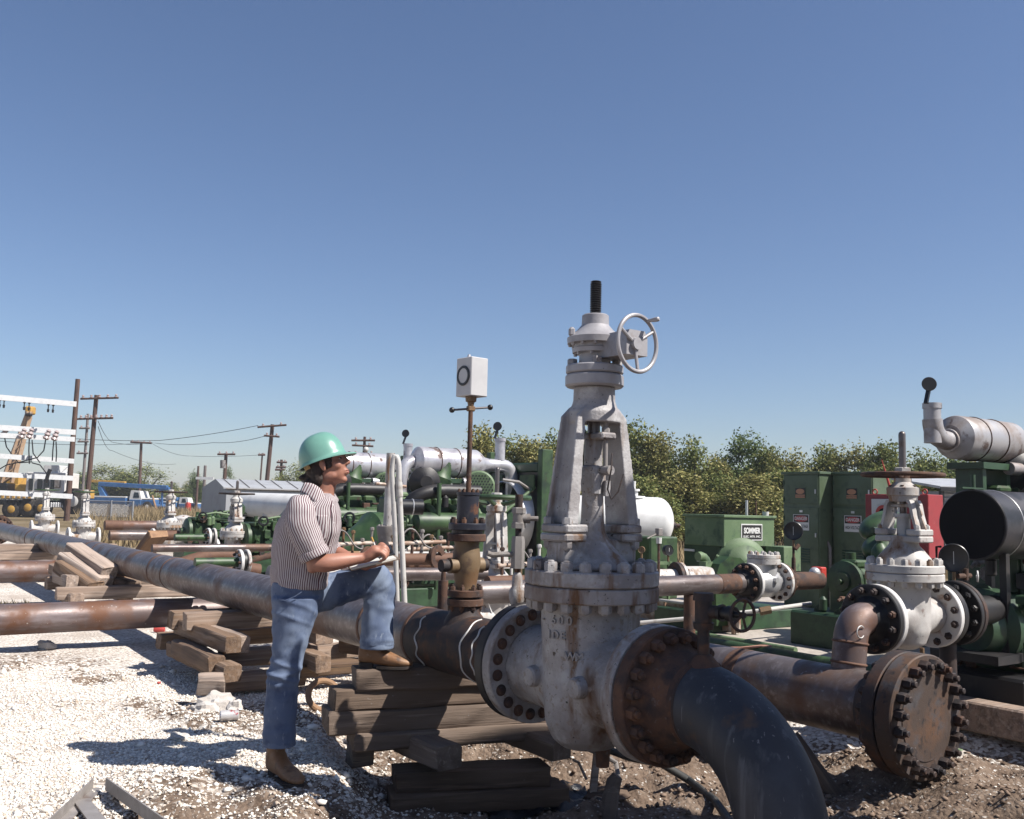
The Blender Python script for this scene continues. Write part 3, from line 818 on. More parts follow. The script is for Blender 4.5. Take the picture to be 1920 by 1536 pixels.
# elbow down on the camera side
el = thing('pipe_elbow', 'blue-black ninety degree pipe elbow bending from the big valve into the ground', 'pipe elbow', (VC.x, VC.y, 0), TH)
weld_neck(el, (0, -.466, PIPE_Z), (0, -1, 0), PIPE_R, .275, .062, 'rust', nb=20, nut=.0265, nut_m='rust', boltR=.238, stud=.018, neck=.13)
part(el, 'gasket', 'cable', lambda b: b.ring((0, -.4665, PIPE_Z), (0, 1, 0), .16, .225, .0055, 40, .001))
part(el, 'weld_band', 'rust', lambda b: b.lathe((0, -.60, PIPE_Z), (0, -1, 0), [(0, PIPE_R + .002), (.03, PIPE_R + .004), (.075, PIPE_R + .003), (.085, PIPE_R - .003)], 56, False))
ER = .44
def elbow_wall(b):
    pts = [(0, -.60, PIPE_Z), (0, -.64, PIPE_Z)]
    for i in range(1, 31):
        a = i / 30 * math.pi / 2
        pts.append((0, -.64 - ER * math.sin(a), PIPE_Z - ER + ER * math.cos(a)))
    pts += [(0, -.64 - ER, PIPE_Z - ER - .3), (0, -.64 - ER, PIPE_Z - ER - .75)]
    b.tube(pts, PIPE_R + .001, 64)
part(el, 'pipe_wall', 'elbow_blue', elbow_wall, 50)
part(el, 'weld_bead', 'dark_rust', lambda b: b.torus((0, -.685, PIPE_Z), (0, 1, 0), PIPE_R - .002, .007, 56, 8))
part(el, 'branch_saddle', 'rust', lambda b: b.lathe((0, -.69, PIPE_Z + PIPE_R - .03), (0, 0, 1), [(0, .075), (.03, .058), (.05, .04), (.06, .032)], 20))
part(el, 'branch_pipe', 'dark_rust', lambda b: b.cyl((0, -.69, PIPE_Z + PIPE_R + .02), (0, -.69, PIPE_Z + .30), .024, .024, 16))
for a, b_, c in (((.3, -.36, .02), 6, .3), ((.05, -.9, .05), 5, .2)):
    pass
bv = thing('bleed_valve', 'small dark bleed valve with spoked handwheel on the stub pipe above the blue-black elbow', 'valve', tuple(VC + UU * -.69 + ZZ * (PIPE_Z + .29)), TH)
bv.scale = (.85, .85, .85)
part(bv, 'body', 'dark_rust', lambda b: (b.lathe((0, 0, 0), ZZ, [(0, .045), (.03, .05), (.03, .04), (.13, .04), (.13, .05), (.165, .045)], 20), b.cyl((0, 0, .08), (.04, -.075, .08), .032, .03, 16)))
part(bv, 'stem_guard', 'black_steel', lambda b: b.lathe((.035, -.065, .08), (.12, -.99, 0), [(0, .035), (.02, .04), (.02, .028), (.05, .028), (.05, .036), (.085, .034), (.085, .015), (.12, .012)], 16))
handwheel(bv, (.05, -.19, .08), (-.12, -.99, 0), .07, .0075, 5, 'dark_rust', .014, .0)
# ------------------------------------------------------------------ smaller gate valves: bore along local x, yoke arms along local y
def gate_valve(loc, rz, label, k=1.0, m='valve_white', wheel_m='rust', detail=2, stem=.35, zb=.17, wheel_r=.215, bore='x', flange_in=None, flange_out=None, cat='valve', wheel_spokes=4, group=None, yh=1.0, wt=None, dish=.01):
    """k scales; origin at the foot of the body, bore centre zb above"""
    t = thing('gate_valve', label, cat, loc, rz, group)
    q = lambda *a: tuple(k * x for x in a)
    one = detail < 2
    n = 40 if detail == 2 else 24
    bx = Vector((1, 0, 0)) if bore == 'x' else Vector((0, 1, 0))
    by = Vector((0, 1, 0)) if bore == 'x' else Vector((1, 0, 0))
    H = zb
    def body(b):
        b.lathe((0, 0, H - .17 * k), ZZ, [(0, .05 * k), (.03 * k, .10 * k), (.10 * k, .125 * k), (.22 * k, .128 * k), (.34 * k, .132 * k), (.36 * k, .15 * k)], n, True)
        b.lathe(bx * -.235 * k + ZZ * H, bx, [(0, .10 * k), (.06 * k, .092 * k), (.14 * k, .115 * k), (.235 * k, .125 * k), (.33 * k, .115 * k), (.41 * k, .092 * k), (.47 * k, .10 * k)], n)
    bo = part(t, 'body', m, body, 60)
    if detail == 2:
        rm = bo.modifiers.new('remesh', 'REMESH'); rm.mode = 'VOXEL'; rm.voxel_size = .009; rm.use_smooth_shade = True
        sm = bo.modifiers.new('smooth', 'SMOOTH'); sm.iterations = 5; sm.factor = .6
    for sg in (-1, 1):
        part(t, 'body_flange', 'flange_white', lambda b: b.ring(bx * sg * .275 * k + ZZ * H, bx * -sg, .08 * k, .178 * k, .036 * k, n + 8))
        if detail == 2:
            for i in range(12):
                a = 2 * math.pi * (i + .5) / 12
                p = bx * sg * .239 * k + by * .146 * k * math.cos(a) + ZZ * (H + .146 * k * math.sin(a))
                inst('stud_end', nut_mesh(.021 * k, .012 * k, .012 * k), 'dark_rust', t, place(bx * -sg, p, a))
    zf = H + .19 * k
    for e in (0, .045):
        part(t, 'bonnet_flange', m, lambda b: b.disc((0, 0, zf + e * k), ZZ, .200 * k, .043 * k, n + 8, .005))
    bolt_circle(t, (0, 0, zf + .088 * k), ZZ, .175 * k, 16, .0185 * k, .028 * k, m, .008 * k, 'nut', .5, one=one)
    bolt_circle(t, (0, 0, zf), -ZZ, .175 * k, 16, .0185 * k, .026 * k, m, .006 * k, 'nut', .5, one=one)
    zb_ = zf + .088 * k
    part(t, 'bonnet', m, lambda b: (b.lathe((0, 0, zb_), ZZ, [(0, .145 * k), (.03 * k, .138 * k), (.07 * k, .105 * k), (.10 * k, .078 * k), (.13 * k, .07 * k), (.15 * k, .065 * k), (.15 * k, .035 * k), (.25 * k, .035 * k), (.25 * k, .05 * k), (.27 * k, .05 * k)], n),
                                    b.box((0, 0, zb_ + .135 * k), q(.13, .27, .034), 0, None, .006)))
    zy = zb_ + .152 * k
    for sg in (-1, 1):
        part(t, 'yoke_foot', m, lambda b: b.box((0, sg * .095 * k, zy + .019 * k), q(.13, .082, .034), 0, None, .006))
        for xx in (-.045, .045):
            inst('bolt_head', nut_mesh(.016 * k, .02 * k, .006 * k), m, t, place(ZZ, (xx * k, sg * .108 * k, zy + .036 * k), .2)) if detail == 2 else None
        def arm(b):
            w0, w1 = .052 * k, .048 * k
            pts = [(zy + .036 * k, .112 * k, .095 * k), (zy + .20 * k * yh, .092 * k, .076 * k), (zy + .30 * k * yh, .082 * k, .064 * k), (zy + .345 * k * yh, .07 * k, .0 * k + .045 * k)]
            for i in range(3):
                (z0, a0, c0), (z1, a1, c1) = pts[i], pts[i + 1]
                for y0, y1, Y0, Y1, e0, e1 in ((c0, a0, c1, a1, -w0, w0),):
                    vs = [(e0, sg * y0, z0), (e1, sg * y0, z0), (e1, sg * y1, z0), (e0, sg * y1, z0), (e0, sg * Y0, z1), (e1, sg * Y0, z1), (e1, sg * Y1, z1), (e0, sg * Y1, z1)]
                    fs = [(0, 1, 5, 4), (1, 2, 6, 5), (2, 3, 7, 6), (3, 0, 4, 7), (3, 2, 1, 0), (4, 5, 6, 7)]
                    b.add(vs, [f[::-sg] for f in fs])
                vs = [(-.006 * k, sg * a0, z0), (.006 * k, sg * a0, z0), (.006 * k, sg * (a0 + .022 * k), z0), (-.006 * k, sg * (a0 + .022 * k), z0), (-.006 * k, sg * a1, z1), (.006 * k, sg * a1, z1), (.006 * k, sg * (a1 + .014 * k), z1), (-.006 * k, sg * (a1 + .014 * k), z1)]
                b.add(vs, [f[::-sg] for f in [(0, 1, 5, 4), (1, 2, 6, 5), (2, 3, 7, 6), (3, 0, 4, 7), (3, 2, 1, 0), (4, 5, 6, 7)]])
        part(t, 'yoke_arm', m, arm, 30)
    zc = zy + .33 * k * yh
    part(t, 'yoke_crown', m, lambda b: b.lathe((0, 0, zc), ZZ, [(0, .072 * k), (.03 * k, .075 * k), (.035 * k, .084 * k), (.075 * k, .084 * k), (.08 * k, .072 * k), (.095 * k, .056 * k), (.105 * k, .045 * k), (.125 * k, .045 * k)], n))
    if detail == 2:
        bolt_circle(t, (0, 0, zc + .079 * k), ZZ, .066 * k, 6, .010 * k, .010 * k, 'rust', 0, 'bolt_head')
    zw = zc + .145 * k
    handwheel(t, (0, 0, zw), ZZ, wheel_r, wt or .0125 * max(k, .7), wheel_spokes, wheel_m, .04 * k, dish, phase=.3)
    part(t, 'wheel_nut', m, lambda b: b.hexa((0, 0, zw + .012), ZZ, .045 * k, .028 * k))
    part(t, 'stem_rod', 'stem_steel', lambda b: (b.cyl((0, 0, zw), (0, 0, zw + stem), .019 * k, .019 * k, 16), b.ball((0, 0, zw + stem), .0188 * k, 12, 6)))
    part(t, 'stem_lower', 'stem_steel', lambda b: b.cyl((0, 0, zb_ + .26 * k), (0, 0, zc + .01), .018 * k, .018 * k, 14))
    part(t, 'gland', m, lambda b: (b.box((0, 0, zy + .16 * k), q(.05, .13, .018), 0, None, .004), b.cyl((0, .045 * k, zy + .09 * k), (0, .045 * k, zy + .2 * k), .007 * k, .007 * k, 8), b.cyl((0, -.045 * k, zy + .09 * k), (0, -.045 * k, zy + .2 * k), .007 * k, .007 * k, 8)))
    return t

# ------------------------------------------------------------------ right-hand header with blind flange
HZ = P(1702, 1338, 4.62).z
hA = P(1702, 1338, 4.62); hA.z = HZ                      # face of the header flange
hd = thing('header_pipe', 'short rusty header pipe ending in a bolted blind flange at the right', 'header pipe', (hA.x, hA.y, 0), TH)
part(hd, 'pipe_wall', 'mill_pipe', lambda b: b.tube([(0, .05 + s, HZ) for s in np.linspace(0, 3.1, 16)], PIPE_R, 56), 50)
part(hd, 'weld_band', 'rust', lambda b: b.lathe((0, .95, HZ), (0, 1, 0), [(0, PIPE_R), (.002, PIPE_R + .002), (.085, PIPE_R + .002), (.087, PIPE_R)], 56, False))
weld_neck(hd, (0, -.004, HZ), (0, 1, 0), PIPE_R, .285, .066, 'dark_rust', nb=20, nut=.0255, nut_m='dark_rust', boltR=.238, neck=.12)
part(hd, 'blind_flange', 'rust_face', lambda b: b.disc((0, -.012, HZ), (0, -1, 0), .285, .085, 72, .006))
part(hd, 'raised_face', 'rust_face', lambda b: b.disc((0, -.097, HZ), (0, -1, 0), .198, .004, 56, .002))
bolt_circle(hd, (0, -.097, HZ), (0, -1, 0), .240, 20, .0265, .040, 'dark_rust', .022, 'nut', .5)
# riser: 45 degree stub then elbow to the valve
vA = P(1697, 1156, 5.22)
VA_Z = vA.z
vrel = Matrix.Rotation(-TH, 3, 'Z') @ Vector((vA.x - hA.x, vA.y - hA.y, 0))
rx = vrel.x - .275                                       # valve inlet face in header coordinates
ry = vrel.y
pr6 = .084
def arc(p0, p1, p2, n=10):
    p0, p1, p2 = Vector(p0), Vector(p1), Vector(p2)
    return [(p0 * (1 - t) ** 2 + p1 * 2 * t * (1 - t) + p2 * t ** 2) for t in np.linspace(0, 1, n)]
s0 = Vector((.03, ry, HZ + .06)); s1 = Vector((rx - .20, ry, VA_Z - .10)); s2 = Vector((rx - .12, ry, VA_Z)); s3 = Vector((rx - .03, ry, VA_Z))
dr = (s1 - s0).normalized()
rs = part(hd, 'riser', 'red_pipe', lambda b: b.tube([s0, s0.lerp(s1, .5), s1] + arc(s1, s1 + dr * .13, s3, 12)[1:], pr6, 40), 50)
for f_ in (.52, .97):
    p = s0.lerp(s1, f_)
    part(hd, 'weld_bead', 'weld_rust', lambda b: b.torus(p, dr, pr6, .007, 40, 8))
part(hd, 'chalk_mark', 'white_paint', lambda b: b.tube([s1 + Vector((-.03 + .03 * math.cos(a), -.083, .055 + .03 * math.sin(a))) for a in np.linspace(.6, 5.6, 12)], .003, 5))
weld_neck(hd, (rx - .004, ry, VA_Z), (-1, 0, 0), pr6, .178, .036, 'black_steel', nb=12, nut=.019, nut_m='dark_rust', boltR=.146, neck=.05)
gA = gate_valve((vA.x, vA.y, VA_Z - .17), TH, 'white gate valve with rusty flat handwheel and bare stem beside the black drum', 1.0, detail=2, yh=.55, stem=.22, wheel_r=.205, wheel_m='rust')
# outlet spool behind it with its support leg
sp = thing('outlet_spool', 'black flanged pipe spool behind the white gate valve, carried on a pipe leg', 'pipe spool', (vA.x, vA.y, 0), TH)
part(sp, 'inlet_flange', 'black_steel', lambda b: b.lathe((.279, 0, VA_Z), (1, 0, 0), [(0, .08), (0, .178), (.036, .178), (.036, .12), (.10, .09), (.2, .088)], 48, False))
part(sp, 'outlet_flange', 'black_steel', lambda b: b.ring((.44, 0, VA_Z), (1, 0, 0), .08, .178, .034, 48), label='dark flange with a pale worn rim')
part(sp, 'pump_flange', 'dark_rust', lambda b: b.ring((.479, 0, VA_Z), (1, 0, 0), .08, .178, .034, 48))
part(sp, 'spool_wall', 'black_steel', lambda b: b.cyl((.3, 0, VA_Z), (.9, 0, VA_Z), .085, .085, 32))
bolt_circle(sp, (.44, 0, VA_Z), (-1, 0, 0), .146, 12, .019, .022, 'black_steel', .008, 'nut', .5)
part(sp, 'leg', 'dark_rust', lambda b: b.cyl((.40, 0, .10), (.40, 0, VA_Z - .08), .045, .045, 20))
part(sp, 'foot_plate', 'green_pale', lambda b: b.box((.40, 0, .115), (.14, .14, .03), 0, None, .005))
part(sp, 'drain_cock', 'brass_rust', lambda b: (b.cyl((.12, -.02, VA_Z - .32), (.12, -.02, VA_Z - .17), .012, .012, 10), b.lathe((.12, -.02, VA_Z - .42), ZZ, [(0, .014), (.03, .018), (.05, .03), (.085, .03), (.1, .016)], 12), b.cyl((.12, -.02, VA_Z - .36), (.18, -.06, VA_Z - .36), .02, .02, 10)))

for q in (hd, gA, sp):
    rescale(q, 1.22)
# ------------------------------------------------------------------ discharge line with check valve behind the big valve
cv = P(1432, 1092, 8.9); CZ = cv.z
dl = thing('discharge_pipe', 'scaly brown pipe running from behind the big valve to the silver check valve', 'pipe', (cv.x, cv.y, 0), TH)
part(dl, 'pipe_wall', 'mill_pipe', lambda b: b.tube([(x, 0, CZ) for x in np.linspace(-3.3, -.32, 12)], .084, 36), 50)
part(dl, 'weld_band', 'rust', lambda b: b.lathe((-.62, 0, CZ), (1, 0, 0), [(0, .083), (.003, .087), (.24, .087), (.25, .083)], 36, False))
weld_neck(dl, (-.225, 0, CZ), (-1, 0, 0), .084, .178, .036, 'black_steel', nb=12, nut=.019, nut_m='rust', boltR=.146, neck=.05)
part(dl, 'support_post', 'rust', lambda b: (b.cyl((-2.0, .0, .1), (-2.0, 0, CZ - .08), .05, .05, 16), b.lathe((-2.0, 0, .42), ZZ, [(0, .05), (.02, .07), (.06, .075), (.08, .05)], 16)))
part(dl, 'support_post', 'rust', lambda b: b.cyl((-.95, 0, .1), (-.95, 0, CZ - .08), .05, .05, 16))
ck = thing('check_valve', 'bright silver check valve with white flange rims beside a black gauge', 'valve', (cv.x, cv.y, CZ - .15), TH)
part(ck, 'body', 'alu', lambda b: (b.lathe((-.2, 0, .15), (1, 0, 0), [(0, .09), (.06, .10), (.14, .135), (.26, .135), (.34, .10), (.4, .09)], 32), b.lathe((.0, 0, .15), ZZ, [(0, .12), (.17, .12)], 32)), 40)
for sg in (-1, 1):
    part(ck, 'body_flange', 'flange_white', lambda b: b.ring((sg * .22, 0, .15), (-sg, 0, 0), .08, .178, .036, 40))
part(ck, 'stud_ring', 'rust', lambda b: [b.hexa((.184, .146 * math.cos(a), .15 + .146 * math.sin(a)), (-1, 0, 0), .02, .018, .012) for a in np.arange(12) * math.pi / 6 + .26])
part(ck, 'cover', 'valve_white', lambda b: b.disc((0, 0, .315), ZZ, .15, .05, 36))
part(ck, 'cover', 'valve_white', lambda b: b.disc((0, 0, .368), ZZ, .15, .035, 36))
bolt_circle(ck, (0, 0, .403), ZZ, .125, 12, .017, .022, 'valve_white', .006, 'nut', .5)
part(ck, 'lug', 'alu', lambda b: b.cyl((0, -.1, .18), (0, -.16, .18), .03, .025, 12))
st = thing('suction_stub', 'short rust-brown pipe stub between the check valve and the green pump', 'pipe', (cv.x, cv.y, 0), TH)
weld_neck(st, (.225, 0, CZ), (1, 0, 0), .084, .172, .034, 'rust', nb=12, nut=.017, nut_m='rust', boltR=.146, neck=.05)
part(st, 'pipe_wall', 'rust', lambda b: b.cyl((.28, 0, CZ), (.80, 0, CZ), .084, .084, 28))
part(st, 'gauge_stub', 'rust', lambda b: (b.cyl((.42, 0, CZ + .08), (.42, 0, CZ + .22), .022, .018, 10), b.cyl((.42, 0, CZ + .2), (.42, 0, CZ + .34), .012, .012, 8), b.cyl((.42, -.02, CZ + .3), (.46, -.03, CZ + .34), .02, .02, 8)))
def gauge(o, d, r, label, loc_rz=TH, face='black_paint', rim='black_paint'):
    g = thing('pressure_gauge', label, 'gauge', o, 0)
    part(g, 'case', rim, lambda b: b.lathe((0, 0, 0), d, [(-.035, r * .8), (-.03, r), (.015, r), (.02, r * .95), (.016, r * .88)], 32))
    part(g, 'dial', face, lambda b: b.disc(Vector(d).normalized() * .012, d, r * .88, .003, 28, .001))
    part(g, 'needle', 'cable' if face == 'gauge_white' else 'gauge_white', lambda b: b.box(Vector(d).normalized() * .0165, (.004, .002, r * .9), math.atan2(-d[0], d[1]) + math.pi, None))
    part(g, 'stem', 'brass_rust', lambda b: b.cyl((0, 0, -r * .9), (0, 0, -r - .06), .012, .012, 10))
    return g
g1 = Vector((cv.x, cv.y, 0)) + VV * .42
gauge((g1.x, g1.y, CZ + .34 + .13), (-.35, -.93, 0), .088, 'round black pressure gauge standing on the rust-brown stub by the danger cabinets')
# ------------------------------------------------------------------ concrete pad and kerb
K0 = G(1340, 1228, .1)
def kerb_pt(s):
    return K0 + UU * s
pad = MB().box((4.3, 1.5, .0), (8.6, 15.0, .2)).build('concrete_pad', 'concrete', None, kind='structure')
pad.location = (K0.x, K0.y, 0); pad.rotation_euler = (0, 0, TH)
for i, (a, c) in enumerate(((-6.0, -2.9), (-2.88, -.9), (-.88, 1.6), (1.62, 4.5))):
    o = MB().box((-.10, (a + c) / 2, .045), (.19, c - a, .20), 0, None, .012).build('kerb_beam', ['wood_grey', 'concrete'][0], None,
        label=['weathered kerb beam edging the pad at the right edge of the picture', 'weathered kerb beam edging the pad behind the blind flange', 'weathered kerb beam edging the pad below the bleed valve', 'weathered kerb beam edging the pad behind the big valve'][i], cat='kerb', group='kerb beams along the pad')
    o.location = (K0.x, K0.y, 0); o.rotation_euler = (0, 0, TH)
o = thing('skid_pipe', 'green painted skid pipe lying along the pad edge, open at its right end', 'pipe', (K0.x, K0.y, 0), TH)
part(o, 'pipe_wall', 'green', lambda b: b.lathe((.16, .6, .165), (0, -1, 0), [(0, .058), (3.2, .058), (3.2, .05), (2.95, .05)], 28, True), 40)
part(o, 'turned_end', 'green', lambda b: b.tube(arc((.16, .6, .165), (.16, .85, .165), (.42, .85, .155), 8), .05, 20))
part(o, 'end_bar', 'rust', lambda b: b.box((.17, -2.64, .115), (.24, .045, .02), .3))
o = thing('skid_pipe', 'thin green pipe lying flat on the sunlit concrete pad', 'pipe', (K0.x, K0.y, 0), TH)
part(o, 'pipe_wall', 'green_pale', lambda b: b.cyl((.75, -.3, .13), (.75, 2.4, .13), .03, .03, 14))
o = thing('rope', 'pale pink rope draped over the green skid pipe', 'rope', (K0.x, K0.y, 0), TH)
part(o, 'strand', 'rope_pink', lambda b: b.tube([(-.12, .22, .02), (-.12, .2, .155), (-.1, .1, .16), (-.02, -.05, .17), (.06, -.25, .19), (.13, -.42, .225), (.2, -.48, .225)], .012, 8))
o = thing('oil_tray', 'long rust-stained steel tray standing along the far side of the pad', 'tray', tuple(P(1250, 1120, 11.2).xy) + (.1,), TH)
part(o, 'front_panel', 'hydro_pipe', lambda b: b.box((0, 0, .13), (.03, 2.2, .22)))
for k in range(5):
    part(o, 'upright', 'hydro_pipe', lambda b: b.box((-.03, -1.04 + k * .52, .13), (.03, .04, .25)))
part(o, 'top_rail', 'white_pvc', lambda b: b.cyl((-.05, -1.1, .26), (-.05, 1.1, .26), .018, .018, 10))
o = thing('water_line', 'thin pale rusty water line running along the pad below the check valve', 'pipe', (0, 0, 0), 0)
part(o, 'pipe_wall', 'white_pvc', lambda b: b.tube([P(1180, 1170, 9.9), P(1290, 1160, 9.8), P(1420, 1146, 9.7), P(1520, 1132, 10.2)], .022, 10))
part(o, 'union', 'brass_rust', lambda b: b.cyl(P(1425, 1147, 9.7), P(1445, 1143, 9.7), .04, .04, 8))

# ------------------------------------------------------------------ engines
def clutter(t, x0, x1, y, z0, z1, n, seed, mats=('green', 'green_dark', 'rust', 'grey_iron', 'black_steel'), face=(0, -1, 0)):
    """tubing runs, unions, bolted covers and brackets over one face of a machine, each a part"""
    r = random.Random(seed)
    fx = Vector(face); ax = Vector((1, 0, 0)) if abs(fx.y) > .5 else Vector((0, 1, 0))
    def q(u, o, z): return (ax * u + fx * (abs(y) + o) if True else None) + ZZ * z
    for k in range(n):
        u = x0 + (x1 - x0) * r.random(); z = z0 + (z1 - z0) * r.random()
        m = r.choice(mats); kind = r.randrange(5)
        if kind == 0:
            u2 = min(max(u + (r.random() - .5) * .5, x0), x1); z2 = min(max(z + (r.random() - .5) * .4, z0), z1)
            part(t, 'tubing', m, lambda b: b.tube([q(u, 0, z), q(u, .05, z), q(u2, .06, z), q(u2, .06, z2), q(u2, 0, z2)], .008 + .008 * r.random(), 7))
        elif kind == 1:
            c = part(t, 'bolted_cover', m, lambda b: b.disc(q(u, -.005, z), fx, .05 + .04 * r.random(), .025, 18, .004))
            bolt_circle(t, q(u, .02, z), fx, .042, 6, .008, .008, m, 0, one=True)
        elif kind == 2:
            part(t, 'union', m, lambda b: (b.hexa(q(u, 0, z), fx, .026, .05), b.cyl(q(u, .05, z), q(u, .09, z - .02), .014, .014, 8)))
        elif kind == 3:
            part(t, 'bracket', m, lambda b: b.box(q(u, .02, z), (.05 + .08 * r.random(), .05 + .03 * r.random(), .05 + .1 * r.random()), 0, None, .006))
        else:
            part(t, 'filter_can', m, lambda b: b.lathe(q(u, .045, z - .06), ZZ, [(0, .03), (.01, .038), (.11, .038), (.125, .025), (.14, .012)], 14))
def engine(loc, label, stack='far', muf='muffler', K=1.0, drum=False, group='engine sets on the pad', fly=True, dark=False, mdx=0.0):
    t = thing('engine_set', label, 'engine', loc, TH, group)
    t.scale = (K, K, K)
    g, gp, gd = ('green_dark', 'green', 'green_dark') if dark else ('green', 'green_pale', 'green_dark')  # dark set: deeper greens put the shade on this engine into its colours
    for y in (-.36, .36):
        part(t, 'skid_rail', gd, lambda b: b.box((1.0, y, .11), (2.9, .09, .2), 0, None, .01))
    part(t, 'oil_pan', gd, lambda b: b.box((.85, 0, .32), (1.25, .42, .22), 0, None, .03))
    part(t, 'block', g, lambda b: (b.box((.85, 0, .62), (1.35, .56, .42), 0, None, .03), b.box((.85, 0, .88), (1.30, .40, .14), 0, None, .02)))
    for s_ in (-1, 1):
        for k in range(5):
            part(t, 'valve_cover', gp if s_ < 0 else g, lambda b: b.box((.32 + k * .265, s_ * .235, .93), (.235, .20, .13), 0, Matrix.Rotation(s_ * -.45, 3, 'X'), .022))  # sunward row takes the paler green, its sunlight put into the colour
        for k in range(3):
            part(t, 'side_panel', g, lambda b: b.box((.42 + k * .42, s_ * .29, .60), (.36, .02, .28), 0, None, .008))
    if fly: part(t, 'flywheel_housing', g, lambda b: b.lathe((.16, 0, .62), (-1, 0, 0), [(0, .40), (.14, .40), (.2, .33), (.34, .22), (.42, .14), (.5, .12)], 36))
    for k in range(5):
        part(t, 'cylinder_head', g, lambda b: b.box((.32 + k * .265, 0, 1.06), (.235, .34, .26), 0, None, .02))
        part(t, 'head_lit_top', gp, lambda b: b.box((.32 + k * .265, -.02, 1.215), (.20, .26, .06), 0, None, .02))  # pale tops stand for sunlight falling on the heads
    part(t, 'heat_exchanger', g, lambda b: b.lathe((.35, -.40, .92), (1, 0, 0), [(0, .06), (.02, .10), (.06, .11), (.9, .11), (.94, .10), (.96, .06)], 22))
    part(t, 'crank_guard', gd, lambda b: b.box((1.68, -.05, .75), (.22, .62, .75), 0, None, .04))
    part(t, 'turbo', 'black_steel', lambda b: (b.lathe((.62, -.12, 1.36), (-.3, -.95, 0), [(-.12, .08), (-.06, .17), (.04, .18), (.08, .12), (.14, .07)], 26),))
    part(t, 'air_pipe', 'black_steel', lambda b: b.tube(arc((.35, -.20, 1.0), (.3, -.36, 1.26), (.75, -.36, 1.27), 10) + [(1.2, -.36, 1.27)], .075, 18))
    part(t, 'manifold', gp, lambda b: b.tube([(.3, .0, 1.08), (1.35, .0, 1.08)], .07, 16))
    for k in range(4):
        part(t, 'intake_pipe', gp, lambda b: b.tube(arc((.36 + k * .3, -.33, .78), (.36 + k * .3, -.42, 1.1), (.36 + k * .3, -.05, 1.1), 8), .035, 12))
    part(t, 'exhaust_funnel', g, lambda b: b.lathe((.75, -.05, 1.08), (.3, -.1, 1), [(0, .08), (.2, .12), (.36, .14), (.42, .10), (.55, .09)], 20))
    part(t, 'pulley_guard', gp, lambda b: b.lathe((1.28, -.24, 1.33), (-.55, -.83, 0), [(-.06, .19), (0, .19), (.02, .17), (.022, .02)], 30))
    for i in range(5):
        for j in range(-3, 4):
            pass
    part(t, 'guard_hole', 'black_paint', lambda b: [b.disc(Vector((1.28, -.24, 1.33)) + Vector((-.55, -.83, 0)) * .0225 + Vector((.83, -.55, 0)) * (.035 * i + .0175 * (j % 2)) + ZZ * (.032 * j), (-.55, -.83, 0), .011, .002, 6, .0005) for i in range(-4, 5) for j in range(-5, 6) if (.035 * i) ** 2 + (.032 * j) ** 2 < .0225], kind='stuff')
    # muffler on a cradle
    mz, mx, my = 1.60, .55 + mdx, -.02
    MU = part(t, 'muffler', muf, lambda b: b.lathe((mx, my, mz), (1, 0, 0), [(-.03, .09), (0, .13), (.03, .165), (.05, .17), (.80, .17), (.84, .15), (.92, .09), (1.0, .075), (1.06, .075)], 40))
    for x in (.26, .52):
        part(MU, 'strap', 'rust', lambda b: b.torus((mx + x, my, mz), (1, 0, 0), .171, .006, 36, 6))
    part(t, 'muffler_cradle', gd, lambda b: (b.box((mx + .42, my, mz - .21), (.5, .3, .05)), b.box((mx + .25, my, mz - .45), (.05, .22, .46)), b.box((mx + .6, my, mz - .45), (.05, .22, .46))))
    part(t, 'drain_stub', muf, lambda b: b.cyl((mx + .55, my - .14, mz - .22), (mx + .95, my - .14, mz - .22), .05, .05, 18))
    if stack == 'far':
        part(t, 'exhaust_bend', muf, lambda b: b.tube([(mx + 1.06, my, mz)] + arc((mx + 1.1, my, mz), (mx + 1.34, my, mz + .04), (mx + 1.34, my, mz - .16), 9) + [(mx + 1.34, my, mz - .7)], .075, 22))
        sx = mx + 1.16; sz = mz + .03
        part(t, 'inlet_bend', muf, lambda b: b.tube(arc((mx + .02, my, mz), (mx - .16, my, mz), (mx - .16, my, mz - .2), 8) + [(mx - .16, my, mz - .45)], .07, 20))
    else:
        sx = mx - .22; sz = mz - .06
        part(t, 'exhaust_bend', muf, lambda b: b.tube([(mx, my, mz - .02)] + arc((mx - .06, my, mz - .03), (mx - .26, my, mz - .04), (mx - .26, my, mz + .12), 9), .072, 22))
        part(t, 'clamp', muf, lambda b: b.torus((mx - .05, my, mz - .03), (1, 0, 0), .078, .014, 24, 8))
        sx = mx - .26
        part(t, 'flex_pipe', 'dark_rust', lambda b: b.lathe((mx + .82, my - .02, mz - .12), -ZZ, [(0, .09)] + [(.05 + .02 * i, .085 + .012 * (i % 2)) for i in range(24)] + [(.56, .08)], 24))
        part(t, 'outlet_bend', muf, lambda b: b.tube([(mx + 1.0, my, mz), (mx + 1.12, my, mz), (mx + 1.4, my + .05, mz + .03)], .09, 22))
    STK = part(t, 'stack', muf, lambda b: b.lathe((sx, my, sz), ZZ, [(0, .062), (.26, .062), (.26, .069), (.30, .069), (.30, .055), (.2, .055)], 24))
    part(STK, 'rain_flap', 'black_paint', lambda b: (b.disc((sx - .05, my - .01, sz + .44), (-.72, -.69, .12), .054, .008, 24, .002), b.box((sx - .06, my, sz + .35), (.018, .03, .12), 0, Matrix.Rotation(.35, 3, 'Y'))))
    # radiator with fan ring
    part(t, 'radiator_core', 'black_paint', lambda b: b.box((1.99, 0, .95), (.10, 1.0, 1.15)))
    part(t, 'fan_ring', 'alu', lambda b: b.lathe((1.92, 0, .98), (-1, 0, 0), [(0, .47), (.14, .44), (.15, .425), (0, .45)], 44, False))
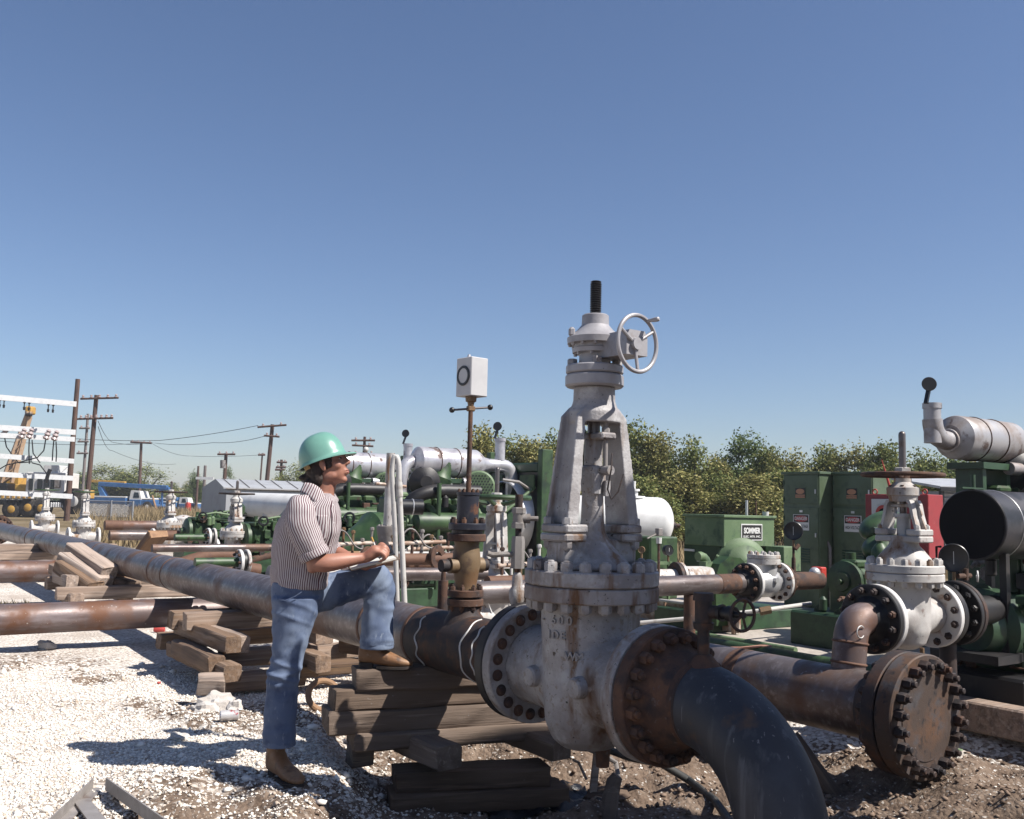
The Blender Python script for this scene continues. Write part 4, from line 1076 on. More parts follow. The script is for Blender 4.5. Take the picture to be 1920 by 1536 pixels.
    for k in range(6):
        a = k * math.pi / 3
        part(t, 'fan_blade', 'black_paint', lambda b: b.box((1.86, .21 * math.cos(a), .98 + .21 * math.sin(a)), (.012, .36, .13), 0, Matrix.Rotation(a, 3, 'X') @ Matrix.Rotation(.5, 3, 'Y')))
    for y in (-.55, .55):
        part(t, 'radiator_post', g, lambda b: (b.box((2.0, y, .98), (.16, .09, 1.62), 0, None, .008)))
    part(t, 'radiator_tank', gd, lambda b: b.box((2.0, 0, 1.58), (.15, 1.0, .12), 0, None, .02))
    part(t, 'radiator_guard', g, lambda b: b.box((1.88, -.36, 1.40), (.02, .28, .18)))
    part(t, 'radiator_guard', g, lambda b: b.box((1.88, .30, 1.38), (.02, .3, .24)))
    part(t, 'brace', gp, lambda b: b.cyl((1.15, -.36, .75), (1.92, -.46, 1.35), .02, .02, 8))
    part(t, 'coolant_hose', 'grey_iron', lambda b: b.tube([(1.5, -.4, 1.42), (1.7, -.44, 1.40), (1.9, -.44, 1.30)], .018, 8))
    part(t, 'post', g, lambda b: b.cyl((.62, -.46, .2), (.62, -.46, 1.35), .025, .025, 10))
    part(t, 'fuel_line', 'white_pvc', lambda b: b.tube([(.2, -.40, .35), (.28, -.43, .5), (.25, -.42, .62), (.4, -.4, .72)], .012, 8))
    for k in range(4):
        part(t, 'pipe_loop', g, lambda b: b.tube([(.3 + k * .22, -.33, .25), (.3 + k * .22, -.40, .42), (.36 + k * .22, -.40, .52), (.36 + k * .22, -.32, .62)], .016, 8))
    clutter(t, .2, 1.5, -.30, .25, .75, 22, int(loc[0] * 100) % 97)
    clutter(t, .25, 1.5, -.36, .85, 1.15, 8, int(loc[1] * 100) % 89, ('green', 'black_steel', 'rust'))
    clutter(t, -.2, .2, .02, .2, .8, 6, 5, face=(-1, 0, 0))
    return t
eB = P(868, 868, 11.7)
def eng_at(px, py, Y, K, **k):
    """engine placed by the middle of its muffler"""
    p = P(px, py, Y)
    o = Vector((p.x, p.y, 0)) - VV * (.97 + k.get('mdx', 0)) * K
    z = p.z - 1.60 * K
    return engine((o.x, o.y, z), K=K, **k)
eng_at(836, 868, 11.7, 1.05, label='green engine set with white muffler and fan radiator behind the chart recorder rod')
eng_at(672, 872, 14.3, 1.10, label='green engine set with white muffler showing behind the man\'s face')
ea = eng_at(1836, 826, 7.9, 1.04, mdx=-.75, stack='near', muf='old_muffler', fly=False, dark=True, label='shade-darkened green engine set with rusty muffler at the right edge')
# big black air cleaner drum on engine A
dc = P(1822, 984, 6.95)
dr_ = thing('air_cleaner', 'large black drum air cleaner with dark flat end at the right edge', 'air cleaner', tuple(dc), TH)
part(dr_, 'drum', 'drum_black', lambda b: b.lathe((0, 0, 0), (1, 0, 0), [(0, .25), (.008, .256), (.03, .256), (.034, .252), (1.05, .252), (1.06, .24)], 56))
part(dr_, 'band', 'alu', lambda b: b.torus((.24, 0, 0), (1, 0, 0), .253, .004, 48, 6))
part(dr_, 'end_plate', 'matt_black', lambda b: b.disc((-.004, 0, 0), (-1, 0, 0), .243, .003, 48, .001))
part(dr_, 'hanger', 'green_dark', lambda b: (b.cyl((.03, 0, .25), (.03, 0, .36), .018, .018, 8), b.box((.0, 0, .262), (.3, .05, .012))))
part(dr_, 'stand', 'black_steel', lambda b: (b.box((.5, -.15, -.55), (.05, .05, .7)), b.box((.5, .15, -.55), (.05, .05, .7)), b.box((.15, -.15, -.55), (.05, .05, .7)), b.box((.15, .15, -.55), (.05, .05, .7)), b.box((.35, 0, -.92), (1.0, .5, .06))))
# pump of the nearest set, in the shade under the drum
pa = P(1850, 1160, 7.1)
pp = thing('pump', 'dark pump under the black drum, tubes and brackets in deep shade', 'pump', (pa.x, pa.y, .1), TH)
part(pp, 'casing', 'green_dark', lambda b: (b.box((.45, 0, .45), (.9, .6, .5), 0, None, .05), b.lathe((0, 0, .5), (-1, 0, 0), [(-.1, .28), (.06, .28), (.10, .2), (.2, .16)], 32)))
part(pp, 'base', 'black_steel', lambda b: b.box((.4, 0, .1), (1.3, .8, .2), 0, None, .02))
part(pp, 'side_tube', 'green', lambda b: b.cyl((.35, -.36, .35), (.35, -.36, .85), .04, .04, 14))
part(pp, 'side_tube', 'green', lambda b: b.cyl((.75, -.40, .25), (.75, -.40, .55), .035, .035, 14))
part(pp, 'tie_rod', 'stem_steel', lambda b: b.cyl((.05, -.38, .95), (.40, -.42, .45), .008, .008, 6))
part(pp, 'bracket', 'black_steel', lambda b: (b.box((.95, -.38, .6), (.05, .05, 1.0)), b.box((.5, -.38, 1.1), (.95, .04, .04))))
part(pp, 'cross_pipe', 'white_pvc', lambda b: b.tube([(.0, -.36, 1.02), (.45, -.37, 1.0), (.8, -.38, 1.02)], .016, 8))
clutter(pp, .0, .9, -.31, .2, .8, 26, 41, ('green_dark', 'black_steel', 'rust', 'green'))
clutter(pp, -.3, .3, .0, .2, .95, 10, 43, ('green_dark', 'black_steel', 'rust'), face=(-1, 0, 0))
gg = P(1788, 1046, 6.75)
gauge(tuple(gg), (-.40, -.92, 0), .098, 'large black gauge hanging just left of the black drum')
sv = thing('needle_valve', 'small rusty needle valve with pale wheel below the black drum', 'valve', tuple(P(1810, 1080, 6.8)), TH)
part(sv, 'body', 'rust', lambda b: (b.cyl((-.1, 0, 0), (.06, 0, 0), .018, .018, 10), b.cyl((0, 0, -.03), (0, 0, .05), .022, .022, 10)))
handwheel(sv, (.05, -.06, 0), (.5, -.8, 0), .035, .006, 4, 'white_paint', .01)

# ------------------------------------------------------------------ green gear pump between check valve and white gate valve
pg = P(1572, 1100, 9.6)
pm = thing('gear_pump', 'green gear pump with round end cover and valve chambers left of the white gate valve', 'pump', (pg.x, pg.y, .1), TH)
zc_ = pg.z - .1
part(pm, 'gear_case', 'green', lambda b: (b.box((.30, 0, zc_ - .08), (.42, .42, .52), 0, None, .05), b.lathe((.10, -.02, zc_ + .05), (-1, 0, 0), [(0, .2), (.04, .2), (.05, .17), (.06, .10), (.085, .09), (.09, .03), (.12, .025)], 32)))
part(pm, 'case_top', 'green', lambda b: (b.box((.26, 0, zc_ + .22), (.22, .2, .08), 0, None, .02), b.cyl((.26, .04, zc_ + .22), (.26, .04, zc_ + .33), .05, .05, 12)))
for k in range(4):
    part(pm, 'case_rib', 'green', lambda b: b.box((.24 + k * .1, -.22, zc_ - .06), (.03, .04, .48), 0, None, .01))
part(pm, 'fluid_end', 'green', lambda b: (b.box((.85, -.02, zc_ - .05), (.62, .5, .5), 0, None, .04), b.box((.85, -.02, zc_ + .22), (.7, .56, .05), 0, None, .01)))
bolt_circle(pm, (.85, -.02, zc_ + .245), ZZ, .26, 10, .02, .03, 'green', .02, 'nut')
for k in range(3):
    part(pm, 'valve_pot', 'green', lambda b: b.lathe((.62 + k * .22, -.05, zc_ + .24), ZZ, [(0, .08), (.05, .09), (.12, .085), (.17, .05), (.2, .02)], 18))
part(pm, 'air_chamber', 'green', lambda b: b.ball((.92, .06, zc_ + .40), (.34, .22, .15), 24, 14, Matrix.Rotation(-.22, 3, 'Y')))
part(pm, 'upper_dome', 'green', lambda b: b.ball((1.02, .2, zc_ + .60), (.30, .2, .14), 24, 14, Matrix.Rotation(-.35, 3, 'Y')))
part(pm, 'tap', 'green', lambda b: (b.cyl((.62, -.05, zc_ + .42), (.62, -.05, zc_ + .58), .035, .03, 10), b.cyl((.5, -.05, zc_ + .56), (.72, -.05, zc_ + .56), .03, .03, 10)))
clutter(pm, .5, 1.1, -.27, zc_ - .25, zc_ + .15, 12, 71, ('green', 'green_dark', 'rust', 'black_steel'))
clutter(pm, -.18, .18, -.10, zc_ - .3, zc_ - .1, 6, 72, ('green', 'green_dark', 'rust'), face=(-1, 0, 0))
part(pm, 'base', 'green_dark', lambda b: b.box((.6, 0, .16), (1.7, .8, .34), 0, None, .02))
part(pm, 'hose', 'cable', lambda b: b.tube([(.02, -.24, zc_ + .05), (-.02, -.3, zc_ - .3), (-.25, -.34, .3), (-.42, -.36, .1)], .018, 8))
kb = thing('kill_switch', 'small red switch box with grey knob on the end of the green gear pump', 'switch', tuple(P(1528, 1078, 9.35)), TH)
part(kb, 'box', 'red_paint', lambda b: b.box((0.06, 0, 0), (.09, .12, .15), 0, None, .01))
part(kb, 'knob', 'alu', lambda b: b.ball((-.03, -.02, .02), .055, 16, 10))

# ------------------------------------------------------------------ electric motor set with name board
def somboard(t, M, w, h):
    b1 = part(t, 'name_board', 'sign_white', lambda b: b.box((0, 0, 0), (w, h, .006)))
    b1.matrix_local = M
    b2 = part(b1, 'board_field', 'sign_black', lambda b: b.box((0, 0, .0045), (w * .92, h * .86, .003)))
    text(b1, 'SOMMER', h * .46, Matrix.Translation((0, h * .08, .0065)), 'sign_white', depth=.001, bold=.004, sx=w * .85 / (h * .46 * 4.35))
    text(b1, 'ELEC. MTR. INC.', h * .17, Matrix.Translation((0, -h * .27, .0065)), 'sign_white', depth=.001, bold=.0008, sx=w * .85 / (h * .17 * 7.4))
mo = P(1357, 1005, 11.0)
ms = thing('motor_set', 'green electric motor under a boxy hood carrying a black and white SOMMER board', 'motor', (mo.x, mo.y, .1), TH)
hz0 = P(1357, 966, 11.0).z - .1
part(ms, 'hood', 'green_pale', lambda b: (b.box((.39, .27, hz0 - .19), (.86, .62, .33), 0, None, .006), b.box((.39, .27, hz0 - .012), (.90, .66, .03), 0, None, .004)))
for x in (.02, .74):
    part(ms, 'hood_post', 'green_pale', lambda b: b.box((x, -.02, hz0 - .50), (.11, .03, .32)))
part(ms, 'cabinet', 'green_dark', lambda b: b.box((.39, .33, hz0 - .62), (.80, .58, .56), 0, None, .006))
somboard(ms, facing((.42, -.043, hz0 - .19), (0, -1, 0)), .36, .19)
part(ms, 'end_bell', 'green_pale', lambda b: b.lathe((.18, -.10, hz0 - .55), (-.45, -.9, 0), [(-.35, .27), (-.05, .28), (0, .30), (.03, .30), (.05, .26), (.12, .22), (.16, .1), (.2, .06)], 36))
part(ms, 'motor_frame', 'green', lambda b: b.lathe((.28, .08, hz0 - .55), (.45, .9, 0), [(0, .27), (.5, .27)], 36))
for k in range(4):
    a = .6 + k * math.pi / 2
    part(ms, 'vent_hole', 'black_paint', lambda b: b.disc(Vector((.18, -.10, hz0 - .55)) + Vector((-.45, -.9, 0)) * .105 + Vector((.9, -.45, 0)) * (.16 * math.cos(a)) + ZZ * (.16 * math.sin(a)), (-.45, -.9, 0), .05, .015, 16, .003))
part(ms, 'terminal_box', 'green_pale', lambda b: b.box((.66, -.30, hz0 - .48), (.30, .26, .28), 0, None, .006))
part(ms, 'conduit', 'green_pale', lambda b: b.tube([(-.25, -.12, hz0 - .45), (-.2, -.2, hz0 - .5), (.1, -.4, hz0 - .55), (.3, -.46, hz0 - .52), (.42, -.46, hz0 - .5)], .018, 8))
part(ms, 'belt_guard', 'green', lambda b: b.prism([(-.24, -.45), (.24, -.45), (.26, .0), (.22, .16), (.10, .26), (-.06, .28), (-.2, .2), (-.26, .05)], .16, facing((-.30, -.28, hz0 - .72), (-.1, -1, 0)) ))
part(ms, 'bearing_bracket', 'green_pale', lambda b: (b.tube(arc((-.62, -.2, hz0 - .45), (-.5, -.2, hz0 - .42), (-.45, -.2, hz0 - .6), 6), .05, 12), b.add([(-.60, -.3, hz0 - .5), (-.50, -.3, hz0 - .5), (-.28, -.3, .12), (-.62, -.3, .12), (-.60, -.2, hz0 - .5), (-.50, -.2, hz0 - .5), (-.28, -.2, .12), (-.62, -.2, .12)], [(0, 3, 2, 1), (4, 5, 6, 7), (0, 1, 5, 4), (1, 2, 6, 5), (2, 3, 7, 6), (3, 0, 4, 7)])))
clutter(ms, .0, .8, -.04, hz0 - .9, hz0 - .4, 8, 33, ('green', 'green_dark', 'rust'))
part(ms, 'base', 'green_dark', lambda b: b.box((.2, .1, .10), (1.5, .9, .2), 0, None, .01))
part(ms, 'control_plate', 'gauge_white', lambda b: (b.box((-.018, .36, hz0 - .50), (.012, .07, .09)), b.box((-.018, .52, hz0 - .42), (.012, .16, .025))))
sg_ = thing('stand_pipe', 'pair of thin vent pipes and a white pot standing on the hood with the board', 'pipe', tuple(P(1400, 965, 11.45)), TH)
part(sg_, 'grey_pipe', 'alu', lambda b: b.cyl((0, 0, -.02), (0, 0, .17), .016, .016, 12))
part(sg_, 'rusty_pipe', 'rust', lambda b: b.cyl((.14, -.02, -.02), (.14, -.02, .17), .009, .009, 8))
part(sg_, 'pot', 'white_paint', lambda b: b.cyl((.30, -.03, -.02), (.30, -.03, .04), .035, .042, 14))
# white pump body in front of the motor set (spool toward the line)
wp = thing('white_spool', 'whitewashed flanged pipe spool between the big valve and the green belt guard', 'pipe spool', tuple(P(1262, 1085, 10.3)), TH)
part(wp, 'spool_wall', 'valve_white', lambda b: b.lathe((0, 0, 0), (1, -.25, 0), [(-.5, .10), (.1, .10), (.14, .13), (.4, .13), (.55, .10)], 28))
part(wp, 'flange', 'valve_white', lambda b: b.ring((.06, -.015, 0), (1, -.25, 0), .09, .175, .035, 36))
part(wp, 'mating_flange', 'dark_rust', lambda b: b.ring((.015, -.004, 0), (1, -.25, 0), .09, .175, .04, 36))

# second board on a cabinet behind the big valve
c2 = P(1008, 1000, 12.6)
cb = thing('switch_cabinet', 'green cabinet with pale sunlit side and SOMMER board, half hidden by the big valve', 'cabinet', (c2.x, c2.y, .1), TH)
h2 = P(1008, 932, 12.6).z - .1
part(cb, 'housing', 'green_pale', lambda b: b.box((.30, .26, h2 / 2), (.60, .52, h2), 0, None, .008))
part(cb, 'shaded_left_panel', 'green_dark', lambda b: b.box((-.004, .26, h2 / 2 - .02), (.012, .50, h2 - .06)))  # shade on the left face, put in as a darker green panel
somboard(cb, facing((.24, -.004, h2 - .10), (0, -1, 0)), .40, .17)
part(cb, 'number_plate', 'green_pale', lambda b: b.box((.17, -.006, h2 - .29), (.13, .01, .13), 0, None, .003))
part(cb, 'lifting_eye', 'green_pale', lambda b: b.torus((-.03, .18, h2 - .42), (-1, 0, 0), .045, .02, 20, 8))
fx = P(968, 960, 12.2)
fh = thing('fan_hood', 'rounded green fan hood left of the half-hidden SOMMER cabinet', 'hood', (fx.x, fx.y, .1), TH)
part(fh, 'shell', 'green_pale', lambda b: b.lathe((0, 0, .0), ZZ, [(0, .34), (.25, .34), (.3, .30), (.55, .26), (.85, .27), (.95, .30), (1.14, .30), (1.16, .27)], 28, True, sx=.8))
part(fh, 'arm', 'rust', lambda b: b.cyl((-.45, 0, .92), (.3, 0, .90), .016, .016, 8))

# white storage tank behind the big valve
tk = P(1110, 975, 13.6)
tn = thing('white_tank', 'white horizontal tank with domed end and capped filler behind the big valve', 'tank', (tk.x, tk.y, tk.z - .6), R(8))
tr = .34
prof = [(-.98 + .12 * (1 - math.cos(a)), tr * math.sin(a)) for a in np.linspace(.15, math.pi / 2, 6)] + [(.95 + .22 * math.sin(a), tr * math.cos(a)) for a in np.linspace(0, math.pi / 2 - .12, 8)]
part(tn, 'shell', 'tank_white', lambda b: b.lathe((0, 0, .6), (1, 0, 0), prof, 48), 40)
part(tn, 'filler_neck', 'tank_white', lambda b: (b.lathe((.60, 0, .6 + tr - .02), ZZ, [(0, .17), (.03, .16), (.035, .06), (.10, .06), (.10, .085), (.13, .085)], 28), b.cyl((.60, 0, .6 + tr + .1), (.60, 0, .6 + tr + .22), .025, .03, 12)))
part(tn, 'outlet', 'dark_rust', lambda b: b.lathe((1.13, -.1, .55), (1, 0, 0), [(0, .05), (.05, .05), (.06, .03), (.12, .03)], 14))
part(tn, 'saddle', 'green', lambda b: (b.box((.7, 0, .18), (.7, .5, .36), 0, None, .02), b.box((-.6, 0, .15), (.12, .5, .3))))
part(tn, 'vent_pipe', 'white_paint', lambda b: b.tube([(-.72, .0, .6 + tr - .03), (-.72, 0, .6 + tr + .18), (-.62, 0, .6 + tr + .2)], .02, 8))
o = thing('transfer_pump', 'low green transfer pump with pale rail below the white tank end', 'pump', tuple(P(1215, 1020, 12.6).xy) + (.1,), TH)
part(o, 'box', 'green', lambda b: b.box((.1, 0, .55), (.5, .4, .8), 0, None, .02))
part(o, 'rail', 'green_pale', lambda b: (b.box((-.1, -.28, .62), (.5, .03, .04)), b.box((-.3, -.28, .4), (.03, .03, .5)), b.box((.1, -.28, .4), (.03, .03, .5))))
gauge(tuple(P(1253, 1032, 10.0)), (.45, -.89, .1), .055, 'small dark-backed gauge on a thin riser right of the big valve')
gauge(tuple(P(1203, 1031, 9.6)), (-.25, -.97, 0), .033, 'tiny white-faced gauge peeping out beside the big valve bonnet', face='gauge_white', rim='brass_rust')
o = thing('instrument_riser', 'rusty instrument riser with a small grey box right of the big valve', 'riser', tuple(P(1235, 1060, 9.9)), TH)
part(o, 'pipe_wall', 'rust', lambda b: b.cyl((0, 0, -.2), (0, 0, .27), .014, .014, 8))
part(o, 'coupling', 'white_paint', lambda b: b.cyl((0, 0, .22), (0, 0, .28), .028, .03, 10))
part(o, 'box', 'grey_iron', lambda b: b.box((0, 0, .335), (.06, .06, .08), 0, None, .006))
part(o, 'lever', 'grey_iron', lambda b: b.cyl((0, 0, .33), (-.16, 0, .27), .008, .008, 6))

# ------------------------------------------------------------------ high-voltage cabinets
def hv_cabinet(px, Y, label, w=.60, d=.42):
    p = P(px, 1000, Y)
    t = thing('voltage_cabinet', label, 'cabinet', (p.x, p.y, .1), TH, 'high voltage cabinets')
    h = P(px, 888, Y).z - .1
    part(t, 'housing', 'green_cabinet', lambda b: b.box((d / 2, w / 2, h / 2), (d, w, h), 0, None, .006))
    part(t, 'roof_lip', 'green_cabinet', lambda b: b.box((d / 2, w / 2, h + .012), (d + .05, w + .05, .035), 0, None, .004))
    part(t, 'upper_door', 'green_cabinet', lambda b: b.box((-.006, w / 2, h - .22), (.014, w - .03, .40), 0, None, .003))
    lw = part(t, 'lower_door', 'green_cabinet', lambda b: b.box((-.006, w / 2, h / 2 - .22), (.014, w - .03, h - .5), 0, None, .003))
    for z in (h - .25, h - .85):
        part(t, 'latch', 'alu', lambda b: b.box((-.022, .05, z), (.02, .018, .06), 0, None, .003))
    for z in (h - .12, h - .36, h - .62, h - 1.2):
        part(t, 'hinge', 'green_dark', lambda b: b.cyl((-.016, w - .02, z - .03), (-.016, w - .02, z + .03), .011, .011, 8))
    for k in range(6):
        part(t, 'vent_slat', 'green_dark', lambda b: b.box((-.016, w * .5, h - 1.05 - k * .035), (.012, w * .5, .014), 0, Matrix.Rotation(.4, 3, 'Y')))
    part(t, 'conduit', 'grey_iron', lambda b: b.tube([(d * .5, -.03, .0), (d * .5, -.03, h * .45), (d * .5, .02, h * .5)], .022, 10))
    part(t, 'lock_plate', 'alu', lambda b: b.box((-.016, w * .48, h - .525), (.01, .05, .03)))
    n = (-1, 0, 0)
    s1 = part(t, 'warning_sign', 'sign_white', lambda b: b.box((0, 0, 0), (.27, .22, .004)))
    s1.matrix_local = facing((-.018, w * .48, h - .68), n)
    part(s1, 'header_field', 'sign_black', lambda b: b.box((0, .052, .003), (.25, .10, .002)))
    part(s1, 'header_oval', 'sign_red', lambda b: b.disc((0, 0, 0), (0, 0, 1), .044, .0015, 28, .0005)).matrix_local = Matrix.Translation((0, .052, .004)) @ Matrix.Diagonal((2.65, 1, 1, 1))
    text(s1, 'DANGER', .066, Matrix.Translation((0, .052, .0062)), 'sign_white', depth=.0006, bold=.0012, sx=.80)
    text(s1, 'HIGH VOLTAGE', .060, Matrix.Translation((0, -.055, .003)), 'sign_black', depth=.0006, bold=.001, sx=.545)
    s2 = part(t, 'danger_plate', 'sign_black', lambda b: b.box((0, 0, 0), (.17, .14, .004)))
    s2.matrix_local = facing((-.018, w * .5, h - .27), n)
    part(s2, 'oval', 'sign_orange', lambda b: b.disc((0, 0, 0), (0, 0, 1), .038, .0015, 24, .0005)).matrix_local = Matrix.Translation((0, .022, .003)) @ Matrix.Diagonal((1.9, 1, 1, 1))
    part(s2, 'lower_field', 'sign_orange', lambda b: b.box((0, -.045, .003), (.165, .045, .002)))
    text(s2, 'HIGH VOLTAGE', .026, Matrix.Translation((0, -.045, .0045)), 'sign_black', depth=.0004, sx=.9)
    return t
hv_cabinet(1537, 13.3, 'left green high voltage cabinet with danger sign, its right side sunlit at the top', .62, .36)
hv_cabinet(1638, 12.9, 'right green high voltage cabinet with danger sign, next to the red cabinet', .64, .42)
# red cabinet, red lever, shed
rc = P(1722, 975, 11.6)
rd = thing('red_cabinet', 'red cabinet with white panel and round red-rimmed meter behind the white gate valve', 'cabinet', (rc.x, rc.y, .1), TH)
hr = P(1722, 927, 11.6).z - .1
part(rd, 'housing', 'red_cabinet', lambda b: b.box((.16, .30, hr - .38), (.32, .86, .76), 0, None, .008))
part(rd, 'panel', 'white_paint', lambda b: b.box((-.008, .42, hr - .40), (.016, .42, .68), 0, None, .003))
part(rd, 'meter_rim', 'red_paint', lambda b: b.ring((-.016, .46, hr - .24), (-1, 0, 0), .065, .105, .016, 32))
part(rd, 'meter_glass', 'glass_dark', lambda b: b.disc((-.016, .46, hr - .24), (-1, 0, 0), .068, .008, 28, .002))
for y in (-.06, .62):
    part(rd, 'lifting_hook', 'red_paint', lambda b: b.torus((.05, y, hr + .03), (-1, 0, 0), .032, .009, 18, 6))
part(rd, 'stand', 'red_cabinet', lambda b: (b.box((.16, -.06, (hr - .76) / 2), (.06, .06, hr - .76)), b.box((.16, .6, (hr - .76) / 2), (.06, .06, hr - .76))))
rl = MB().tube([P(1653, 862, 12.0), P(1663, 895, 12.0), P(1668, 912, 12.0), P(1672, 940, 12.0)], .016, 8, True, [.004, .016, .017, .017]).build('red_lever', 'red_paint', None, label='thin pointed red lever leaning up behind the right danger cabinet', cat='lever')
hs = P(1760, 912, 24)
sh = thing('shed', 'low shed with light metal roof and louvred wall behind the black drum', 'shed', (hs.x, hs.y, 0), R(12))
zs = hs.z
part(sh, 'roof', 'roof_metal', lambda b: b.add([(-.1, -.2, zs), (2.2, -.2, zs + .02), (2.2, 2.2, zs + .30), (-.1, 2.2, zs + .30), (-.1, -.2, zs - .06), (2.2, -.2, zs - .04), (2.2, 2.2, zs + .24), (-.1, 2.2, zs + .24)], [(0, 1, 2, 3), (7, 6, 5, 4), (0, 4, 5, 1), (1, 5, 6, 2), (2, 6, 7, 3), (3, 7, 4, 0)]))
part(sh, 'fascia', 'black_paint', lambda b: b.box((1.05, -.21, zs - .07), (2.3, .03, .10)))
part(sh, 'wall', 'wall_metal', lambda b: b.box((1.05, 1.0, (zs - .12) / 2), (2.0, 2.0, zs - .12)))
for k in range(9):
    part(sh, 'louvre', 'wall_metal', lambda b: b.box((1.05, -.03, zs - .2 - k * .11), (1.95, .05, .085), 0, Matrix.Rotation(.5, 3, 'X')))
part(sh, 'corner_post', 'black_paint', lambda b: b.box((.04, -.05, (zs - .1) / 2), (.09, .09, zs - .1)))
# unseen tank added out of view on the right as a shade caster; its shadow lies over the elbow and the big valve
vt = thing('added_shade_tank', 'added unseen silver tank beyond the right edge, put in to shade the big valve', 'tank', (3.75, 3.35, 0))
part(vt, 'shell', 'alu', lambda b: b.lathe((0, 0, .0), ZZ, [(0, 1.0), (4.3, 1.0), (4.48, .86), (4.6, .5), (4.64, .05)], 56))
part(vt, 'skirt', 'grey_iron', lambda b: b.ring((0, 0, -.3), ZZ, .95, 1.08, .4, 40))
part(vt, 'manway', 'alu', lambda b: b.lathe((.0, -.97, 1.0), (0, -1, 0), [(0, .25), (.1, .25), (.1, .3), (.14, .3)], 28))
# ------------------------------------------------------------------ timber blocking
def timber_mesh(L, w, h, seed):
    r = random.Random(seed)
    n = max(4, int(L / .12))
    c = .012
    ring = [(-w / 2 + c, -h / 2), (w / 2 - c, -h / 2), (w / 2, -h / 2 + c), (w / 2, h / 2 - c), (w / 2 - c, h / 2), (-w / 2 + c, h / 2), (-w / 2, h / 2 - c), (-w / 2, -h / 2 + c)]
    bow = (r.random() - .5) * .012
    vs, fs = [], []
    xs = [0, .008] + [L * i / n for i in range(1, n)] + [L - .008, L]
    for i, x in enumerate(xs):
        e = 1.0 if 0 < i < len(xs) - 1 else .93
        q = math.sin(math.pi * x / L) * bow
        for j, (y, z) in enumerate(ring):
            a = noise.noise(Vector((x * 5 + seed, j * 2.1, seed * 1.7))) * .009
            b_ = noise.noise(Vector((x * 5 + seed, j * 1.3 + 40, seed * .7))) * .009
            sk = .022 * (r.random() - .5) if i < 2 or i > len(xs) - 3 else 0
            vs.append((x + sk, y * e + a + q, z * e + b_))
    m = len(ring)
    for i in range(len(xs) - 1):
        for j in range(m):
            k = (j + 1) % m
            fs.append((i * m + j, i * m + k, (i + 1) * m + k, (i + 1) * m + j))
    fs.append(tuple(range(m))[::-1]); fs.append(tuple((len(xs) - 1) * m + j for j in range(m)))
    fs = [f[::-1] for f in fs]
    b = MB().add(vs, fs)
    return b.mesh('timber', 40)
_ts = [100]
def timber(c, d, L, w, h, m, label, group, tilt=0.0, name='timber', roll=0.0):
    """c: nearest top corner of the starting end; d: run direction; the body lies behind and below c"""
    _ts[0] += 1
    w *= random.uniform(.9, 1.06)
    d = Vector(d).normalized()
    side = Vector((-d.y, d.x, 0)).normalized()
    if side.y < 0: side = -side
    up = d.cross(side)
    if up.z < 0: up = -up
    y = up.cross(d)
    o = link(name, timber_mesh(L, w, h, _ts[0]), m, None, label, 'timber', group)
    M = Matrix((d, y, up)).transposed().to_4x4() @ Matrix.Rotation(roll + random.uniform(-.03, .03), 4, 'X') @ Matrix.Rotation(random.uniform(-.025, .025), 4, 'Z')
    M.translation = Vector(c) + side * w / 2 - up * h / 2
    o.matrix_world = M
    return o
T1 = Vector((.93, .367, 0)); G1 = 'timber blocks under the big valve'
TW = -UU
timber(P(672, 1257, 5.23), T1, 1.15, .20, .118, 'wood_mud', 'top dark timber under the man\'s raised boot', G1)
timber(P(630, 1295, 5.20), T1, 1.35, .21, .118, 'wood_mud', 'second timber from the top of the stack by the big valve', G1)
timber(P(619, 1337, 5.18), T1, 1.50, .22, .122, 'wood_mud', 'third timber down, stained pale, below the big valve flange', G1)
timber(P(668, 1380, 5.19), T1, 1.16, .22, .09, 'wood_mud', 'flat fourth timber whose right end shows below the big valve', G1)
eE = P(822, 1402, 5.06)
timber(eE - TW * 1.0, TW, 1.0, .15, .12, 'wood_mud', 'cross timber with splintered end jutting out of the stack below the boot', G1)
eF = P(1036, 1391, 5.32)
timber(eF - TW * .9, TW, .9, .13, .105, 'wood_mud', 'cross timber jutting out beneath the valve body', G1)
timber(P(744, 1452, 5.16), Vector((.97, .26, 0)), .84, .2, .10, 'wood_mud', 'low timber with a white paint drip near the bottom edge', G1)
timber(P(736, 1494, 5.12), Vector((.97, .24, 0)), .95, .24, .10, 'wood_mud', 'lowest timber of the near stack, sunk in the mud', G1)
timber(P(660, 1386, 5.42), T1, .12, .12, .16, 'wood_brown', 'small upright brown block wedged at the left foot of the near stack', G1)
timber(P(770, 1243, 6.0), T1, .35, .07, .03, 'wood_orange', 'thin loose wood strip lying behind the raised boot', 'loose wood scraps')
timber(P(750, 1250, 5.75), Vector((.99, .1, 0)), .3, .06, .028, 'wood_orange', 'loose wood strip beside the toe of the raised boot', 'loose wood scraps')

G2 = 'timber blocks in the middle stack'
Wg = 'wood_grey'
timber(P(352, 1150, 7.60), VV, 1.60, .15, .145, Wg, 'front top timber of the middle stack under the pipeline', G2)
timber(P(325, 1148, 7.92), VV, 1.75, .14, .145, Wg, 'rear top timber of the middle stack, its left end split', G2)
for c, L, lb in ((P(418, 1194, 7.02), 1.25, 'cross timber with knotted end in the second layer of the middle stack'), (P(440, 1194, 7.10), 1.1, 'shaded cross timber beside the knotted one in the middle stack'), (P(596, 1178, 7.35), .9, 'cross timber right of the standing leg, upper layer')):
    timber(c - TW * L, TW, L, .13, .125, Wg, lb, G2)
timber(P(302, 1189, 8.1), VV, 1.6, .14, .13, Wg, 'long third-layer timber with its left end poking out in the sun', G2)
timber(P(418, 1222, 7.25), VV, 1.2, .14, .12, Wg, 'shaded front timber in the third layer of the middle stack', G2)
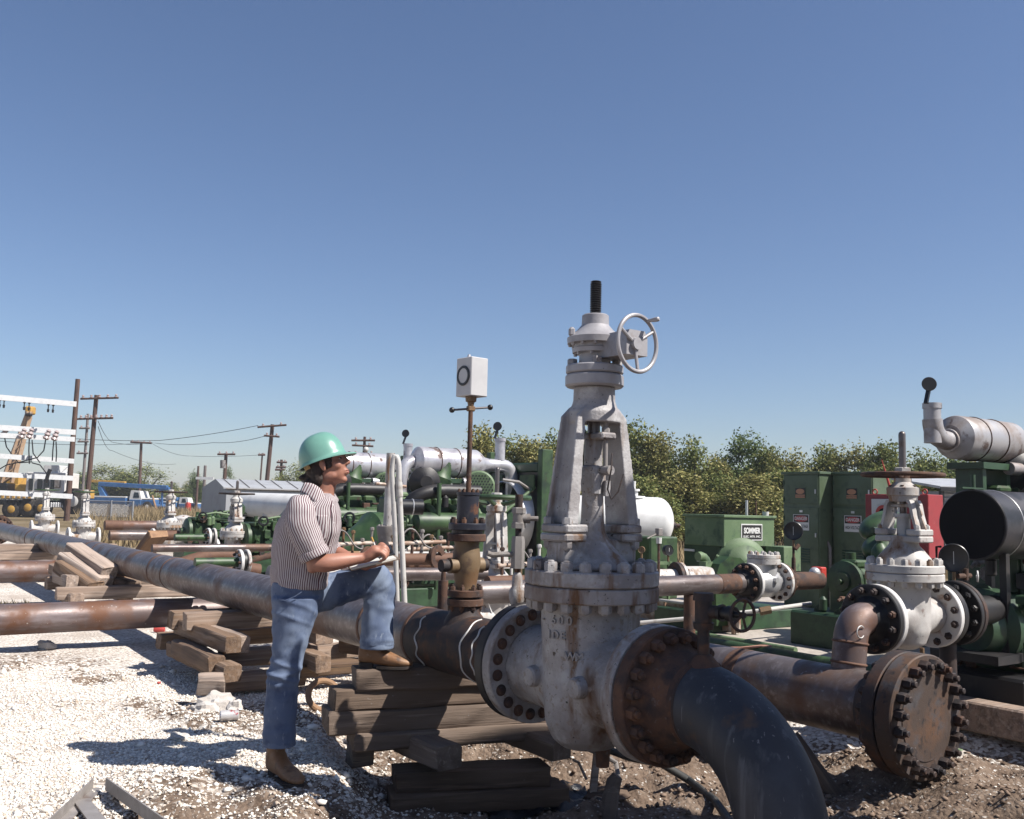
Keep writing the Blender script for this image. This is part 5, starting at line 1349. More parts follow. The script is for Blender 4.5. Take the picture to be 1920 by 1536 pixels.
for c, L, lb in ((P(396, 1232, 6.95), 1.0, 'short cross timber with sunlit square end in the middle stack'), (P(414, 1249, 6.82), 1.35, 'long low cross timber with sunlit end in the middle stack'), (P(598, 1230, 7.05), .8, 'cross timber right of the standing leg, lower layer')):
    timber(c - TW * L, TW, L, .13, .12, Wg, lb, G2)
timber(P(420, 1268, 6.95), VV, .62, .14, .12, Wg, 'bottom timber of the middle stack left of the jeans leg', G2)
timber(P(565, 1248, 7.15), VV, .8, .16, .09, 'wood_brown', 'bottom timber lying in gravel right of the jeans leg', G2)
timber(P(636, 1196, 7.7), Vector((.9, -.42, 0)), .6, .12, .12, Wg, 'leftover timber behind the raised leg', G2)
timber(P(372, 1270, 6.62), Vector((.95, .3, .0)), .17, .14, .12, Wg, 'chunk of timber behind the white rocks', G2, roll=.25)

G3 = 'timber blocks in the far stack'
timber(P(108, 1102, 10.5), VV, 2.1, .15, .14, Wg, 'long front timber of the far stack above the cross pipe', G3)
timber(P(90, 1082, 11.3), VV, 1.6, .15, .15, Wg, 'rear base timber of the far stack', G3)
for px, py, Y, L in ((117, 1066, 11.1, .9), (122, 1080, 10.7, .8), (132, 1114, 10.45, .8), (222, 1106, 10.9, .8), (238, 1090, 11.2, .9)):
    c = P(px, py, Y)
    timber(c - TW * L, TW, L, .15, .13, Wg, {117: 'upper cross timber at the left of the far stack', 122: 'lower cross timber with pale end at the left of the far stack', 132: 'cross timber under the front of the far stack', 222: 'cross timber under the right part of the far stack', 238: 'cross timber at the right end of the far stack'}[px], G3)
for k, (a, b_, m, lb) in enumerate(((P(124, 1018, 11.3), P(192, 1064, 10.9), Wg, 'uppermost leaning board propped against the pipeline'), (P(110, 1036, 11.1), P(182, 1084, 10.8), Wg, 'middle leaning board propped against the pipeline'), (P(104, 1050, 11.0), P(166, 1092, 10.7), Wg, 'lowest leaning board propped against the pipeline'), (P(170, 1040, 11.9), P(192, 1054, 11.5), 'wood_orange', 'short orange wood wedge under the pipeline'))):
    timber(a, b_ - a, (b_ - a).length, .22 if k < 3 else .1, .15 if k < 3 else .06, m, lb, 'leaning boards')
timber(P(252, 1030, 12.9), P(276, 998, 12.7) - P(252, 1030, 12.9), .42, .3, .10, 'wood_orange', 'pale tan board leaning on the far side of the pipeline', 'leaning boards')
timber(P(218, 1074, 11.7), VV + ZZ * .35, .3, .12, .1, 'wood_orange', 'tilted orange wedge in the far stack', 'leaning boards')
timber(P(-60, 1021, 15.0), VV, 2.2, .2, .17, Wg, 'upper long timber at the left edge under the pipeline end', 'timbers at the left edge')
timber(P(-60, 1036, 14.8), VV, 2.4, .2, .13, Wg, 'lower long timber at the left edge under the pipeline end', 'timbers at the left edge')

# ------------------------------------------------------------------ cross pipes on the left
def run(px0, py0, Y0, L, r, m, name, label, d=VV, bands=(), z=None):
    p = P(px0, py0, Y0)
    if z is not None: p.z = z
    t = thing(name, label, 'pipe', (p.x, p.y, p.z - r), math.atan2(d.y, d.x))
    part(t, 'pipe_wall', m, lambda b: b.tube([(x, 0, r) for x in np.linspace(0, L, 14)], r, 36), 50)
    for s_, w, mm in bands:
        part(t, 'weld_band', mm, lambda b: b.lathe((s_, 0, r), (1, 0, 0), [(0, r - .001), (.002, r + .0025), (w, r + .0025), (w + .002, r - .001)], 36, False))
    return t
run(-90, 1166, 8.35, 3.9, .135, 'red_pipe', 'cross_pipe', 'glossy brown pipe crossing under the pipeline in the left foreground', bands=((3.3, .02, 'weld_rust'),))
run(-120, 1074, 11.7, 1.75, .135, 'red_pipe', 'cross_pipe', 'brown pipe length behind it, its end in the shade of the far stack')
run(285, 1028, 11.0, 3.2, .046, 'mill_pipe', 'branch_pipe', 'thin grey branch pipe running behind the pipeline to the man\'s back')
run(205, 1004, 14.6, 2.9, .075, 'mill_pipe', 'branch_pipe', 'scaly branch pipe with a rusty bend behind the pipeline', bands=((.75, .3, 'weld_rust'),))
run(196, 985, 17.0, 2.4, .085, 'red_pipe', 'branch_pipe', 'pale branch pipe joining the two left white valves', bands=((.0, .3, 'weld_rust'),))
run(640, 1049, 9.9, 1.55, .085, 'valve_white', 'branch_pipe', 'white branch pipe just behind the clipboard and hoop', d=Vector((.93, .36, 0)))
run(640, 1077, 8.2, 1.3, .055, 'mill_pipe', 'branch_pipe', 'dull grey branch pipe below the white one behind the hoop', d=Vector((.93, .36, 0)))
run(505, 1082, 8.4, .8, .10, 'valve_white', 'branch_pipe', 'short whitewashed pipe seen over the pipeline behind the man\'s back')
for px, py, Y, r, lb in ((408, 1037, 12.0, .075, 'left'), (440, 1062, 9.6, .07, 'right')):
    p = P(px, py, Y)
    t = thing('pipe_bend', 'rust-brown bend dipping behind the pipeline, %s one of the two' % lb, 'pipe bend', tuple(p - ZZ * .1), TH)
    part(t, 'pipe_wall', 'weld_rust', lambda b: b.tube(arc((-.5, 0, -.05), (-.1, 0, .12), (.25, 0, .05), 10), r, 20))
# flanged joint peeping over the pipeline
for px, py, Y, lb in ((455, 1054, 9.2, 'pair of pale flanges on a joint just above the pipeline left of the man'), (395, 1008, 12.3, 'rusty flange pair with dark bolts left of the tall stemmed valve')):
    p = P(px, py, Y)
    t = thing('flange_joint', lb, 'flange', tuple(p - ZZ * .12), TH)
    for x, m in ((-.05, 'flange_white'), (.02, 'valve_white')):
        part(t, 'flange', m, lambda b: b.ring((x, 0, .12), (1, 0, 0), .05, .12, .03, 32))
    part(t, 'gasket', 'cable', lambda b: b.ring((-.018, 0, .12), (1, 0, 0), .05, .10, .036, 24))
    part(t, 'pipe_wall', 'green', lambda b: b.cyl((-.45, 0, .12), (.0, 0, .12), .045, .045, 18))
    bolt_circle(t, (-.05, 0, .12), (-1, 0, 0), .095, 8, .016, .02, 'rust', .006, one=True)

# ------------------------------------------------------------------ white valves along the left branch lines
for px, py, Y, k, yh, wr, st, wm, lb in (
        (440, 1008, 12.9, .98, .62, .225, .16, 'dark_rust', 'white gate valve with dark flat wheel and brown stem beside the silver tank'),
        (317, 990, 15.7, .98, .62, .245, .16, 'dark_rust', 'white gate valve with dark wheel in front of the blue trucks'),
        (157, 988, 17.6, .98, .78, .215, .02, 'green', 'white gate valve with green wheel right of the brown pole'),
        (84, 975, 20.5, .98, .78, .235, .02, 'green', 'white gate valve with green wheel left of the brown pole'),
        (927, 1106, 9.6, 1.22, 1.18, .325, .28, 'green', 'white gate valve with big dark green handwheel behind the rusty riser')):
    zf = P(px, py, Y)
    gate_valve((zf.x, zf.y, zf.z - .17 * k - .19 * k + .0), TH, lb, k, detail=1, yh=yh, wheel_r=wr, stem=st, wheel_m=wm, wheel_spokes=5, group='white gate valves on the branch lines', wt=.026 if px == 927 else None, dish=.07 if px == 927 else .01)
t = thing('gate_valve', 'low white valve body half hidden behind the two stemmed valves', 'valve', tuple(P(345, 972, 17.5) - ZZ * .3))
part(t, 'body', 'valve_white', lambda b: (b.lathe((0, 0, 0), ZZ, [(0, .12), (.2, .12), (.2, .2), (.3, .2), (.33, .14), (.36, .05)], 24), b.cyl((-.25, 0, .1), (.25, 0, .1), .1, .1, 20)))

# ------------------------------------------------------------------ small green pumps of the far sets
def small_pump(px, py, Y, K, lb):
    p = P(px, py, Y)
    t = thing('small_pump', lb, 'pump', (p.x, p.y, p.z - .3 * K), TH, 'small green pumps on the far sets')
    t.scale = (K, K, K)
    part(t, 'end_cover', 'green', lambda b: b.lathe((-.15, 0, .25), (-1, 0, 0), [(0, .21), (.05, .21), (.07, .17), (.09, .06), (.14, .05)], 24))
    part(t, 'casing', 'green', lambda b: b.box((.1, 0, .22), (.5, .36, .42), 0, None, .05))
    part(t, 'cover_plate', 'green', lambda b: b.box((.15, 0, .45), (.56, .42, .05), 0, None, .01))
    for x in (0, .14, .28, .42, .56):
        part(t, 'valve_cap', 'green', lambda b: (b.hexa((x, -.1, .46), ZZ, .045, .05, .02), b.cyl((x, .1, .46), (x, .1, .56), .03, .03, 8)))
    part(t, 'air_dome', 'green', lambda b: b.lathe((.66, .06, .4), ZZ, [(0, .09), (.1, .09), (.18, .13), (.26, .13), (.31, .09), (.34, .03)], 18))
    part(t, 'tie_bar', 'green_pale', lambda b: b.tube([(-.1, -.2, .5), (.2, -.24, .56), (.6, -.24, .5)], .018, 8))
    part(t, 'tap_wheel', 'black_paint', lambda b: b.torus((-.02, -.26, .5), (-.4, -.9, 0), .06, .014, 16, 6))
    part(t, 'fluid_end', 'green', lambda b: b.box((.62, 0, .2), (.5, .4, .4), 0, None, .04))
    part(t, 'suction_flange', 'dark_rust', lambda b: b.ring((-.12, -.25, .05), (0, -1, 0), .06, .13, .04, 24))
    part(t, 'discharge_pipe', 'rust', lambda b: b.tube([(-.2, -.25, -.05), (.1, -.26, .02), (.5, -.26, -.04)], .055, 14))
    part(t, 'base', 'green_dark', lambda b: b.box((.3, 0, -.1), (1.2, .6, .2)))
    clutter(t, -.1, .85, -.2, .05, .45, 14, int(px), ('green', 'green_dark', 'rust', 'green_pale'))
small_pump(372, 990, 15.2, .95, 'small green pump between the two stemmed white valves')
small_pump(405, 983, 17.2, .95, 'small green pump with domed top in front of the grey metal building')
small_pump(483, 1003, 13.0, .95, 'small green pump right behind the man\'s back below the silver tank')
small_pump(640, 1000, 12.2, 1.0, 'small green pump in front of the man\'s chest')

# silver tank behind the man
p0, p1 = P(453, 946, 17.6), P(668, 955, 15.9)
t = thing('silver_tank', 'long white silver horizontal tank passing behind the man\'s shoulder', 'tank', tuple(p0 - ZZ * .25))
d = p1 - p0
part(t, 'shell', 'tank_white', lambda b: b.lathe((0, 0, .25), d, [(-.04, .06), (-.03, .17), (0, .215), (.02, .22), (d.length - .02, .225), (d.length, .215), (d.length + .03, .17), (d.length + .04, .05)], 44))
part(t, 'saddle', 'white_paint', lambda b: (b.box(d * .25 + Vector((0, 0, 0)), (.08, .4, .4)), b.box(d * .75 + Vector((0, 0, 0)), (.08, .4, .4))))
part(t, 'seam', 'grey_iron', lambda b: b.torus(d * .86 + ZZ * .25, d, .2245, .004, 36, 6))

# ------------------------------------------------------------------ chart recorder on its riser (stands on the main line)
rp = P(862, 1100, 5.25); sR = (Vector((rp.x, rp.y, 0)) - VC).dot(UU)
rb = at_main(sR, PIPE_Z + PIPE_R)
ZB = rb.z
rv = thing('relief_valve', 'rusty brown relief valve with bolted flanges and dark blue cylinder standing on the pipeline', 'valve', tuple(rb), TH)
part(rv, 'saddle', 'dark_rust', lambda b: b.lathe((0, 0, -.05), ZZ, [(0, .12), (.04, .10), (.06, .085), (.1, .08)], 28))
part(rv, 'lower_flange', 'rust', lambda b: b.disc((0, 0, .05), ZZ, .098, .038, 32))
part(rv, 'lower_flange', 'rust', lambda b: b.disc((0, 0, .098), ZZ, .098, .038, 32))
bolt_circle(rv, (0, 0, .136), ZZ, .08, 8, .014, .02, 'rust', .01)
bolt_circle(rv, (0, 0, .05), -ZZ, .08, 8, .014, .02, 'rust', .01)
bd = part(rv, 'body', 'brass_rust', lambda b: (b.lathe((0, 0, .13), ZZ, [(0, .06), (.03, .058), (.09, .068), (.15, .078), (.2, .074), (.24, .066), (.27, .07)], 32), b.cyl((-.11, 0, .265), (.10, 0, .265), .042, .042, 20)), 60)
for x in (-.14, .11):
    part(rv, 'side_boss', 'dark_rust', lambda b: b.cyl((x - .02, 0, .265), (x + .02, 0, .265), .034, .034, 16))
part(rv, 'upper_flange', 'rust', lambda b: b.disc((0, 0, .395), ZZ, .103, .04, 36))
part(rv, 'upper_flange', 'blue_paint', lambda b: b.disc((0, 0, .455), ZZ, .103, .038, 36))
part(rv, 'spacer', 'black_steel', lambda b: b.cyl((0, 0, .43), (0, 0, .46), .085, .085, 24))
bolt_circle(rv, (0, 0, .493), ZZ, .084, 8, .015, .022, 'rust', .01)
part(rv, 'cylinder', 'blue_paint', lambda b: b.lathe((0, 0, .49), ZZ, [(0, .06), (.15, .06), (.155, .064), (.17, .064)], 32))
bolt_circle(rv, (0, 0, .66), ZZ, .05, 6, .009, .014, 'rust', .006)
rec = thing('chart_recorder', 'grey chart recorder box with round window on a tall brown rod', 'recorder', tuple(rb + ZZ * .655), TH)
part(rec, 'rod', 'rust', lambda b: b.cyl((0, 0, 0), (0, 0, .47), .0145, .0125, 14))
part(rec, 'collar', 'brass_rust', lambda b: (b.box((0, 0, .465), (.045, .03, .03), 0, None, .005), b.lathe((0, 0, .48), ZZ, [(0, .016), (.02, .02), (.025, .03), (.05, .032)], 16)))
hdv = Vector((.95, -.3, .12)).normalized()
hdl = part(rec, 'handle_bar', 'stem_steel', lambda b: b.cyl(Vector((0, 0, .465)) - hdv * .105, Vector((0, 0, .465)) + hdv * .11, .006, .006, 8))
for s_ in (-.107, .112):
    part(hdl, 'ball_knob', 'black_paint', lambda b: b.ball(Vector((0, 0, .465)) + hdv * s_, .016, 16, 10))
bxo = part(rec, 'case', 'box_grey', lambda b: b.box((.012, .015, .64), (.118, .135, .215), .1, None, .004))
part(rec, 'window_ring', 'black_paint', lambda b: b.ring((-.0475, .009, .645), (-.995, -.0998, 0), .042, .056, .006, 36, .002))
part(rec, 'window_glass', 'box_grey', lambda b: b.disc((-.0475, .009, .645), (-.995, -.0998, 0), .042, .003, 30, .001))
part(rec, 'cap_screw', 'alu', lambda b: b.cyl((-.02, .0, .746), (-.02, .0, .765), .012, .008, 10))

# grey needle valve stack beside it
np_ = at_main(.58, PIPE_Z + PIPE_R)
ns = thing('needle_stack', 'grey gauge stack of hexagon fittings beside the relief valve on the pipeline', 'fitting', tuple(np_ - ZZ * .02), TH)
part(ns, 'lower_nipple', 'grey_iron', lambda b: b.cyl((0, 0, 0), (0, 0, .1), .018, .018, 12))
part(ns, 'gate_body', 'valve_silver', lambda b: b.lathe((0, 0, .09), ZZ, [(0, .022), (.03, .03), (.06, .04), (.10, .04), (.12, .028), (.17, .026), (.19, .016)], 16))
part(ns, 'upper_nipple', 'dark_rust', lambda b: b.cyl((0, 0, .26), (0, 0, .66), .016, .016, 12))
part(ns, 'long_hexagon', 'grey_iron', lambda b: b.hexa((0, 0, .30), ZZ, .034, .16))
part(ns, 'tee_body', 'grey_iron', lambda b: (b.hexa((0, 0, .50), ZZ, .036, .03), b.cyl((0, 0, .52), (0, 0, .58), .03, .03, 14), b.hexa((0, 0, .575), ZZ, .036, .03), b.cyl((0, 0, .55), (.05, -.03, .55), .024, .024, 12), b.cyl((.05, -.03, .55), (.085, -.05, .55), .013, .013, 10)))
part(ns, 'top_plug', 'rust', lambda b: b.cyl((0, 0, .6), (0, 0, .67), .02, .02, 12))
part(ns, 'side_tap', 'grey_iron', lambda b: b.tube([(0, 0, .37), (-.07, .03, .37), (-.12, .05, .365), (-.15, .055, .375)], .014, 10))
part(ns, 'bonnet', 'rust', lambda b: b.cyl((0, 0, .17), (.07, -.05, .17), .02, .018, 12))
handwheel(ns, (.085, -.06, .17), (.8, -.6, 0), .042, .006, 4, 'rust', .012)

# ------------------------------------------------------------------ white hoop of pipe behind the main line
hb = P(750, 1120, 7.4)
hp = thing('vent_hoop', 'tall white plastic pipe bent into a narrow hoop behind the raised knee', 'pipe', tuple(hb))
q0, q1, q2, q3, q4 = [P(*a) - hb for a in ((746, 1165, 7.4), (741, 990, 7.4), (735, 885, 7.4), (748, 900, 7.4), (760, 1165, 7.4))]
tp = P(743, 856, 7.4) - hb
part(hp, 'pipe_wall', 'white_pvc', lambda b: b.tube([q0, q1, q2] + arc(q2, q2.lerp(q3, .1) + (tp - q2.lerp(q3, .5)) * 1.0, tp, 5)[1:] + arc(tp, q3 + (tp - q2.lerp(q3, .5)) * 1.0, q3, 5)[1:] + [q4], .0215, 14))
part(hp, 'coupling', 'white_pvc', lambda b: b.cyl(q3 + Vector((0, 0, -.02)), q3.lerp(q4, .12), .027, .027, 14))
cn = P(727, 1010, 9.4)
cf = thing('filter_pot', 'grey cast filter pot with silver pipe rising from it behind the writing hand', 'filter', tuple(cn - ZZ * .15), TH)
part(cf, 'pot', 'grey_iron', lambda b: b.lathe((0, 0, 0), ZZ, [(-.05, .05), (0, .065), (.18, .10), (.24, .112), (.27, .112), (.275, .09)], 28))
bolt_circle(cf, (0, 0, .27), ZZ, .09, 10, .012, .016, 'grey_iron', 0, one=True)
part(cf, 'riser', 'valve_white', lambda b: b.cyl((0, 0, .27), (0, 0, .98), .05, .042, 22))
part(cf, 'hose_drum', 'black_paint', lambda b: b.lathe((.05, -.02, .46), (1, -.3, 0), [(0, .075), (.28, .075)], 24))
part(cf, 'hose_clamp', 'alu', lambda b: b.torus((.09, -.03, .46), (1, -.3, 0), .077, .006, 24, 6))
part(cf, 'hose_clamp', 'alu', lambda b: b.torus((.22, -.07, .46), (1, -.3, 0), .077, .006, 24, 6))
part(cf, 'cross_bar', 'hydro_pipe', lambda b: b.cyl((-.15, 0, .68), (.18, 0, .66), .015, .015, 8))
# low clutter of fittings between hoop and relief valve
for i, (px, py, Y, lb) in enumerate(((782, 1020, 8.9, 'cluster of brass and rusty fittings right of the white hoop'), (815, 1030, 9.3, 'second cluster of rusty fittings left of the relief valve'), (652, 1022, 9.2, 'rusty fittings cluster in front of the man\'s forearm'), (985, 1060, 8.6, 'rusty flanged fitting left of the big valve bonnet'))):
    p = P(px, py, Y)
    t = thing('fittings', lb, 'fitting', tuple(p), TH)
    r_ = random.Random(i + 3)
    part(t, 'manifold_bar', 'hydro_pipe', lambda b: b.cyl((-.3, 0, .0), (.3, 0, .02), .02, .02, 10))
    for k in range(6):
        x = -.25 + k * .1
        h_ = .05 + r_.random() * .14
        part(t, 'nipple', r_.choice(['rust', 'brass_rust', 'white_pvc', 'grey_iron']), lambda b: (b.cyl((x, 0, -.08), (x, 0, h_), .014, .014, 8), b.hexa((x, 0, h_ - .03), ZZ, .022, .025)))
    part(t, 'tubing', 'grey_iron', lambda b: b.tube(arc((-.2, -.03, .02), (-.12, -.06, .24), (.0, -.05, .06), 9) + arc((.0, -.05, .06), (.08, -.05, -.08), (.22, -.04, -.02), 7)[1:], .008, 6))
    part(t, 'flange', 'rust', lambda b: b.ring((.18, -.04, -.12), (.4, -.9, 0), .05, .11, .03, 24))
    part(t, 'lower_pipe', 'weld_rust', lambda b: b.cyl((-.4, 0, -.14), (.4, 0, -.14), .055, .055, 16))
ss = thing('vertical_post', 'short rusty post with cap and two bolts left of the relief valve', 'post', tuple(P(830, 1125, 6.6)), TH)
part(ss, 'post', 'rust', lambda b: b.cyl((0, 0, -.1), (0, 0, .13), .035, .035, 16))
part(ss, 'cap', 'rust', lambda b: b.cyl((0, 0, .13), (0, 0, .19), .018, .015, 10))
ub = thing('u_bolt', 'pair of square bolt ends beside the relief valve foot', 'bolt', tuple(at_main(1.05, PIPE_Z + PIPE_R)), TH)
for x in (-.06, .02):
    part(ub, 'bolt_end', 'rust', lambda b: b.hexa((x, .04, -.01), (.0, -.8, .6), .024, .04))

# ------------------------------------------------------------------ loose things on the ground
def rock(px, py, Y, size, seed, lb, flat=.6, m='rock_white', z=None):
    p = P(px, py, Y)
    z = hz(p.x, p.y) if z is None else z
    b = MB().ball((0, 0, 0), 1.0, 16, 10)
    vs = []
    for v in b.v:
        q = Vector(v)
        k = 1 + .55 * noise.noise(q * 1.3 + Vector((seed, seed * 2, 0))) + .2 * noise.noise(q * 3.1 + Vector((seed, 0, seed)))
        vs.append((q.x * k * size[0], q.y * k * size[1], q.z * k * size[2] * (1 if q.z > 0 else .5)))
    b.v = vs
    o = b.build('rock', m, None, 22, label=lb, cat='rock', group='rocks on the gravel', loc=(p.x, p.y, z + size[2] * .3))
    return o
rock(408, 1296, 6.55, (.14, .10, .09), 3, 'large pale rock at the foot of the middle stack')
rock(384, 1302, 6.4, (.10, .08, .05), 11, 'flat pale rock left of the large one')
rock(442, 1296, 6.4, (.055, .05, .045), 7, 'small pale rock right of the large one')
rock(88, 1202, 8.9, (.085, .07, .07), 5, 'pale rock below the glossy cross pipe at left')
rock(338, 1356, 5.75, (.06, .05, .03), 9, 'tan stone in the head of the man\'s shadow')
rock(1140, 1440, 5.6, (.12, .09, .05), 15, 'dirt lump under the big valve', m='wood_mud')
def loose(name, lb, cat, p, fn, m, rz=0.0, **k):
    return part(None, name, m, fn, label=lb, cat=cat, loc=tuple(p), rz=rz, **k)
pc = G(429, 1362)
loose('drink_can', 'crushed white and red drink can lying on the gravel', 'can', Vector((pc.x, pc.y, hz(pc.x, pc.y) + .035)), lambda b: b.lathe((-.06, 0, 0), (1, .25, 0), [(0, .024), (.008, .031), (.05, .033), (.08, .029), (.11, .032), (.115, .026)], 20), 'can_white', .1)
for px, py, lb in ((298, 1283, 'small red scrap on the white gravel'), (401, 1318, 'tiny red scrap in front of the pale rocks')):
    q = G(px, py)
    loose('red_scrap', lb, 'scrap', Vector((q.x, q.y, hz(q.x, q.y) + .012)), lambda b: b.box((0, 0, 0), (.028, .03, .012), .4, None, .004), 'red_scrap')
q = G(297, 1187)
loose('crushed_can', 'crushed red can under the glossy cross pipe', 'can', Vector((q.x, q.y, hz(q.x, q.y) + .03)), lambda b: b.lathe((-.05, 0, 0), (1, .1, 0), [(0, .02), (.05, .035), (.11, .025)], 14), 'red_scrap')
# steel angles at the lower left
ag = G(180, 1500)
def angle_bar(a, c, w, t_):
    a, c = Vector(a), Vector(c)
    d = (c - a).normalized(); s_ = Vector((-d.y, d.x, 0))
    def f(b):
        b.add([a, a + s_ * w, a + s_ * w + ZZ * t_, a + s_ * t_ + ZZ * t_, a + s_ * t_ + ZZ * w, a + ZZ * w, c, c + s_ * w, c + s_ * w + ZZ * t_, c + s_ * t_ + ZZ * t_, c + s_ * t_ + ZZ * w, c + ZZ * w],
              [(0, 1, 2, 3, 4, 5), (11, 10, 9, 8, 7, 6)] + [(i, i + 6, (i + 1) % 6 + 6, (i + 1) % 6) for i in range(6)])
    return f
def gz(px, py, dz=0.01):
    q = G(px, py); return Vector((q.x, q.y, hz(q.x, q.y) + dz))
loose('steel_angle', 'bare steel angle bar lying crosswise at the lower left corner', 'steel bar', (0, 0, 0), angle_bar(gz(172, 1484), gz(60, 1590), .05, .006), 'angle_steel')
loose('steel_channel', 'long steel channel bar running out of the lower left corner', 'steel bar', (0, 0, 0), lambda b: (angle_bar(gz(196, 1492, .02), gz(330, 1600, .02), .055, .007)(b)), 'angle_steel')
loose('steel_channel', 'second steel bar with a slotted end beside the channel', 'steel bar', (0, 0, 0), lambda b: (angle_bar(gz(164, 1508, .03), gz(215, 1580, .03), -.06, .007)(b)), 'angle_steel')
# tyre ring by the stack
tq = gz(606, 1328, .03)
loose('rope_coil', 'ring of old tan hose leaning in the gravel beside the near stack', 'hose', tq, lambda b: b.torus((0, 0, .05), (.35, -.75, .55), .105, .022, 32, 10), 'wood_orange')
# hoses, stakes, plastic in the pit
def pit(px, py, dz=.0):
    p = G(px, py, -.28)
    for _ in range(3):
        p = G(px, py, hz(p.x, p.y) + dz)
    return p
loose('hose', 'dark hose snaking over the dirt below the elbow flange', 'hose', (0, 0, 0), lambda b: b.tube([pit(1040, 1370, .03), pit(1110, 1395, .03), pit(1180, 1420, .03), pit(1240, 1432, .04), pit(1290, 1462, .03), pit(1340, 1500, .03), pit(1372, 1545, .02)], .022, 10), 'hose_dark')
loose('hose', 'bent grey hose end hooked over a stake under the valve', 'hose', (0, 0, 0), lambda b: b.tube([pit(1040, 1385, .03), pit(1090, 1400, .06), pit(1130, 1415, .10), pit(1155, 1430, .10), pit(1160, 1462, .05), pit(1158, 1490, .0)], .014, 8), 'grey_iron')
sk = pit(1112, 1468)
loose('wooden_stake', 'grey pointed wooden stake driven into the dirt under the valve', 'stake', sk, lambda b: b.add([(-.02, -.012, -.05), (.02, -.012, -.05), (.055, .0, .30), (.02, .0, .31), (-.02, .012, -.05), (.02, .012, -.05), (.055, .024, .30), (.02, .024, .31)], [(0, 1, 2, 3), (7, 6, 5, 4), (0, 4, 5, 1), (1, 5, 6, 2), (2, 6, 7, 3), (3, 7, 4, 0)]), 'wood_grey', .2)
loose('stick', 'thin crooked stick leaning beside the stake', 'stick', (0, 0, 0), lambda b: b.tube([pit(1100, 1462, .0), pit(1085, 1430, .05), pit(1075, 1425, .08)], .008, 6), 'wood_grey')
sk = pit(1140, 1530)
loose('wooden_stump', 'dark broken wood stump standing at the bottom edge', 'stump', sk, lambda b: b.tube([(0, 0, -.05), (.01, .01, .08), (.03, .02, .17), (.05, .02, .2)], .04, 9, True, [.05, .045, .04, .03]), 'wood_mud')
bl = pit(1305, 1410)
loose('wood_block', 'pale wood block supporting the line behind the elbow', 'block', (bl.x, bl.y, hz(bl.x, bl.y)), lambda b: b.box((0, 0, .06), (.085, .085, .17), .5, None, .006), 'wood_orange')
pr = pit(1500, 1420)
o = timber(P(1490, 1378, 5.9), Vector((.5, -.35, -.75)), .42, .1, .06, 'wood_brown', 'slanting prop board under the rusty header pipe', 'loose wood scraps')
def sheet(b):
    n = 22
    vs, fs = [], []
    for i in range(n):
        for j in range(n):
            u_, v_ = i / (n - 1) - .5, j / (n - 1) - .5
            z = .09 * abs(noise.noise(Vector((u_ * 4, v_ * 4, 3)))) + .05 * noise.noise(Vector((u_ * 9, v_ * 9, 8))) + .16 * max(0, 1 - 3.2 * math.hypot(u_ - .05, v_ - .1))
            vs.append((u_ * .62 + .05 * noise.noise(Vector((u_ * 5, v_ * 5, 1))), v_ * .5 + .05 * noise.noise(Vector((u_ * 5, v_ * 5, 5))), z))
    fs = [(i * n + j, (i + 1) * n + j, (i + 1) * n + j + 1, i * n + j + 1) for i in range(n - 1) for j in range(n - 1)]
    b.add(vs, fs)
ps = pit(1010, 1505)
loose('plastic_sheet', 'crumpled black plastic sheet lying at the foot of the near stack', 'plastic sheet', (ps.x, ps.y, hz(ps.x, ps.y) + .03), sheet, 'plastic_black', .2, ang=60)
# torn paper behind the relief valve
q = at_main(.95, PIPE_Z + PIPE_R + .0)
loose('torn_paper', 'scrap of torn white paper lying on the pipeline beside the relief valve', 'paper', (q.x + .06, q.y + .16, q.z + .0), lambda b: b.add([(0, 0, .06), (.03, .0, -.02), (.10, .01, -.05), (.16, .02, .0), (.13, .03, -.045), (.05, .01, -.045)], [(0, 1, 5), (1, 2, 4, 5), (2, 3, 4)]), 'white_paint')
# dry weeds by the second cross pipe
def tuft(px, py, Y, n, h, lb, spread=.25):
    p = P(px, py, Y); z = hz(p.x, p.y)
    r_ = random.Random(int(px))
    def f(b):
        for _ in range(n):
            a = r_.random() * 6.28; d = r_.random() * spread; l = h * (.4 + r_.random()); w = .006
            x, y = d * math.cos(a), d * math.sin(a) * .6
            tx, ty = x + (r_.random() - .5) * l * 1.3, y + (r_.random() - .5) * l * .8
            b.add([(x - w, y, 0), (x + w, y, 0), (x + (tx - x) * .55 + w * .8, y + (ty - y) * .5, l * .7), (tx, ty, l)], [(0, 1, 2), (0, 2, 3)])
    return part(None, 'dry_weeds', 'dry_grass', f, 0, label=lb, cat='weeds', kind='stuff', loc=(p.x, p.y, z))
tuft(18, 1095, 10.9, 260, .16, 'tuft of dry straw below the pipe at the left edge', .35)
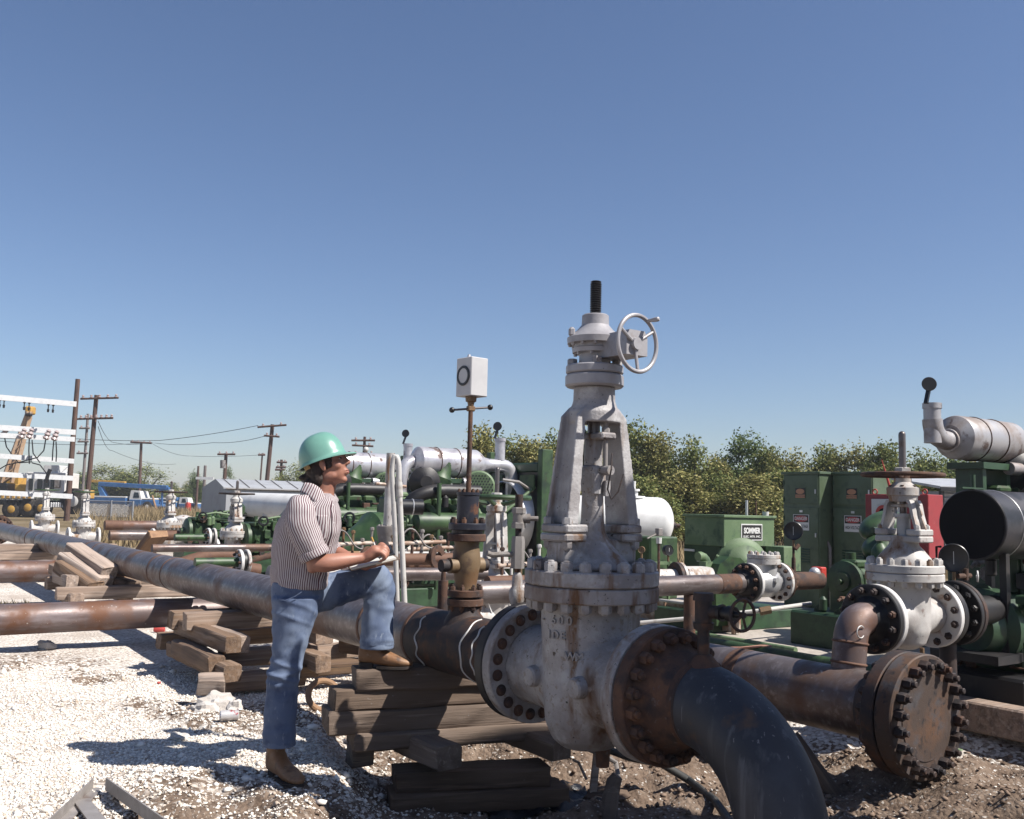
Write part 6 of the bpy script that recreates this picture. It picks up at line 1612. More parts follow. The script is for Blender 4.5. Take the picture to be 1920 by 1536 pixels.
# ------------------------------------------------------------------ trees
def leaf_mat(name, stops):
    m = bpy.data.materials.new(name); m.use_nodes = True
    nt = m.node_tree; b = nt.nodes['Principled BSDF']; b.inputs['Roughness'].default_value = .7; b.inputs['Specular IOR Level'].default_value = .2
    g = nt.nodes.new('ShaderNodeNewGeometry'); r = nt.nodes.new('ShaderNodeValToRGB')
    nt.links.new(g.outputs['Random Per Island'], r.inputs[0])
    e = r.color_ramp.elements
    e[0].position, e[0].color = stops[0][0], (*stops[0][1], 1); e[1].position, e[1].color = stops[-1][0], (*stops[-1][1], 1)
    for p, c in stops[1:-1]:
        q = e.new(p); q.color = (*c, 1)
    nt.links.new(r.outputs[0], b.inputs['Base Color'])
    tr = nt.nodes.new('ShaderNodeBsdfTranslucent'); nt.links.new(r.outputs[0], tr.inputs[0])
    mx = nt.nodes.new('ShaderNodeMixShader'); mx.inputs[0].default_value = .22
    nt.links.new(b.outputs[0], mx.inputs[1]); nt.links.new(tr.outputs[0], mx.inputs[2])
    nt.links.new(mx.outputs[0], nt.nodes['Material Output'].inputs[0])
    MATS[name] = m
leaf_mat('leaf_olive', [(0, (0.056, 0.076, 0.023)), (.4, (0.123, 0.152, 0.048)), (.75, (0.202, 0.220, 0.071)), (1, (0.302, 0.281, 0.103))])
leaf_mat('leaf_brown', [(0, (0.084, 0.088, 0.030)), (.4, (0.168, 0.171, 0.057)), (.75, (0.263, 0.244, 0.086)), (1, (0.370, 0.317, 0.138))])
leaf_mat('leaf_green', [(0, (0.047, 0.076, 0.025)), (.5, (0.101, 0.146, 0.052)), (1, (0.190, 0.226, 0.081))])
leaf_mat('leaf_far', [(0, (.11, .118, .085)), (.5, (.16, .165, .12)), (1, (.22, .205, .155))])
def crown_mesh(name, seed, n, H, W, leaf, base=.25, lobes=9, sparse=.0):
    r = np.random.default_rng(seed)
    # lobes: offset clumps stacked up the tree
    L = []
    for i in range(lobes):
        t = r.random() ** .8
        z = H * (base + (1 - base) * t * .9)
        rad = W * .5 * (1.05 - .75 * abs(t - .35))
        a = r.random() * 6.283
        d = rad * (.25 + .6 * r.random())
        L.append((d * math.cos(a), d * math.sin(a), z, W * (.16 + .14 * r.random()) * (1.1 - .45 * t)))
    L.append((0, 0, H * .90, W * .15))
    L = np.array(L)
    w = L[:, 3] ** 2; k = r.choice(len(L), n, p=w / w.sum())
    d = r.normal(size=(n, 3)); d /= np.linalg.norm(d, axis=1)[:, None]
    rr = r.random(n) ** .5
    c = L[k, :3] + d * (L[k, 3] * rr)[:, None] * np.array([1, 1, .9])
    # twig-end tufts: pull leaves to small centres
    tw = r.normal(size=(n, 3)) * .02
    nT = max(n // 14, 1)
    ti = r.integers(0, nT, n); tc = c[:nT]
    pull = .78
    c = c * (1 - pull) + tc[ti] * pull + tw + r.normal(size=(n, 3)) * leaf * 1.3
    c[:, 2] = np.maximum(c[:, 2], .05)
    a = r.normal(size=(n, 3)); a /= np.linalg.norm(a, axis=1)[:, None]
    b = r.normal(size=(n, 3)); b -= a * (a * b).sum(1)[:, None]; b /= np.linalg.norm(b, axis=1)[:, None]
    s = leaf * (.55 + .8 * r.random(n))[:, None]
    v = np.stack([c - a * s, c + b * s * .5, c + a * s, c - b * s * .5], 1).reshape(-1, 3)
    f = np.arange(n * 4).reshape(-1, 4)
    return np_mesh(name, v, f, False), L
CROWNS = {}
def tree(px, ytop, Y, W, kind, leafm, label, group, n=14000, leaf=.062, base=.12, name='tree', H=None):
    p = P(px, ytop, Y)
    z0 = hz(p.x, p.y) if Y < 60 else hz(p.x, p.y)
    H = (p.z - z0) * 1.03
    key = (kind, leafm, n, leaf)
    if key not in CROWNS:
        CROWNS[key] = crown_mesh('crown', kind * 7 + 3, n, 1.0 * 4.4, 3.0, leaf, base, 9 + kind % 4)
    me, L = CROWNS[key]
    t = thing(name, label, 'tree', (p.x, p.y, z0), random.random() * 6.28, group)
    sx, sz = W * 1.18 / 3.0, H / 4.4
    t.scale = (sx, sx, sz)
    c = link('crown', me, leafm, t)
    def trunk(b):
        b.tube([(0, 0, -.1), (.04, .02, .6), (.0, .06, 1.4), (.05, .05, 2.6)], .09, 8, True, [.11, .09, .07, .03])
    part(t, 'trunk', 'bark', trunk)
    for q in L[:6]:
        part(t, 'limb', 'bark', lambda b: b.tube([(.02, .03, .5 + .2 * random.random()), (q[0] * .4, q[1] * .4, q[2] * .55), (q[0] * .9, q[1] * .9, q[2] * .95)], .04, 6, True, [.05, .035, .012]))
    return t
GT = 'scrub trees behind the pump pad'
row = [(905, 792, 33, 2.7, 0, 'leaf_brown', 'tallest brownish tree right above the green radiator'), (950, 808, 33.5, 2.7, 1, 'leaf_olive', 'olive tree just right of the brownish one by the radiator'),
       (996, 814, 33, 2.8, 2, 'leaf_brown', 'rusty olive tree left of the big valve yoke'), (1040, 800, 35, 2.9, 3, 'leaf_olive', 'dark olive tree half behind the left yoke arm'),
       (1112, 800, 36, 2.6, 0, 'leaf_olive', 'tree seen through the window of the big valve yoke'), (1180, 780, 34, 2.8, 1, 'leaf_olive', 'tall tree right beside the big valve yoke'),
       (1232, 800, 33, 2.6, 2, 'leaf_brown', 'brownish tree above the white tank end'), (1292, 812, 32.5, 2.3, 3, 'leaf_olive', 'rounded olive tree behind the motor hood, left'),
       (1335, 850, 33, 2.0, 0, 'leaf_brown', 'low brown tree in the dip of the tree line'), (1392, 802, 36, 2.6, 1, 'leaf_green', 'dark green pointed tree above the SOMMER hood'),
       (1440, 828, 34, 2.0, 2, 'leaf_olive', 'small tree left of the danger cabinets'), (1492, 836, 33, 2.4, 3, 'leaf_brown', 'yellowish tree above the left danger cabinet'),
       (1545, 828, 35, 2.6, 0, 'leaf_olive', 'tree between the two danger cabinets'), (1605, 826, 34, 2.6, 1, 'leaf_brown', 'tree above the right danger cabinet'),
       (1660, 820, 33, 2.4, 2, 'leaf_olive', 'tree just left of the bare white valve stem'), (1722, 836, 34, 2.6, 3, 'leaf_olive', 'tree right of the bare white valve stem'),
       (1782, 848, 35, 2.6, 0, 'leaf_green', 'dark tree under the rusty muffler elbow'), (1845, 862, 33, 2.6, 1, 'leaf_brown', 'yellowish tree under the rusty muffler'), (1910, 858, 34, 2.8, 2, 'leaf_olive', 'last tree of the line at the right edge'),
       (765, 858, 38, 2.0, 3, 'leaf_olive', 'small tree peeping between the two white mufflers'), (722, 872, 40, 1.8, 0, 'leaf_brown', 'low bush left of the rear muffler stack')]
for px, yt, Y, W, k, lm, lb in row:
    tree(px, yt, Y, W, k, lm, lb, GT)
for i, px in enumerate((925, 1015, 1090, 1205, 1265, 1360, 1418, 1470, 1575, 1640, 1690, 1755, 1820, 1880)):
    tree(px, 868 + (i * 13) % 22, 29.5 + (i % 3) * .7, 2.7, (i * 3) % 4, ['leaf_brown', 'leaf_olive'][i % 2], 'low thicket bush in front of the tree line, %s from the left' % ['first', 'second', 'third', 'fourth', 'fifth', 'sixth', 'seventh', 'eighth', 'ninth', 'tenth', 'eleventh', 'twelfth', 'thirteenth', 'fourteenth'][i], 'low thicket in front of the trees', name='bush')
# far hedge closing the view behind the row
def far_wood(name, px0, px1, Y, yt, n, leaf, lm, lb, seed):
    r = np.random.default_rng(seed)
    a, b = P(px0, yt, Y), P(px1, yt, Y)
    x = r.uniform(a.x, b.x, n); top = a.z * (.62 + .55 * fbm(x, x * 0 + seed, .35, seed, 3))
    z = top * r.random(n) ** .55
    y = Y + r.normal(size=n) * Y * .02
    c = np.stack([x, y, z + height(x, y)], 1)
    q = r.normal(size=(n, 3)); q /= np.linalg.norm(q, axis=1)[:, None]
    w = r.normal(size=(n, 3)); w -= q * (q * w).sum(1)[:, None]; w /= np.linalg.norm(w, axis=1)[:, None]
    s = leaf * (.5 + r.random(n))[:, None]
    v = np.stack([c - q * s, c + w * s * .6, c + q * s, c - w * s * .6], 1).reshape(-1, 3)
    return link(name, np_mesh(name, v, np.arange(n * 4).reshape(-1, 4), False), lm, label=lb, cat='wood', kind='stuff')
far_wood('far_thicket', 860, 2150, 41, 852, 60000, .075, 'leaf_olive', 'dense scrub closing the gaps behind the row of trees', 4)
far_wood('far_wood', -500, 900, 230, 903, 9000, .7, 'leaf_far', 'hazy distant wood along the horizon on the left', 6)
GL = 'trees beyond the trucks'
for px, yt, Y, W, k, lm, lb in ((150, 882, 118, 5.5, 0, 'leaf_green', 'small dark tree between the brown pole and the grey pole'), (196, 866, 120, 8.0, 1, 'leaf_olive', 'broad tree right of the dark power pole'), (232, 880, 122, 6.0, 2, 'leaf_olive', 'lower tree between the two broad trees'), (268, 864, 120, 8.5, 3, 'leaf_olive', 'broad tree behind the blue boom truck pole'), (322, 902, 125, 5.0, 0, 'leaf_olive', 'low tree behind the white and blue truck'), (362, 898, 110, 5.0, 1, 'leaf_brown', 'scrubby tree left of the grey building'), (366, 880, 100, 2.6, 2, 'leaf_green', 'thin dark tree between the two short posts'), (556, 858, 75, 3.6, 3, 'leaf_olive', 'tall tree behind the back of the helmet'), (430, 868, 80, 1.4, 1, 'leaf_green', 'wisp of foliage beside the transformer pole')):
    tree(px, yt, Y, W, k, lm, lb, GL, 11000, .05, .1)
# ------------------------------------------------------------------ dry field
def grass(name, n, xr, yr, h, lb, seed):
    r = np.random.default_rng(seed)
    y = r.uniform(*yr, n); x = r.uniform(0, 1, n) * 0
    lo = (xr[0] - 960) / 1800 * y; hi = (xr[1] - 960) / 1800 * y
    x = lo + (hi - lo) * r.random(n)
    z = height(x, y); hh = h * (.5 + r.random(n)); w = .02 + .02 * r.random(n)
    dx = r.normal(size=n) * .25 * hh; dy = r.normal(size=n) * .2 * hh
    a = r.random(n) * 3.14
    v = np.stack([np.stack([x - w * np.cos(a), y - w * np.sin(a), z], 1), np.stack([x + w * np.cos(a), y + w * np.sin(a), z], 1), np.stack([x + dx, y + dy, z + hh], 1)], 1).reshape(-1, 3)
    return link(name, np_mesh(name, v, np.arange(n * 3).reshape(-1, 3), False), 'grass_blade', label=lb, cat='grass', kind='stuff')
stone_mat('grass_blade', (.11, .085, .045), (.25, .19, .11))
grass('dry_grass', 15000, (160, 620), (27, 90), .55, 'tall dry grass filling the field behind the pipes', 3)
grass('weeds', 5000, (860, 1960), (22, 32), .5, 'dry weeds along the foot of the tree line', 5)

# ------------------------------------------------------------------ power poles and wires
def upole(top, bot, Y, r, m, label, arms=(), extras=None, cat='power pole'):
    a, b = P(*top, Y), P(*bot, Y)
    k = (a.z - hz(b.x, b.y) + .3) / (a.z - b.z)
    base = a + (b - a) * k
    t = thing('power_pole', label, cat, tuple(base), 0, 'power poles')
    part(t, 'shaft', m, lambda q: q.cyl((0, 0, 0), a - base, r, r * .78, 10))
    for ay, x0, x1, tilt, nins in arms:
        l, rr = P(x0, ay + tilt, Y - r * 1.3) - base, P(x1, ay - tilt, Y - r * 1.3) - base
        am = part(t, 'crossarm', m, lambda q: q.tube([l, rr], .07 * Y / 60, 6))
        for i in range(nins):
            w = l.lerp(rr, (i + .3) / (nins - .4)) if nins > 1 else l.lerp(rr, .5)
            part(am, 'insulator', 'insulator', lambda q: q.lathe(w + ZZ * .02, ZZ, [(0, .05), (.06, .10), (.12, .05), (.16, .09), (.22, .05)], 8))
    if extras: extras(t, base)
    return t
POLE = {}
upole((146, 711), (125, 972), 55, .165, 'pole_wood', 'thick brown pole carrying the white beams of the substation')
upole((181, 741), (164, 930), 62, .17, 'pole_wood', 'tall dark power pole with two crowded crossarms', ((747, 151, 222, 1, 5), (785, 139, 212, 1, 8)))
upole((165, 776), (156, 905), 84, .14, 'pole_grey', 'slim grey pole with short brackets left of the dark pole', ((803, 149, 168, 0, 2), (828, 146, 166, 0, 2), (850, 144, 165, 0, 2)))
upole((265, 829), (260, 950), 98, .17, 'pole_wood', 'lone brown pole standing in front of the blue boom truck', ((830, 245, 284, -1, 4),))
upole((511, 796), (500, 908), 72, .18, 'pole_wood', 'brown power pole with two crossarms left of the helmet', ((799, 483, 537, 2, 2), (818, 495, 524, -1, 2)))
upole((424, 850), (421, 900), 78, .17, 'pole_wood', 'dark pole with a grey transformer above the grey building', ((852, 408, 441, 0, 3),), lambda t, b: part(t, 'transformer', 'grey_iron', lambda q: q.cyl(P(418, 878, 77.6) - b, P(418, 863, 77.6) - b, .22, .22, 12)))
upole((492, 850), (488, 905), 115, .12, 'pole_wood', 'thin pole between the transformer pole and the tall one', ((853, 484, 497, 0, 2),))
upole((528, 862), (526, 906), 90, .16, 'pole_wood', 'pole with stacked short arms just left of the helmet', ((867, 519, 538, 0, 2), (876, 518, 536, 0, 2), (881, 516, 534, 0, 3)))
upole((684, 819), (681, 880), 70, .13, 'pole_wood', 'pole with three arms and a pale lamp right of the helmet', ((826, 659, 703, 0, 2), (836, 660, 700, -1, 2), (852, 658, 705, 0, 2)), lambda t, b: part(t, 'lamp_globe', 'white_pvc', lambda q: q.ball(P(686, 843, 69) - b, .2, 14, 10)))
upole((372, 874), (368, 945), 95, .13, 'pole_wood', 'short brown post left of the grey building')
upole((385, 873), (383, 905), 88, .16, 'pole_grey', 'short grey post beside the brown one')
def wire(pts, lb, r=.018):
    a = [P(*p) for p in pts]
    path = []
    for i in range(len(a) - 1):
        sag = (a[i + 1] - a[i]).length * .012
        path += [a[i].lerp(a[i + 1], t) - ZZ * sag * 4 * t * (1 - t) for t in np.linspace(0, 1, 12)[:(None if i == len(a) - 2 else -1)]]
    part(None, 'power_wire', 'cable', lambda b: b.tube(path, r, 4, False), label=lb, cat='wire', group='overhead wires')
wire([(-40, 820, 70), (146, 823, 72), (300, 826, 74), (484, 798, 72)], 'upper overhead wire running left from the brown power pole', .02)
wire([(-40, 824, 72), (284, 830, 98), (400, 830, 85), (496, 818, 72)], 'lower overhead wire running left from the brown power pole', .02)
wire([(184, 790, 62), (215, 830, 90), (262, 833, 98)], 'slack wire between the dark pole and the lone brown pole', .02)
wire([(184, 800, 62), (210, 845, 95), (330, 870, 140)], 'slack wire falling right from the dark pole', .02)
wire([(284, 831, 98), (350, 855, 120), (490, 853, 115)], 'thin wire from the lone brown pole to the thin far pole', .02)
# ------------------------------------------------------------------ substation beams
sb = thing('substation_frame', 'row of white horizontal beams with insulators and black cables fixed to the brown pole', 'substation', tuple(P(60, 960, 54).xy) + (0.0,))
so = Vector(sb.location)
for i, (yl, yr) in enumerate(((744, 758), (802, 811), (817, 824), (855, 865), (890, 897), (925, 931))):
    a, b_ = P(-60, yl - 4, 51.5) - so, P(143 - i * 1.5, yr, 54.7) - so
    d = b_ - a
    M = Matrix((d.normalized(), ZZ.cross(d).normalized(), d.normalized().cross(ZZ.cross(d).normalized()))).transposed()
    h_ = .30 if i in (0, 1) else .27
    part(sb, 'beam', 'white_timber', lambda b: b.box((a + b_) / 2, (d.length, .1, h_), 0, M))
for px, py in ((0, 749), (8, 750), (46, 754), (55, 755), (91, 758), (100, 759)):
    part(sb, 'hanging_insulator', 'black_paint', lambda b: b.lathe(P(px, py, 53) - so, -ZZ, [(0, .05), (.04, .09), (.08, .03), (.25, .03), (.3, .07), (.45, .05)], 8))
for px, py in ((8, 808), (41, 813), (55, 813), (87, 815), (102, 817)):
    part(sb, 'bushing', 'insulator', lambda b: b.lathe(P(px - 2, py + 9, 52.8) - so, Vector((.35, 0, 1)), [(0, .12), (.1, .19), (.2, .12), (.3, .17), (.42, .1), (.5, .14), (.58, .05)], 10))
for pts in (((8, 818), (12, 838), (24, 855), (35, 868), (60, 866)), ((55, 818), (54, 845), (55, 870)), ((60, 825), (62, 850), (75, 868)), ((86, 822), (82, 845), (70, 858), (40, 866), (12, 872), (-10, 885)), ((101, 825), (99, 845), (98, 864)), ((105, 828), (106, 850), (105, 866)), ((60, 868), (75, 872), (85, 885), (92, 893))):
    part(sb, 'cable', 'cable', lambda b: b.tube([P(x, y, 52.9) - so for x, y in pts], .035, 5))
part(sb, 'cable_clamp', 'black_paint', lambda b: b.tube([P(86, 905, 52.9) - so, P(90, 890, 52.9) - so, P(94, 880, 52.9) - so], .1, 6))

# ------------------------------------------------------------------ yellow crane on its carrier
cr = thing('truck_crane', 'yellow truck crane with tan lattice boom and white cab on a dark carrier', 'crane', tuple(P(60, 960, 64).xy) + (0.0,))
co = Vector(cr.location)
def cp(px, py, Y=64.0):
    return P(px, py, Y) - co
def slab(px0, px1, py0, py1, m, name, Y=64.0, dpt=2.2):
    a, b_ = cp(px0, py0, Y), cp(px1, py1, Y)
    return part(cr, name, m, lambda b: b.box(((a.x + b_.x) / 2, a.y + dpt / 2, (a.z + b_.z) / 2), (abs(b_.x - a.x), dpt, abs(a.z - b_.z)), 0, None, .04))
bm = [cp(16, 905), cp(56, 772)]
for dx, Y in ((-8, 63.6), (4, 63.6), (-6, 64.6), (6, 64.6)):
    part(cr, 'boom_chord', 'tan_boom', lambda b: b.tube([cp(16 + dx * 1.6, 905, Y), cp(56 + dx * .5, 772, Y)], .12, 6))
for i in range(9):
    t0, t1 = i / 9, (i + 1) / 9
    q = lambda t, dx, Y=63.6: cp(16 + dx * 1.6 + (40 - dx * 1.1) * t, 905 - 133 * t, Y)
    part(cr, 'boom_lacing', 'tan_boom', lambda b: (b.tube([q(t0, -8), q(t1, 4)], .07, 5), b.tube([q(t1, -8, 64.6), q(t0, 6, 64.6)], .07, 5)))
part(cr, 'boom_plate', 'tan_boom', lambda b: b.tube([cp(20, 895, 64.1), cp(54, 782, 64.1)], .22, 6))
part(cr, 'boom_head', 'yellow_paint', lambda b: b.box(cp(57, 770), (.5, .6, .55), 0, None, .08))
part(cr, 'hook_block', 'black_paint', lambda b: b.box(cp(54, 778, 63.4), (.4, .3, .2), 0, None, .05))
slab(-30, 34, 890, 918, 'yellow_paint', 'engine_house'); slab(28, 58, 908, 928, 'yellow_paint', 'deck_house', 63.2); slab(-30, 12, 905, 928, 'black_paint', 'winch_recess', 63.0)
slab(50, 118, 885, 932, 'white_paint', 'cab', 62.8); slab(82, 108, 872, 888, 'white_paint', 'cab_roof_box', 63.0)
for px0, px1 in ((54, 60), (70, 77), (82, 90), (95, 99)):
    slab(px0, px1, 896, 920, 'glass_dark', 'window', 62.7, .2)
slab(102, 112, 892, 915, 'grey_iron', 'window_panel', 62.7, .2)
slab(118, 150, 918, 935, 'yellow_paint', 'counterweight', 63.5)
slab(-30, 60, 924, 936, 'white_timber', 'striped_guard', 62.5, .3)
for i in range(9):
    slab(-28 + i * 10, -23 + i * 10, 924, 935, 'yellow_paint', 'guard_stripe', 62.45, .06)
slab(-40, 140, 936, 950, 'black_paint', 'carrier_bed', 63.0)
for i in range(6):
    slab(94 + i * 4.4, 97 + i * 4.4, 942, 952, 'white_timber', 'bumper_stripe', 62.6, .1)
for px, py, r in ((51, 952, .62), (76, 953, .60), (136, 940, .85), (20, 955, .6)):
    w = part(cr, 'wheel', 'tyre', lambda b: b.lathe(cp(px, py, 62.6), (0, 1, 0), [(0, r * .8), (.05, r), (.45, r), (.5, r * .8)], 24))
    part(w, 'rim', 'yellow_paint' if py > 945 else 'white_paint', lambda b: b.lathe(cp(px, py, 62.56), (0, 1, 0), [(0, r * .25), (.06, r * .5), (.1, r * .55)], 18))
# ------------------------------------------------------------------ blue trucks
def truck(px, Y, s, lb, boom=True):
    base = P(px, 957, Y)
    t = thing('boom_truck' if boom else 'pickup_truck', lb, 'truck', (base.x, base.y, hz(base.x, base.y)), R(-6))
    t.scale = (s, s, s)
    B, Wm = 'truck_blue', 'white_paint'
    part(t, 'bed', B, lambda b: b.box((-2.6, 0, .95), (5.0, 2.2, .6), 0, None, .05))
    part(t, 'bed_top', Wm, lambda b: b.box((-2.6, 0, 1.32), (5.0, 2.2, .14), 0, None, .03))
    part(t, 'hood', B, lambda b: b.box((2.0, 0, .85), (1.5, 1.8, .55), 0, None, .08))
    part(t, 'hood_top', Wm, lambda b: b.box((1.95, 0, 1.2), (1.5, 1.75, .18), 0, None, .07))
    part(t, 'lower_cab', B, lambda b: b.box((.75, 0, .85), (1.2, 1.9, .55), 0, None, .04))
    part(t, 'cab', Wm, lambda b: b.add([(.15, -.92, 1.1), (1.4, -.92, 1.1), (1.12, -.85, 1.95), (.25, -.85, 2.0), (.15, .92, 1.1), (1.4, .92, 1.1), (1.12, .85, 1.95), (.25, .85, 2.0)], [(0, 1, 2, 3), (7, 6, 5, 4), (0, 4, 5, 1), (1, 5, 6, 2), (2, 6, 7, 3), (3, 7, 4, 0)]))
    part(t, 'side_window', 'glass_dark', lambda b: b.add([(.55, -.93, 1.3), (1.18, -.93, 1.3), (1.02, -.895, 1.8), (.6, -.895, 1.82)], [(0, 1, 2, 3)]))
    part(t, 'bumper', B, lambda b: b.box((2.85, 0, .6), (.15, 2.0, .25), 0, None, .04))
    for x in (2.0, -2.6, -4.0):
        w = part(t, 'wheel', 'tyre', lambda b: b.lathe((x, -1.0, .48), (0, 1, 0), [(0, .36), (.03, .48), (.25, .48), (.28, .36)], 20))
        part(w, 'rim', Wm, lambda b: b.lathe((x, -1.02, .48), (0, 1, 0), [(0, .12), (.04, .26), (.08, .28)], 14))
    if boom:
        part(t, 'boom_pedestal', B, lambda b: b.add([(-3.2, -.3, 1.4), (-2.6, -.3, 1.4), (-3.2, -.3, 2.3), (-3.5, -.3, 2.3), (-3.2, .3, 1.4), (-2.6, .3, 1.4), (-3.2, .3, 2.3), (-3.5, .3, 2.3)], [(0, 1, 2, 3), (7, 6, 5, 4), (0, 4, 5, 1), (1, 5, 6, 2), (2, 6, 7, 3), (3, 7, 4, 0)]))
        part(t, 'boom', B, lambda b: b.box((.0, 0, 2.45), (7.0, .45, .42), 0, Matrix.Rotation(.03, 3, 'Y'), .04))
        part(t, 'boom_tip', B, lambda b: b.box((3.2, 0, 2.2), (1.0, .4, .3), 0, Matrix.Rotation(-.1, 3, 'Y'), .03))
        part(t, 'boom_section', 'yellow_paint', lambda b: b.box((-2.6, 0, 2.78), (3.6, .36, .26), 0, Matrix.Rotation(.03, 3, 'Y'), .03))
        part(t, 'boom_post', B, lambda b: b.box((3.0, 0, 1.5), (.16, .16, 1.6)))
    else:
        part(t, 'rack', B, lambda b: b.box((-.9, 0, 1.7), (1.6, 1.7, .5), 0, None, .1))
    return t
truck(247, 92, .98, 'blue boom truck with yellow boom section and white cab in the field')
truck(338, 96, .75, 'white and blue truck right of the boom truck, behind a valve stem', False)
truck(303, 98, .7, 'white and blue truck nose left of the same valve stem', False)
o = part(None, 'warning_barrel', 'red_paint', lambda b: b.lathe((0, 0, 0), ZZ, [(0, .3), (.9, .27), (.9, .2), (1.0, .15)], 16), label='orange red barrel beside the right blue truck', cat='barrel', loc=tuple(P(352, 958, 94).xy) + (hz(P(352, 958, 94).x, 94.0),))
o = part(None, 'leaning_plank', 'wood_orange', lambda b: b.tube([P(286, 930, 88), P(294, 958, 87)], .09, 5), label='pale plank leaning in front of the boom truck', cat='plank')
# ------------------------------------------------------------------ grey building and fence
bg = thing('metal_building', 'low grey metal building with pale ribbed roof behind the silver tank', 'building', tuple(P(425, 960, 44).xy) + (0.0,))
bo_ = Vector(bg.location)
q = lambda px, py, Y: P(px, py, Y) - bo_
A, Bq, C = q(380, 907, 46.6), q(404, 898, 45.6), q(425, 914, 44.0)
def gz0(v): return Vector((v.x, v.y, -.1))
A.z = C.z
part(bg, 'gable_wall', 'wall_metal', lambda b: b.add([gz0(A), gz0(C), C, Bq, A], [(0, 1, 2, 3, 4)]))
dv = Vector((6.2, 2.2, 0))
part(bg, 'side_wall', 'roof_metal', lambda b: b.add([gz0(C), gz0(C + dv), C + dv, C], [(0, 1, 2, 3)]))
part(bg, 'roof', 'roof_metal', lambda b: b.add([C + Vector((-.1, -.15, .0)), C + dv + Vector((0, -.15, 0)), Bq + dv, Bq, A + dv, A] + [C + Vector((-.1, -.15, -.06)), C + dv + Vector((0, -.15, -.06))], [(0, 1, 2, 3), (3, 2, 4, 5), (6, 7, 1, 0)]))
part(bg, 'back_wall', 'wall_metal', lambda b: b.add([gz0(A), gz0(A + dv), A + dv, A], [(3, 2, 1, 0)]))
for i in range(9):
    f = dv * (i + .5) / 9
    part(bg, 'roof_seam', 'grey_iron', lambda b: b.tube([C + f + Vector((-.05, -.12, .02)), Bq + f + Vector((0, 0, .02))], .022, 4))
part(bg, 'eave_trim', 'grey_iron', lambda b: b.tube([C + Vector((0, -.12, -.06)), C + dv + Vector((0, -.12, -.06))], .03, 4))
hb_ = MB().box(((P(368, 897, 60) + P(400, 897, 60)) / 2), (1.1, .1, .16)).build('white_sign_beam', 'white_timber', None, label='short white beam between the two posts left of the building roof', cat='beam')
fn = thing('chain_fence', 'short chain link fence panel with pale rails left of the field', 'fence', tuple(P(208, 975, 46).xy) + (0.0,))
fo = Vector(fn.location)
f0, f1 = P(166, 941, 46) - fo, P(250, 941, 45.5) - fo
f0.z = f1.z
H_ = f0.z
for v in (f0, f1, f0.lerp(f1, .52)):
    part(fn, 'post', 'mesh_wire', lambda b: b.cyl(gz0(v), v + ZZ * .04, .045, .045, 8))
for k in (1.0, .40):
    part(fn, 'rail', 'mesh_wire', lambda b: b.cyl(Vector((f0.x, f0.y, H_ * k)), Vector((f1.x, f1.y, H_ * k)), .026, .026, 6))
def links(b):
    L_ = (f1 - f0).length; d = (f1 - f0).normalized()
    n = 34
    for i in range(-12, n + 12):
        for s_ in (-1, 1):
            x0 = i / n * L_; x1 = x0 + s_ * H_ * .9
            z0, z1 = 0.0, H_
            if x0 < 0: z0 += (0 - x0) / (x1 - x0) * H_ if x1 != x0 else 0; x0c = 0
            else: x0c = x0
            if x0 > L_: z0 += (L_ - x0) / (x1 - x0) * H_; x0c = L_
            if x1 < 0: z1 = z0 + (H_ - z0) * (0 - x0c) / (x1 - x0c + 1e-9); x1c = 0
            elif x1 > L_: z1 = z0 + (H_ - z0) * (L_ - x0c) / (x1 - x0c + 1e-9); x1c = L_
            else: x1c = x1
            if abs(x1c - x0c) < .05 or z0 > H_ or z1 > H_ + .01 or x0c < 0 or x0c > L_: continue
            a = Vector((f0.x, f0.y, 0)) + d * x0c + ZZ * z0; c = Vector((f0.x, f0.y, 0)) + d * x1c + ZZ * z1
            b.tube([a, c], .011, 3, False)
part(fn, 'wire_mesh', 'mesh_wire', links, kind='stuff')
# ------------------------------------------------------------------ the man
mat('skin', (0.40, 0.185, 0.125), 0.5, 0.0, [((0.46, 0.21, 0.14), 14, .45, .65), ((0.31, 0.12, 0.08), 9, .55, .72)], (120, .15, .002))
mat('hair_dark', (0.020, 0.010, 0.007), 0.75, 0.0, [((0.045, 0.022, 0.014), 30, .45, .65, (1, 1, .25))], (60, .7, .006, (1, 1, .2)))
mat('helmet_teal', (0.20, 0.42, 0.345), 0.3, 0.0, [((0.17, 0.37, 0.305), 9, .48, .66), ((0.2, 0.45, 0.36), 50, .66, .72)], (200, .04, .001))
mat('denim', (0.115, 0.158, 0.262), 0.85, 0.0, [((0.21, 0.265, 0.37), 5, .42, .62, (1, 1, .55)), ((0.05, 0.08, 0.165), 7, .52, .68), ((0.25, 0.30, 0.39), 60, .6, .72, (1, 1, .3))], (160, .25, .003))
mat('boot_leather', (0.27, 0.13, 0.055), 0.55, 0.0, [((0.33, 0.19, 0.10), 12, .46, .64), ((0.10, 0.05, 0.028), 16, .55, .7), ((0.38, 0.27, 0.18), 30, .62, .72)], (50, .5, .006))
mat('sole_dark', (0.035, 0.026, 0.022), 0.8, 0.0, [((0.10, 0.07, 0.05), 16, .5, .7)], None)
mat('undershirt', (0.75, 0.73, 0.70), 0.8, 0.0, [], None)
mat('paper', (0.80, 0.78, 0.73), 0.7, 0.0, [], None)
mat('eye_white', (0.38, 0.33, 0.31), 0.3, 0.0, [], None)
mat('leather_strap', (0.38, 0.25, 0.10), 0.7, 0.0, [((0.2, 0.12, 0.05), 60, .5, .6, (1, 1, .1))], None)
mat('lip', (0.40, 0.15, 0.12), 0.5, 0.0, [], None)
